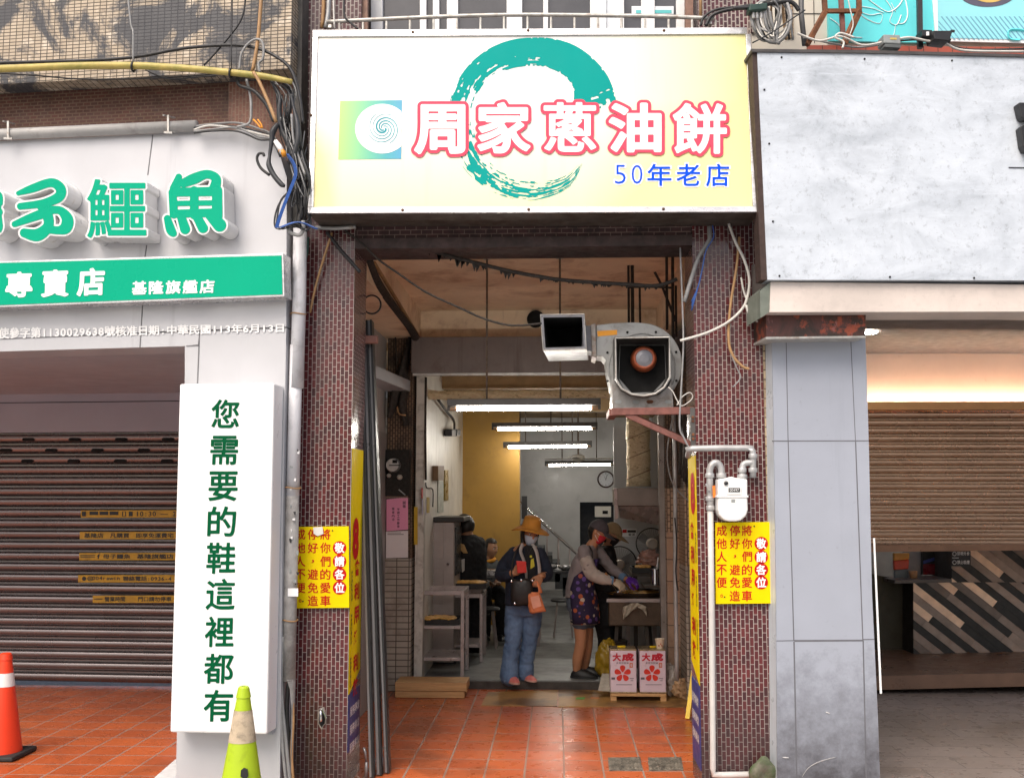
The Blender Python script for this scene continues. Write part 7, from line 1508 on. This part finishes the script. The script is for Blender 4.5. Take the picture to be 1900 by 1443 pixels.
# ---------------------------------------------------------------- customer in the brown sun hat
Yc_ = 9.78
q_ = lambda x, y, dy=0.0: P(x, y, Yc_ + dy)
cu = thing('person', 'person in a brown sun hat, navy jacket and blue jeans holding an orange plastic bag', 'person', (q_(968, 1262).x, Yc_ + .05, .08))
hd = Head(q_(984, 990, -.03), .38, .22, .10, .92)
body = B(); hd.skin(body); limb(body, [q_(978, 1020, .03), q_(980, 1008, .0)], [.055, .05])
pel, wst, chs, shl_ = q_(972, 1116, .03), q_(972, 1085, .03), q_(974, 1040, .02), q_(976, 1018, .03)
loft(body, [(pel, .15, .10, .1), (wst, .13, .09, .1), (chs, .15, .10, .1), (shl_, .13, .07, .1), (q_(977, 1008, .03), .06, .05, .1)])
eR, wR = q_(928, 1064, .03), q_(953, 1063, -.15); eL, wL = q_(1017, 1062, .05), q_(1003, 1068, -.14)
limb(body, [q_(953, 1025, .03), eR, wR], [.05, .042, .030]); limb(body, [q_(1001, 1025, .03), eL, wL], [.05, .042, .030])
hand(body, wR, q_(969, 1054, -.20) - wR, Vector((0, -1, .25)), (0, 0, 1), .75, .98, r=.0092); hand(body, wL, q_(998, 1080, -.19) - wL, Vector((.3, -1, .1)), (-1, 0, .2), 1.0, .98, r=.0092)
hpR, hpL = q_(955, 1122, .03), q_(990, 1122, .04); kR, kL = q_(952, 1184, .0), q_(984, 1178, .06); aR, aL = q_(946, 1250, .02), q_(974, 1247, .12)
limb(body, [hpR, kR, aR], [.075, .052, .036]); limb(body, [hpL, kL, aL], [.075, .052, .036])
remesh(body, .0062, 2).build('body', m_skin2, cu, smooth=True); hd.eyes(cu, m_hair)
j = B(); loft(j, [(q_(969, 1121, .02), .165, .125, .1), (q_(970, 1095, .02), .162, .12, .1), (q_(972, 1060, .02), .165, .125, .1), (chs, .17, .12, .1), (q_(976, 1023, .03), .135, .085, .1), (q_(977, 1012, .03), .075, .06, .1)])
limb(j, [q_(954, 1026, .03), q_(937, 1047, .04), q_(929, 1066, .02), q_(944, 1066, -.10)], [.058, .062, .060, .050]); limb(j, [q_(1000, 1026, .03), q_(1010, 1046, .05), q_(1014, 1065, .03), q_(1007, 1070, -.07)], [.058, .060, .058, .048])
remesh(j, .009, 3, .006, 11, (1, 1, .7)).build('jacket', cloth('denim_navy', (.016, .022, .042)), cu, smooth=True)
b = B()
for sgn, xs in ((-1, (970, 966, 972, 976, 978)), (1, (988, 995, 999, 1001, 1000))):
    F_ = Plane((0, Yc_ - .118, 0)); ys = (1009, 1022, 1040, 1060, 1078); p_ = [F_.at(x, y, -.03 if i == 0 else (-.02 if i == 4 else 0)) for i, (x, y) in enumerate(zip(xs, ys))]
    b = B(); sp_ = spline(p_, 6); b.tube(sp_, .022, 8, flat=.35); b.build('lapel', cloth('lapel_pale', (.46, .42, .40)), cu, smooth=True)
b = B(); F_ = Plane((0, Yc_ - .110, 0)); b.px(F_, [(974, 1012), (988, 1012), (993, 1040), (994, 1072), (978, 1074), (973, 1040)], .0, -.02); b.build('tshirt', cloth('tee_black', (.012, .012, .014)), cu)
b = B(); b.px(F_, [(985, 1038), (990, 1035), (992, 1050), (988, 1053), (984, 1055)], .004, .001); b.px(F_, R4(983, 1030, 987, 1034), .004, .001); b.build('shirt_print', M('print_lime', (.62, .55, .04), .7), cu)
b = B(); b.tube([F_.at(x, y, .004) for x, y in ((977, 1010), (981, 1026), (988, 1012))], .003, 6, sm=4); b.build('cord', m_blk, cu)
tr_ = B(); loft(tr_, [(q_(971, 1106, .03), .150, .112, .1), (q_(971, 1124, .03), .160, .118, .1), (q_(972, 1140, .03), .155, .11, .1)])
limb(tr_, [q_(957, 1130, .03), q_(953, 1165, .01), q_(952, 1186, .0), q_(947, 1225, .01), q_(945, 1254, .01)], [.096, .084, .074, .074, .086]); limb(tr_, [q_(988, 1130, .04), q_(986, 1165, .05), q_(984, 1180, .06), q_(977, 1220, .10), q_(974, 1247, .11)], [.094, .080, .070, .070, .078])
t = MT('denim_blue'); f = t.noise(8, 6, .65, stretch=(1, 1, .5)); t.col(t.mix(t.ramp(f, .3, .7), (.075, .13, .24), (.17, .26, .42))); t.rough(.85); t.bump(t.noise(120, 3), .3, .004)
remesh(tr_, .009, 3, .008, 9, (1, 1, 1.6)).build('jeans', t.m, cu, smooth=True)
m_clog = M('clog_pink', (.72, .20, .17), .45, var=.08)
shoe(cu, 'shoe', Vector((aR.x, aR.y + .04, .08)), Vector((aR.x + .075, aR.y - .18, .08)), m_clog, .075, .046, M('clog_sole', (.62, .34, .28), .6)); shoe(cu, 'shoe', Vector((aL.x - .01, aL.y + .04, .08)), Vector((aL.x + .10, aL.y - .15, .08)), m_clog, .07, .046, M('clog_sole', (.62, .34, .28), .6))
hh = B(); hd.surf(hh, .010, 1.3, 5.0, -.9, 1.2); shell(hh, .012).build('hair', m_hair, cu, smooth=True)
mk = B(); hd.surf(mk, .008, -1.12, 1.12, -1.02, -.02, 24, 14); shell(mk, .003).build('face_mask', cloth('mask_blue', (.50, .58, .68), .04), cu, smooth=True)
# sun hat: crown and a wide drooping brim around the head's own axes
b = B(); rows_ = []
for rr_, z_ in ((.012, .168), (.055, .166), (.078, .155), (.088, .125), (.094, .085), (.098, .058), (.125, .045), (.160, .030), (.190, .008)):
    rows_.append([hd.w((rr_ * math.cos(a) * (.97 if rr_ < .1 else 1.0), rr_ * math.sin(a) * 1.08 + .005, z_ + (.012 if rr_ < .1 else .012 - (rr_ - .1) * .35 * math.sin(a) + (rr_ - .1) * .15 * math.sin(2 * a)))) for a in np.linspace(0, 2 * math.pi, 41)[:-1]])
b.v = [p for r_ in rows_ for p in r_]; n_ = 40; b.f = [(i * n_ + k, i * n_ + (k + 1) % n_, (i + 1) * n_ + (k + 1) % n_, (i + 1) * n_ + k) for i in range(len(rows_) - 1) for k in range(n_)] + [tuple(range(n_))]; b.m = [0] * len(b.f)
shell(b, .005).build('sun_hat', cloth('hat_brown', (.56, .235, .032), .10), cu, smooth=True)
# shoulder bag, packet, plastic bag
m_lea = M('bag_black', (.018, .015, .014), .45, var=.35, vs=12, bump=.2, bs=60)
sb = B(); c = q_(968, 1098, -.20); sb.ball(c, (.10, .045, .125), 22, 14)
for v in sb.v:
    dx = v - c; v.x = c.x + math.copysign(min(abs(dx.x) * 1.25, .098), dx.x); v.z = c.z + math.copysign(min(abs(dx.z) * 1.2, .118), dx.z) + .006 * math.sin(dx.x * 60)
o = thing('shoulder_bag', 'black leather shoulder bag hanging in front of the customer', 'bag', c - Vector((0, 0, .13))); sb.build('bag_body', m_lea, o, smooth=True)
b = B(); b.tube([q_(951, 1078, -.20), q_(950, 1050, -.14), q_(958, 1022, -.09), q_(968, 1008, -.03)], .008, 8, sm=4); b.build('strap', m_lea, o, smooth=True)
for x, y in ((949, 1078), (967, 1076), (988, 1077), (955, 1119)): b = B(); b.lathe([(.010, 0), (.010, .006), (.006, .008)], q_(x, y, -.245), (0, -1, 0), 12); b.build('stud', m_chr, o, smooth=40)
b = B(); a4 = [q_(958, 1040, -.235), q_(976, 1041, -.235), q_(977, 1062, -.225), q_(960, 1063, -.225)]; b.prism(a4, [p + Vector((0, .02, 0)) for p in a4]); tag(b.build('red_packet', M('packet_scarlet', (.66, .03, .02), .4, var=.1, vs=20), None, bevel=.004), 'red packet held in the customer\'s right hand', 'packet')
o = thing('plastic_bag', 'orange plastic carrier bag hanging from the customer\'s left hand', 'bag', q_(996, 1134, -.20)); m_obag = M('bag_orange', (.78, .24, .10), .4, var=.1, vs=9, bump=.3, bs=30)
pb = B(); n_ = 16; rg_ = random.Random(8)
for i, (yy, hw, hd_) in enumerate(((1098, 12.5, .03), (1104, 14, .05), (1114, 14.5, .055), (1124, 15, .055), (1132, 15.5, .05), (1134, 14, .04))):
    for k in range(n_):
        a = 2 * math.pi * k / n_; xx = 988 + (yy - 1098) * .28 + hw * math.cos(a); p = q_(xx, yy + (2.5 if a < math.pi else 0) + rg_.uniform(-.6, .6) - 2.2 * math.cos(a) * (1 if i > 3 else 0), -.20); p.y += hd_ * math.sin(a) + rg_.uniform(-.004, .004); pb.v.append(p)
pb.f = [(i * n_ + k, i * n_ + (k + 1) % n_, (i + 1) * n_ + (k + 1) % n_, (i + 1) * n_ + k) for i in range(5) for k in range(n_)] + [tuple(range(5 * n_, 6 * n_))]; pb.m = [0] * len(pb.f)
shell(pb, .003).build('bag_body', m_obag, o)
for xs in ((979, 981, 985), (1003, 1001, 998)):
    b = B(); pts = [q_(xs[0], 1100, -.20), q_(xs[1], 1090, -.20), q_(997, 1078, -.20)]; b.tube(pts, [.028, .02, .010], 8, sm=3, flat=.22); b.build('bag_handle', m_obag, o, smooth=True)
b = B(); a4 = [q_(984, 1108, -.262), q_(1000, 1104, -.262), q_(1005, 1124, -.262), q_(989, 1129, -.262)]; b.prism(a4, [p + Vector((0, .012, 0)) for p in a4]); b.build('box_inside', M('bag_box', (.85, .38, .26), .5), o)
# ---------------------------------------------------------------- cook with the red mask
Yk = 10.0; k_ = lambda x, y, dy=0.0: P(x, y, Yk + dy); m_apr = cloth('apron_navy', (.028, .016, .055)); m_sw = cloth('sweater_grey', (.27, .235, .24)); m_cuff = cloth('sleeve_cream', (.46, .40, .36))
ck = thing('person', 'person in a grey cap, red mask and patterned purple apron frying pancakes', 'person', (k_(1080, 1255).x, Yk + .05, .08))
hk = Head(k_(1109, 987, .0), 1.28, .42, 0, .93); bd = B(); hk.skin(bd); limb(bd, [k_(1091, 1022, .02), k_(1102, 1005, .01)], [.058, .048])
ang_ = 1.35
loft(bd, [(k_(1078, 1110, .03), .14, .105, ang_), (k_(1077, 1080, .03), .12, .09, ang_), (k_(1085, 1045, .03), .14, .095, ang_), (k_(1091, 1022, .03), .12, .065, ang_), (k_(1094, 1012, .03), .05, .045, ang_)])
eN, wN, eF, wF = k_(1097, 1063, -.10), k_(1137, 1077, -.12), k_(1137, 1056, .20), k_(1160, 1073, .10)
limb(bd, [k_(1084, 1023, -.09), eN, wN], [.048, .040, .029]); limb(bd, [k_(1108, 1022, .14), eF, wF], [.046, .038, .028])
limb(bd, [k_(1074, 1125, -.03), k_(1078, 1187, -.02), k_(1072, 1222, .0), k_(1070, 1244, .02)], [.082, .056, .052, .034]); limb(bd, [k_(1086, 1125, .10), k_(1090, 1185, .12), k_(1086, 1222, .14), k_(1084, 1240, .16)], [.08, .055, .050, .034])
remesh(bd, .0065, 2).build('body', m_skin2, ck, smooth=True); hk.eyes(ck, m_hair)
hN = B(); hand(hN, wN, Vector((.85, -.1, -.5)), Vector((.3, -.7, .6)), (0, -.3, 1), .7, 1.05, r=.0098); remesh(hN, .0052, 1).build('glove', M('glove_cream', (.56, .46, .34), .6), ck, smooth=True)
hF = B(); hand(hF, wF, Vector((.95, -.15, -.25)), Vector((.2, -.5, .8)), (0, -.8, .3), .8, 1.12, r=.0105); remesh(hF, .0052, 1).build('glove', M('glove_purple', (.10, .02, .30), .35), ck, smooth=True)
sw = B(); loft(sw, [(k_(1074, 1106, .03), .165, .125, ang_), (k_(1073, 1088, .03), .150, .112, ang_), (k_(1078, 1062, .03), .148, .112, ang_), (k_(1085, 1040, .03), .158, .112, ang_), (k_(1091, 1021, .03), .135, .08, ang_), (k_(1095, 1011, .03), .065, .055, ang_)])
limb(sw, [k_(1084, 1023, -.09), k_(1089, 1044, -.12), k_(1097, 1063, -.11), k_(1112, 1069, -.11)], [.064, .058, .054, .046]); limb(sw, [k_(1108, 1022, .14), k_(1124, 1042, .18), eF, k_(1152, 1066, .14)], [.060, .052, .048, .040])
remesh(sw, .009, 3, .006, 12).build('sweater', m_sw, ck, smooth=True)
sl_ = B(); limb(sl_, [k_(1088, 1040, -.12), k_(1097, 1062, -.115), k_(1115, 1072, -.12), k_(1131, 1076, -.12)], [.064, .064, .056, .042]); remesh(sl_, .009, 2, .005, 16).build('oversleeve', m_cuff, ck, smooth=True)
b = B(); b.tube([k_(1131, 1075.5, -.12), k_(1138, 1077, -.12)], .040, 14); b.build('cuff', cloth('cuff_blue', (.12, .22, .36)), ck, smooth=40); b = B(); b.tube([k_(1152, 1068, .13), k_(1160, 1073, .10)], .040, 14); b.build('cuff', cloth('cuff_blue', (.12, .22, .36)), ck, smooth=40)
sh_ = B(); loft(sh_, [(k_(1077, 1098, .03), .145, .118, ang_), (k_(1077, 1115, .03), .155, .13, ang_), (k_(1078, 1130, .03), .15, .125, ang_)]); limb(sh_, [k_(1075, 1125, -.03), k_(1078, 1150, -.03)], [.105, .095]); limb(sh_, [k_(1087, 1125, .10), k_(1090, 1150, .11)], [.10, .09])
remesh(sh_, .009, 3, .006, 12).build('shorts', cloth('shorts_grey', (.10, .12, .16)), ck, smooth=True)
for yy in (1149, 1152.4, 1155.8):
    b = B(); 
    for c, r_ in ((k_(1078, yy, -.03), .098), (k_(1090, yy, .11), .093)): b.lathe([(r_, -.006), (r_ + .002, .0), (r_, .006)], c, (0, 0, 1), 24)
    b.build('hem_stripe', [cloth('hem_black', (.015, .015, .015)), cloth('hem_tan', (.42, .36, .28))][int(yy) % 2], ck, smooth=True)
# apron wraps the front half of the torso
def wrap(rings, a0, a1, off, n=22):
    """sheet around a lofted torso between two angles (0 = right of the facing direction)"""
    b = B(); k = len(rings)
    for c, w, d, a, sp in rings:
        X = Vector((math.cos(a), math.sin(a), 0)); Y = Vector((-math.sin(a), math.cos(a), 0))
        for i in range(n + 1):
            m_ = (a0 + a1) / 2; t_ = m_ + (a0 - m_ + (a1 - a0) * i / n) * sp; b.v.append(Vector(c) + X * (w + off) * math.cos(t_) + Y * (d + off) * math.sin(t_))
    b.f = [(i * (n + 1) + q, i * (n + 1) + q + 1, (i + 1) * (n + 1) + q + 1, (i + 1) * (n + 1) + q) for i in range(k - 1) for q in range(n)]; b.m = [0] * len(b.f); return b
t = MT('apron_print'); v_ = t.n('TexVoronoi'); v_.inputs['Scale'].default_value = 17; t.l(t.tc.outputs['Object'], v_.inputs['Vector']); d_ = v_.outputs['Distance']; cc_ = t.n('SeparateColor'); t.l(v_.outputs['Color'], cc_.inputs[0])
pc_ = t.mix(t.ramp(cc_.outputs[0], .45, .5), (.55, .45, .36), (.42, .10, .04)); pc_ = t.mix(t.ramp(cc_.outputs[1], .70, .72), pc_, (.12, .07, .28)); t.col(t.mix(t.ramp(d_, .40, .34), (.022, .013, .05), pc_)); t.rough(.8)
ap = wrap([(k_(1088, 1036, .03), .155, .112, ang_, .45), (k_(1084, 1050, .03), .152, .116, ang_, .60), (k_(1078, 1068, .03), .155, .120, ang_, .95), (k_(1076, 1088, .03), .160, .122, ang_, 1.05), (k_(1078, 1110, .03), .170, .14, ang_, 1.05), (k_(1080, 1135, .04), .172, .15, ang_, 1.02), (k_(1081, 1154, .04), .172, .15, ang_, 1.0)], -math.pi - .35, .35, .016)
shell(ap, .005).build('apron', t.m, ck, smooth=True)
for dy in (-.10, .13): b = B(); b.tube([k_(1099, 1037, dy * .8 - .05), k_(1098, 1022, dy - .02), k_(1093, 1012, dy * .5)], .008, 6, sm=3); b.build('apron_strap', m_blk, ck, smooth=True)
b = B(); b.tube([k_(1072, 1078, -.13), k_(1066, 1066, -.06), k_(1067, 1040, .0)], .007, 6, sm=3); b.build('apron_strap', m_blk, ck, smooth=True)
m_bshoe = M('boot_black', (.012, .012, .012), .5)
a_ = k_(1070, 1250, .02); shoe(ck, 'shoe', Vector((a_.x - .06, a_.y, .08)), Vector((a_.x + .20, a_.y - .03, .08)), m_bshoe, .11, .052); a_ = k_(1084, 1246, .16); shoe(ck, 'shoe', Vector((a_.x - .06, a_.y, .08)), Vector((a_.x + .21, a_.y - .02, .08)), m_bshoe, .11, .052)
def cap(h, par, mat, bill=.10):
    b = B(); h.surf(b, .015, 0, 2 * math.pi, .22, 1.56, 40, 14); shell(b, .005).build('cap', mat, par, smooth=True)
    b = B(); n = 14; 
    for i in range(n + 1):
        a = -1.0 + 2.0 * i / n
        for s_ in range(6): p = h.loc(a, .24, .013); u = s_ / 5; f_ = Vector((math.sin(a) * .35, -math.cos(a * .8), -.18 - .15 * u)); b.v.append(h.w(p + f_ * (bill * u * (1 - .25 * abs(a)))))
    b.f = [(i * 6 + q, (i + 1) * 6 + q, (i + 1) * 6 + q + 1, i * 6 + q + 1) for i in range(n) for q in range(5)]; b.m = [0] * len(b.f); shell(b, .004).build('cap_bill', mat, par, smooth=True)
cap(hk, ck, cloth('cap_grey', (.075, .065, .075)))
hh = B(); hk.surf(hh, .007, 1.9, 4.4, -.75, .3); shell(hh, .010).build('hair', m_hair, ck, smooth=True)
mk = B(); hk.surf(mk, .008, -1.10, 1.10, -1.02, -.05, 24, 14); shell(mk, .003).build('face_mask', cloth('mask_red', (.60, .03, .05), .05), ck, smooth=True)
for sx_ in (-1, 1): b = B(); b.tube([hk.w((sx_ * .062, -.055, -.01)), hk.w((sx_ * .077, -.01, .005)), hk.w((sx_ * .080, .012, .018))], .002, 5); b.tube([hk.w((sx_ * .055, -.055, -.075)), hk.w((sx_ * .075, -.005, -.03)), hk.w((sx_ * .080, .012, .0))], .002, 5); b.build('mask_loop', m_pwhite, ck)
b = B()
for sx_ in (-1, 1): b.tube([hk.w((sx_ * .032 + .022 * math.cos(a), -.103, .014 + .017 * math.sin(a))) for a in np.linspace(0, 2 * math.pi, 17)[:-1]], .0018, 5, closed=True); b.tube([hk.w((sx_ * .054, -.10, .018)), hk.w((sx_ * .079, -.04, .018)), hk.w((sx_ * .082, .01, .014))], .0018, 5)
b.build('glasses', m_chr, ck)
o = thing('spatula', 'long spatula with a wooden handle in the cook\'s cream glove', 'spatula', k_(1140, 1098, -.12)); b = B(); b.bar(k_(1123, 1062, -.14), k_(1134, 1082, -.14), .022); b.build('handle', M('handle_wood', (.30, .13, .04), .5), o, bevel=.005); b = B(); b.bar(k_(1134, 1082, -.14), k_(1146, 1099, -.10), .008); b.build('shaft', m_chr, o); b = B(); b.bar(k_(1144, 1098, -.10), k_(1154, 1102, -.06), .07, .003, up=(0, .3, 1)); b.build('blade', m_chr, o)
# ---------------------------------------------------------------- second cook behind
Y2 = 10.42; s_2 = lambda x, y, dy=0.0: P(x, y, Y2 + dy); m_bk = cloth('clothes_black', (.010, .010, .012))
c2 = thing('person', 'person in a khaki cap and black clothes behind the cook with the red mask', 'person', (s_2(1125, 1240).x, Y2, .08)); h2 = Head(s_2(1134, 992), 1.30, .42, 0, .95); b2 = B(); h2.skin(b2); limb(b2, [s_2(1123, 1024), s_2(1129, 1008)], [.058, .05])
loft(b2, [(s_2(1122, 1110), .14, .10, ang_), (s_2(1122, 1060), .14, .10, ang_), (s_2(1124, 1024), .12, .07, ang_)]); limb(b2, [s_2(1120, 1120, -.06), s_2(1124, 1185, -.05), s_2(1118, 1236, -.04)], [.08, .056, .036]); limb(b2, [s_2(1130, 1120, .08), s_2(1134, 1185, .08), s_2(1130, 1232, .09)], [.08, .056, .036])
limb(b2, [s_2(1124, 1028, -.13), s_2(1132, 1062, -.14), s_2(1155, 1078, -.10)], [.048, .040, .03]); limb(b2, [s_2(1128, 1028, .13), s_2(1138, 1062, .14), s_2(1160, 1078, .06)], [.048, .040, .03]); hand(b2, s_2(1155, 1078, -.10), Vector((1, 0, -.3)), Vector((0, -.3, 1)), (0, -1, 0), .6); hand(b2, s_2(1160, 1078, .06), Vector((1, 0, -.3)), Vector((0, -.3, 1)), (0, -1, 0), .6)
remesh(b2, .007, 2).build('body', m_skin, c2, smooth=True); h2.eyes(c2, m_hair); cap(h2, c2, cloth('cap_khaki', (.24, .17, .09)))
mk = B(); h2.surf(mk, .008, -1.2, 1.2, -1.05, -.02, 24, 14); shell(mk, .003).build('face_mask', cloth('mask_black', (.015, .015, .015)), c2, smooth=True); hh = B(); h2.surf(hh, .008, 1.8, 4.5, -.8, .3); shell(hh, .010).build('hair', m_hair, c2, smooth=True)
j = B(); loft(j, [(s_2(1123, 1160), .17, .15, ang_), (s_2(1122, 1120), .165, .14, ang_), (s_2(1121, 1080), .155, .12, ang_), (s_2(1122, 1045), .17, .12, ang_), (s_2(1125, 1022), .14, .08, ang_), (s_2(1127, 1012), .065, .055, ang_)]); limb(j, [s_2(1124, 1027, -.13), s_2(1131, 1060, -.14), s_2(1146, 1072, -.11)], [.066, .058, .046]); limb(j, [s_2(1128, 1027, .13), s_2(1137, 1060, .14), s_2(1150, 1072, .08)], [.066, .058, .046]); remesh(j, .010, 3, .006, 11).build('coat', m_bk, c2, smooth=True)
j = B(); limb(j, [s_2(1120, 1150, -.06), s_2(1124, 1190, -.05), s_2(1119, 1236, -.04)], [.095, .075, .06]); limb(j, [s_2(1130, 1150, .08), s_2(1134, 1190, .08), s_2(1131, 1232, .09)], [.095, .075, .06]); remesh(j, .010, 3, .006, 11).build('trousers', m_bk, c2, smooth=True)
for x, y, dy in ((1117, 1243, -.04), (1129, 1240, .09)): a_ = s_2(x, y, dy); shoe(c2, 'shoe', Vector((a_.x - .07, a_.y, .08)), Vector((a_.x + .19, a_.y, .08)), m_bshoe, .10, .05)
# ---------------------------------------------------------------- man in the black T-shirt, back turned
Y3 = 11.55; s_3 = lambda x, y, dy=0.0: P(x, y, Y3 + dy)
c3 = thing('person', 'person in a black T-shirt turned away beside the steel cabinet', 'person', (s_3(873, 1190).x, Y3, .08)); h3 = Head(s_3(863, 976), -1.9, .30, 0, 1.0); b3 = B(); h3.skin(b3); a3 = .5
limb(b3, [s_3(872, 1000), s_3(866, 984)], [.06, .052]); loft(b3, [(s_3(874, 1092), .15, .10, a3), (s_3(874, 1050), .15, .10, a3), (s_3(873, 1004), .15, .08, a3)])
limb(b3, [s_3(856, 1006, -.05), s_3(857, 1040, -.10), s_3(845, 1052, -.05)], [.048, .042, .03]); limb(b3, [s_3(890, 1006, .08), s_3(893, 1045, .12), s_3(878, 1075, .18)], [.048, .042, .03]); hand(b3, s_3(845, 1052, -.05), Vector((-.8, .3, -.2)), Vector((.1, -.2, 1)), (0, -1, .2), .6); hand(b3, s_3(878, 1075, .18), Vector((-.8, .4, -.2)), Vector((.1, -.2, 1)), (0, -1, .2), .6)
limb(b3, [s_3(866, 1095), s_3(866, 1150), s_3(866, 1203)], [.08, .056, .04]); limb(b3, [s_3(882, 1095), s_3(883, 1150), s_3(884, 1203)], [.08, .056, .04]); remesh(b3, .007, 2).build('body', m_skin, c3, smooth=True); h3.eyes(c3, m_hair)
hh = B(); h3.surf(hh, .012, .75, 5.53, -.55, 1.5); h3.surf(hh, .014, 0, 6.283, .55, 1.5); shell(hh, .014).build('hair', m_hair, c3, smooth=True)
j = B(); loft(j, [(s_3(876, 1108), .17, .125, a3), (s_3(875, 1070), .17, .12, a3), (s_3(874, 1030), .185, .12, a3), (s_3(873, 1004), .165, .09, a3), (s_3(870, 992), .075, .06, a3)]); limb(j, [s_3(857, 1007, -.05), s_3(857, 1028, -.08)], [.068, .062]); limb(j, [s_3(889, 1007, .08), s_3(891, 1028, .11)], [.068, .062]); remesh(j, .010, 3, .006, 11).build('tshirt', m_bk, c3, smooth=True)
j = B(); limb(j, [s_3(866, 1105), s_3(866, 1150), s_3(866, 1200)], [.10, .078, .062]); limb(j, [s_3(882, 1105), s_3(883, 1150), s_3(884, 1200)], [.10, .078, .062]); remesh(j, .010, 3, .006, 11).build('trousers', m_bk, c3, smooth=True)
for x in (866, 884): a_ = s_3(x, 1205); shoe(c3, 'shoe', Vector((a_.x + .04, a_.y - .06, .08)), Vector((a_.x - .06, a_.y + .18, .08)), m_bshoe, .09, .048)
b = B(); a4 = [s_3(848, 1006, -.20), s_3(861, 1010, -.20), s_3(868, 1026, -.20), s_3(860, 1026, -.20), s_3(852, 1018, -.20)]; b.prism(a4, [p + Vector((0, .012, 0)) for p in a4]); tag(b.build('paper_bag', M('bag_kraft', (.50, .32, .13), .7, var=.2, vs=20), None, bevel=.003), 'crumpled tan paper bag beside the man in the black T-shirt', 'bag')
b = B(); a4 = [s_3(856, 1038, -.19), s_3(862, 1036, -.19), s_3(862, 1058, -.19), s_3(857, 1062, -.19)]; b.prism(a4, [p + Vector((0, .01, 0)) for p in a4]); tag(b.build('towel', cloth('towel_white', (.55, .53, .50)), None), 'narrow white towel hanging by the black T-shirt', 'towel')
# ---------------------------------------------------------------- man seated at the back
Y4 = 12.95; s_4 = lambda x, y, dy=0.0: P(x, y, Y4 + dy)
c4 = thing('person', 'person with short black hair and an orange collar seated by the mustard wall', 'person', (s_4(905, 1130).x, Y4, .08)); h4 = Head(s_4(910, 1018), .95, .12, 0, 1.0); b4 = B(); h4.skin(b4); a5 = .8
limb(b4, [s_4(904, 1042, .03), s_4(907, 1028, .02)], [.062, .055]); loft(b4, [(s_4(902, 1100, .05), .16, .11, a5), (s_4(902, 1070, .04), .15, .10, a5), (s_4(903, 1042, .04), .15, .08, a5)])
limb(b4, [s_4(891, 1046, -.03), s_4(890, 1078, -.08), s_4(906, 1080, -.25)], [.05, .042, .03]); limb(b4, [s_4(916, 1046, .10), s_4(922, 1076, .06), s_4(925, 1078, -.15)], [.05, .042, .03]); hand(b4, s_4(906, 1080, -.25), Vector((.4, -1, 0)), Vector((0, 0, 1)), (1, 0, 0), .6); hand(b4, s_4(925, 1078, -.15), Vector((0, -1, 0)), Vector((0, 0, 1)), (-1, 0, 0), .6)
for dx in (-.08, .10): p = s_4(902, 1100, .05); limb(b4, [p + Vector((dx, 0, .02)), p + Vector((dx + .1, -.40, .0)), Vector((p.x + dx + .1, p.y - .38, .12))], [.085, .06, .04])
remesh(b4, .007, 2).build('body', m_skin, c4, smooth=True); h4.eyes(c4, m_hair); hh = B(); h4.surf(hh, .009, 1.45, 4.83, -.35, 1.5); h4.surf(hh, .011, 0, 6.283, .72, 1.5); shell(hh, .012).build('hair', m_hair, c4, smooth=True)
j = B(); loft(j, [(s_4(902, 1102, .05), .18, .13, a5), (s_4(902, 1068, .04), .175, .125, a5), (s_4(903, 1050, .04), .18, .115, a5), (s_4(904, 1041, .04), .14, .085, a5), (s_4(905, 1036, .03), .07, .06, a5)]); limb(j, [s_4(891, 1046, -.03), s_4(890, 1070, -.07)], [.07, .06]); limb(j, [s_4(916, 1046, .10), s_4(921, 1068, .07)], [.07, .06]); remesh(j, .010, 3, .006, 11).build('shirt', cloth('shirt_grey', (.07, .08, .085)), c4, smooth=True)
b = B(); b.tube([s_4(905, 1037, .03) + Vector((.085 * math.cos(a), .075 * math.sin(a), .02 * math.sin(a))) for a in np.linspace(0, 2 * math.pi, 25)[:-1]], .022, 8, closed=True); b.build('collar', cloth('collar_orange', (.62, .27, .03)), c4, smooth=True)
j = B(); p = s_4(902, 1100, .05)
for dx in (-.08, .10): limb(j, [p + Vector((dx, 0, .02)), p + Vector((dx + .1, -.40, .0)), Vector((p.x + dx + .1, p.y - .38, .14))], [.10, .078, .06])
remesh(j, .010, 3, .005, 11).build('trousers', m_bk, c4, smooth=True)
for dx in (-.08, .10): shoe(c4, 'shoe', Vector((p.x + dx + .08, p.y - .36, .08)), Vector((p.x + dx + .14, p.y - .60, .08)), m_bshoe, .08, .046)
stool('round stool carrying the seated person', p.x, p.y + .02, p.z - .20)
for o in bpy.data.objects:
    if '_w' in o: del o['_w']
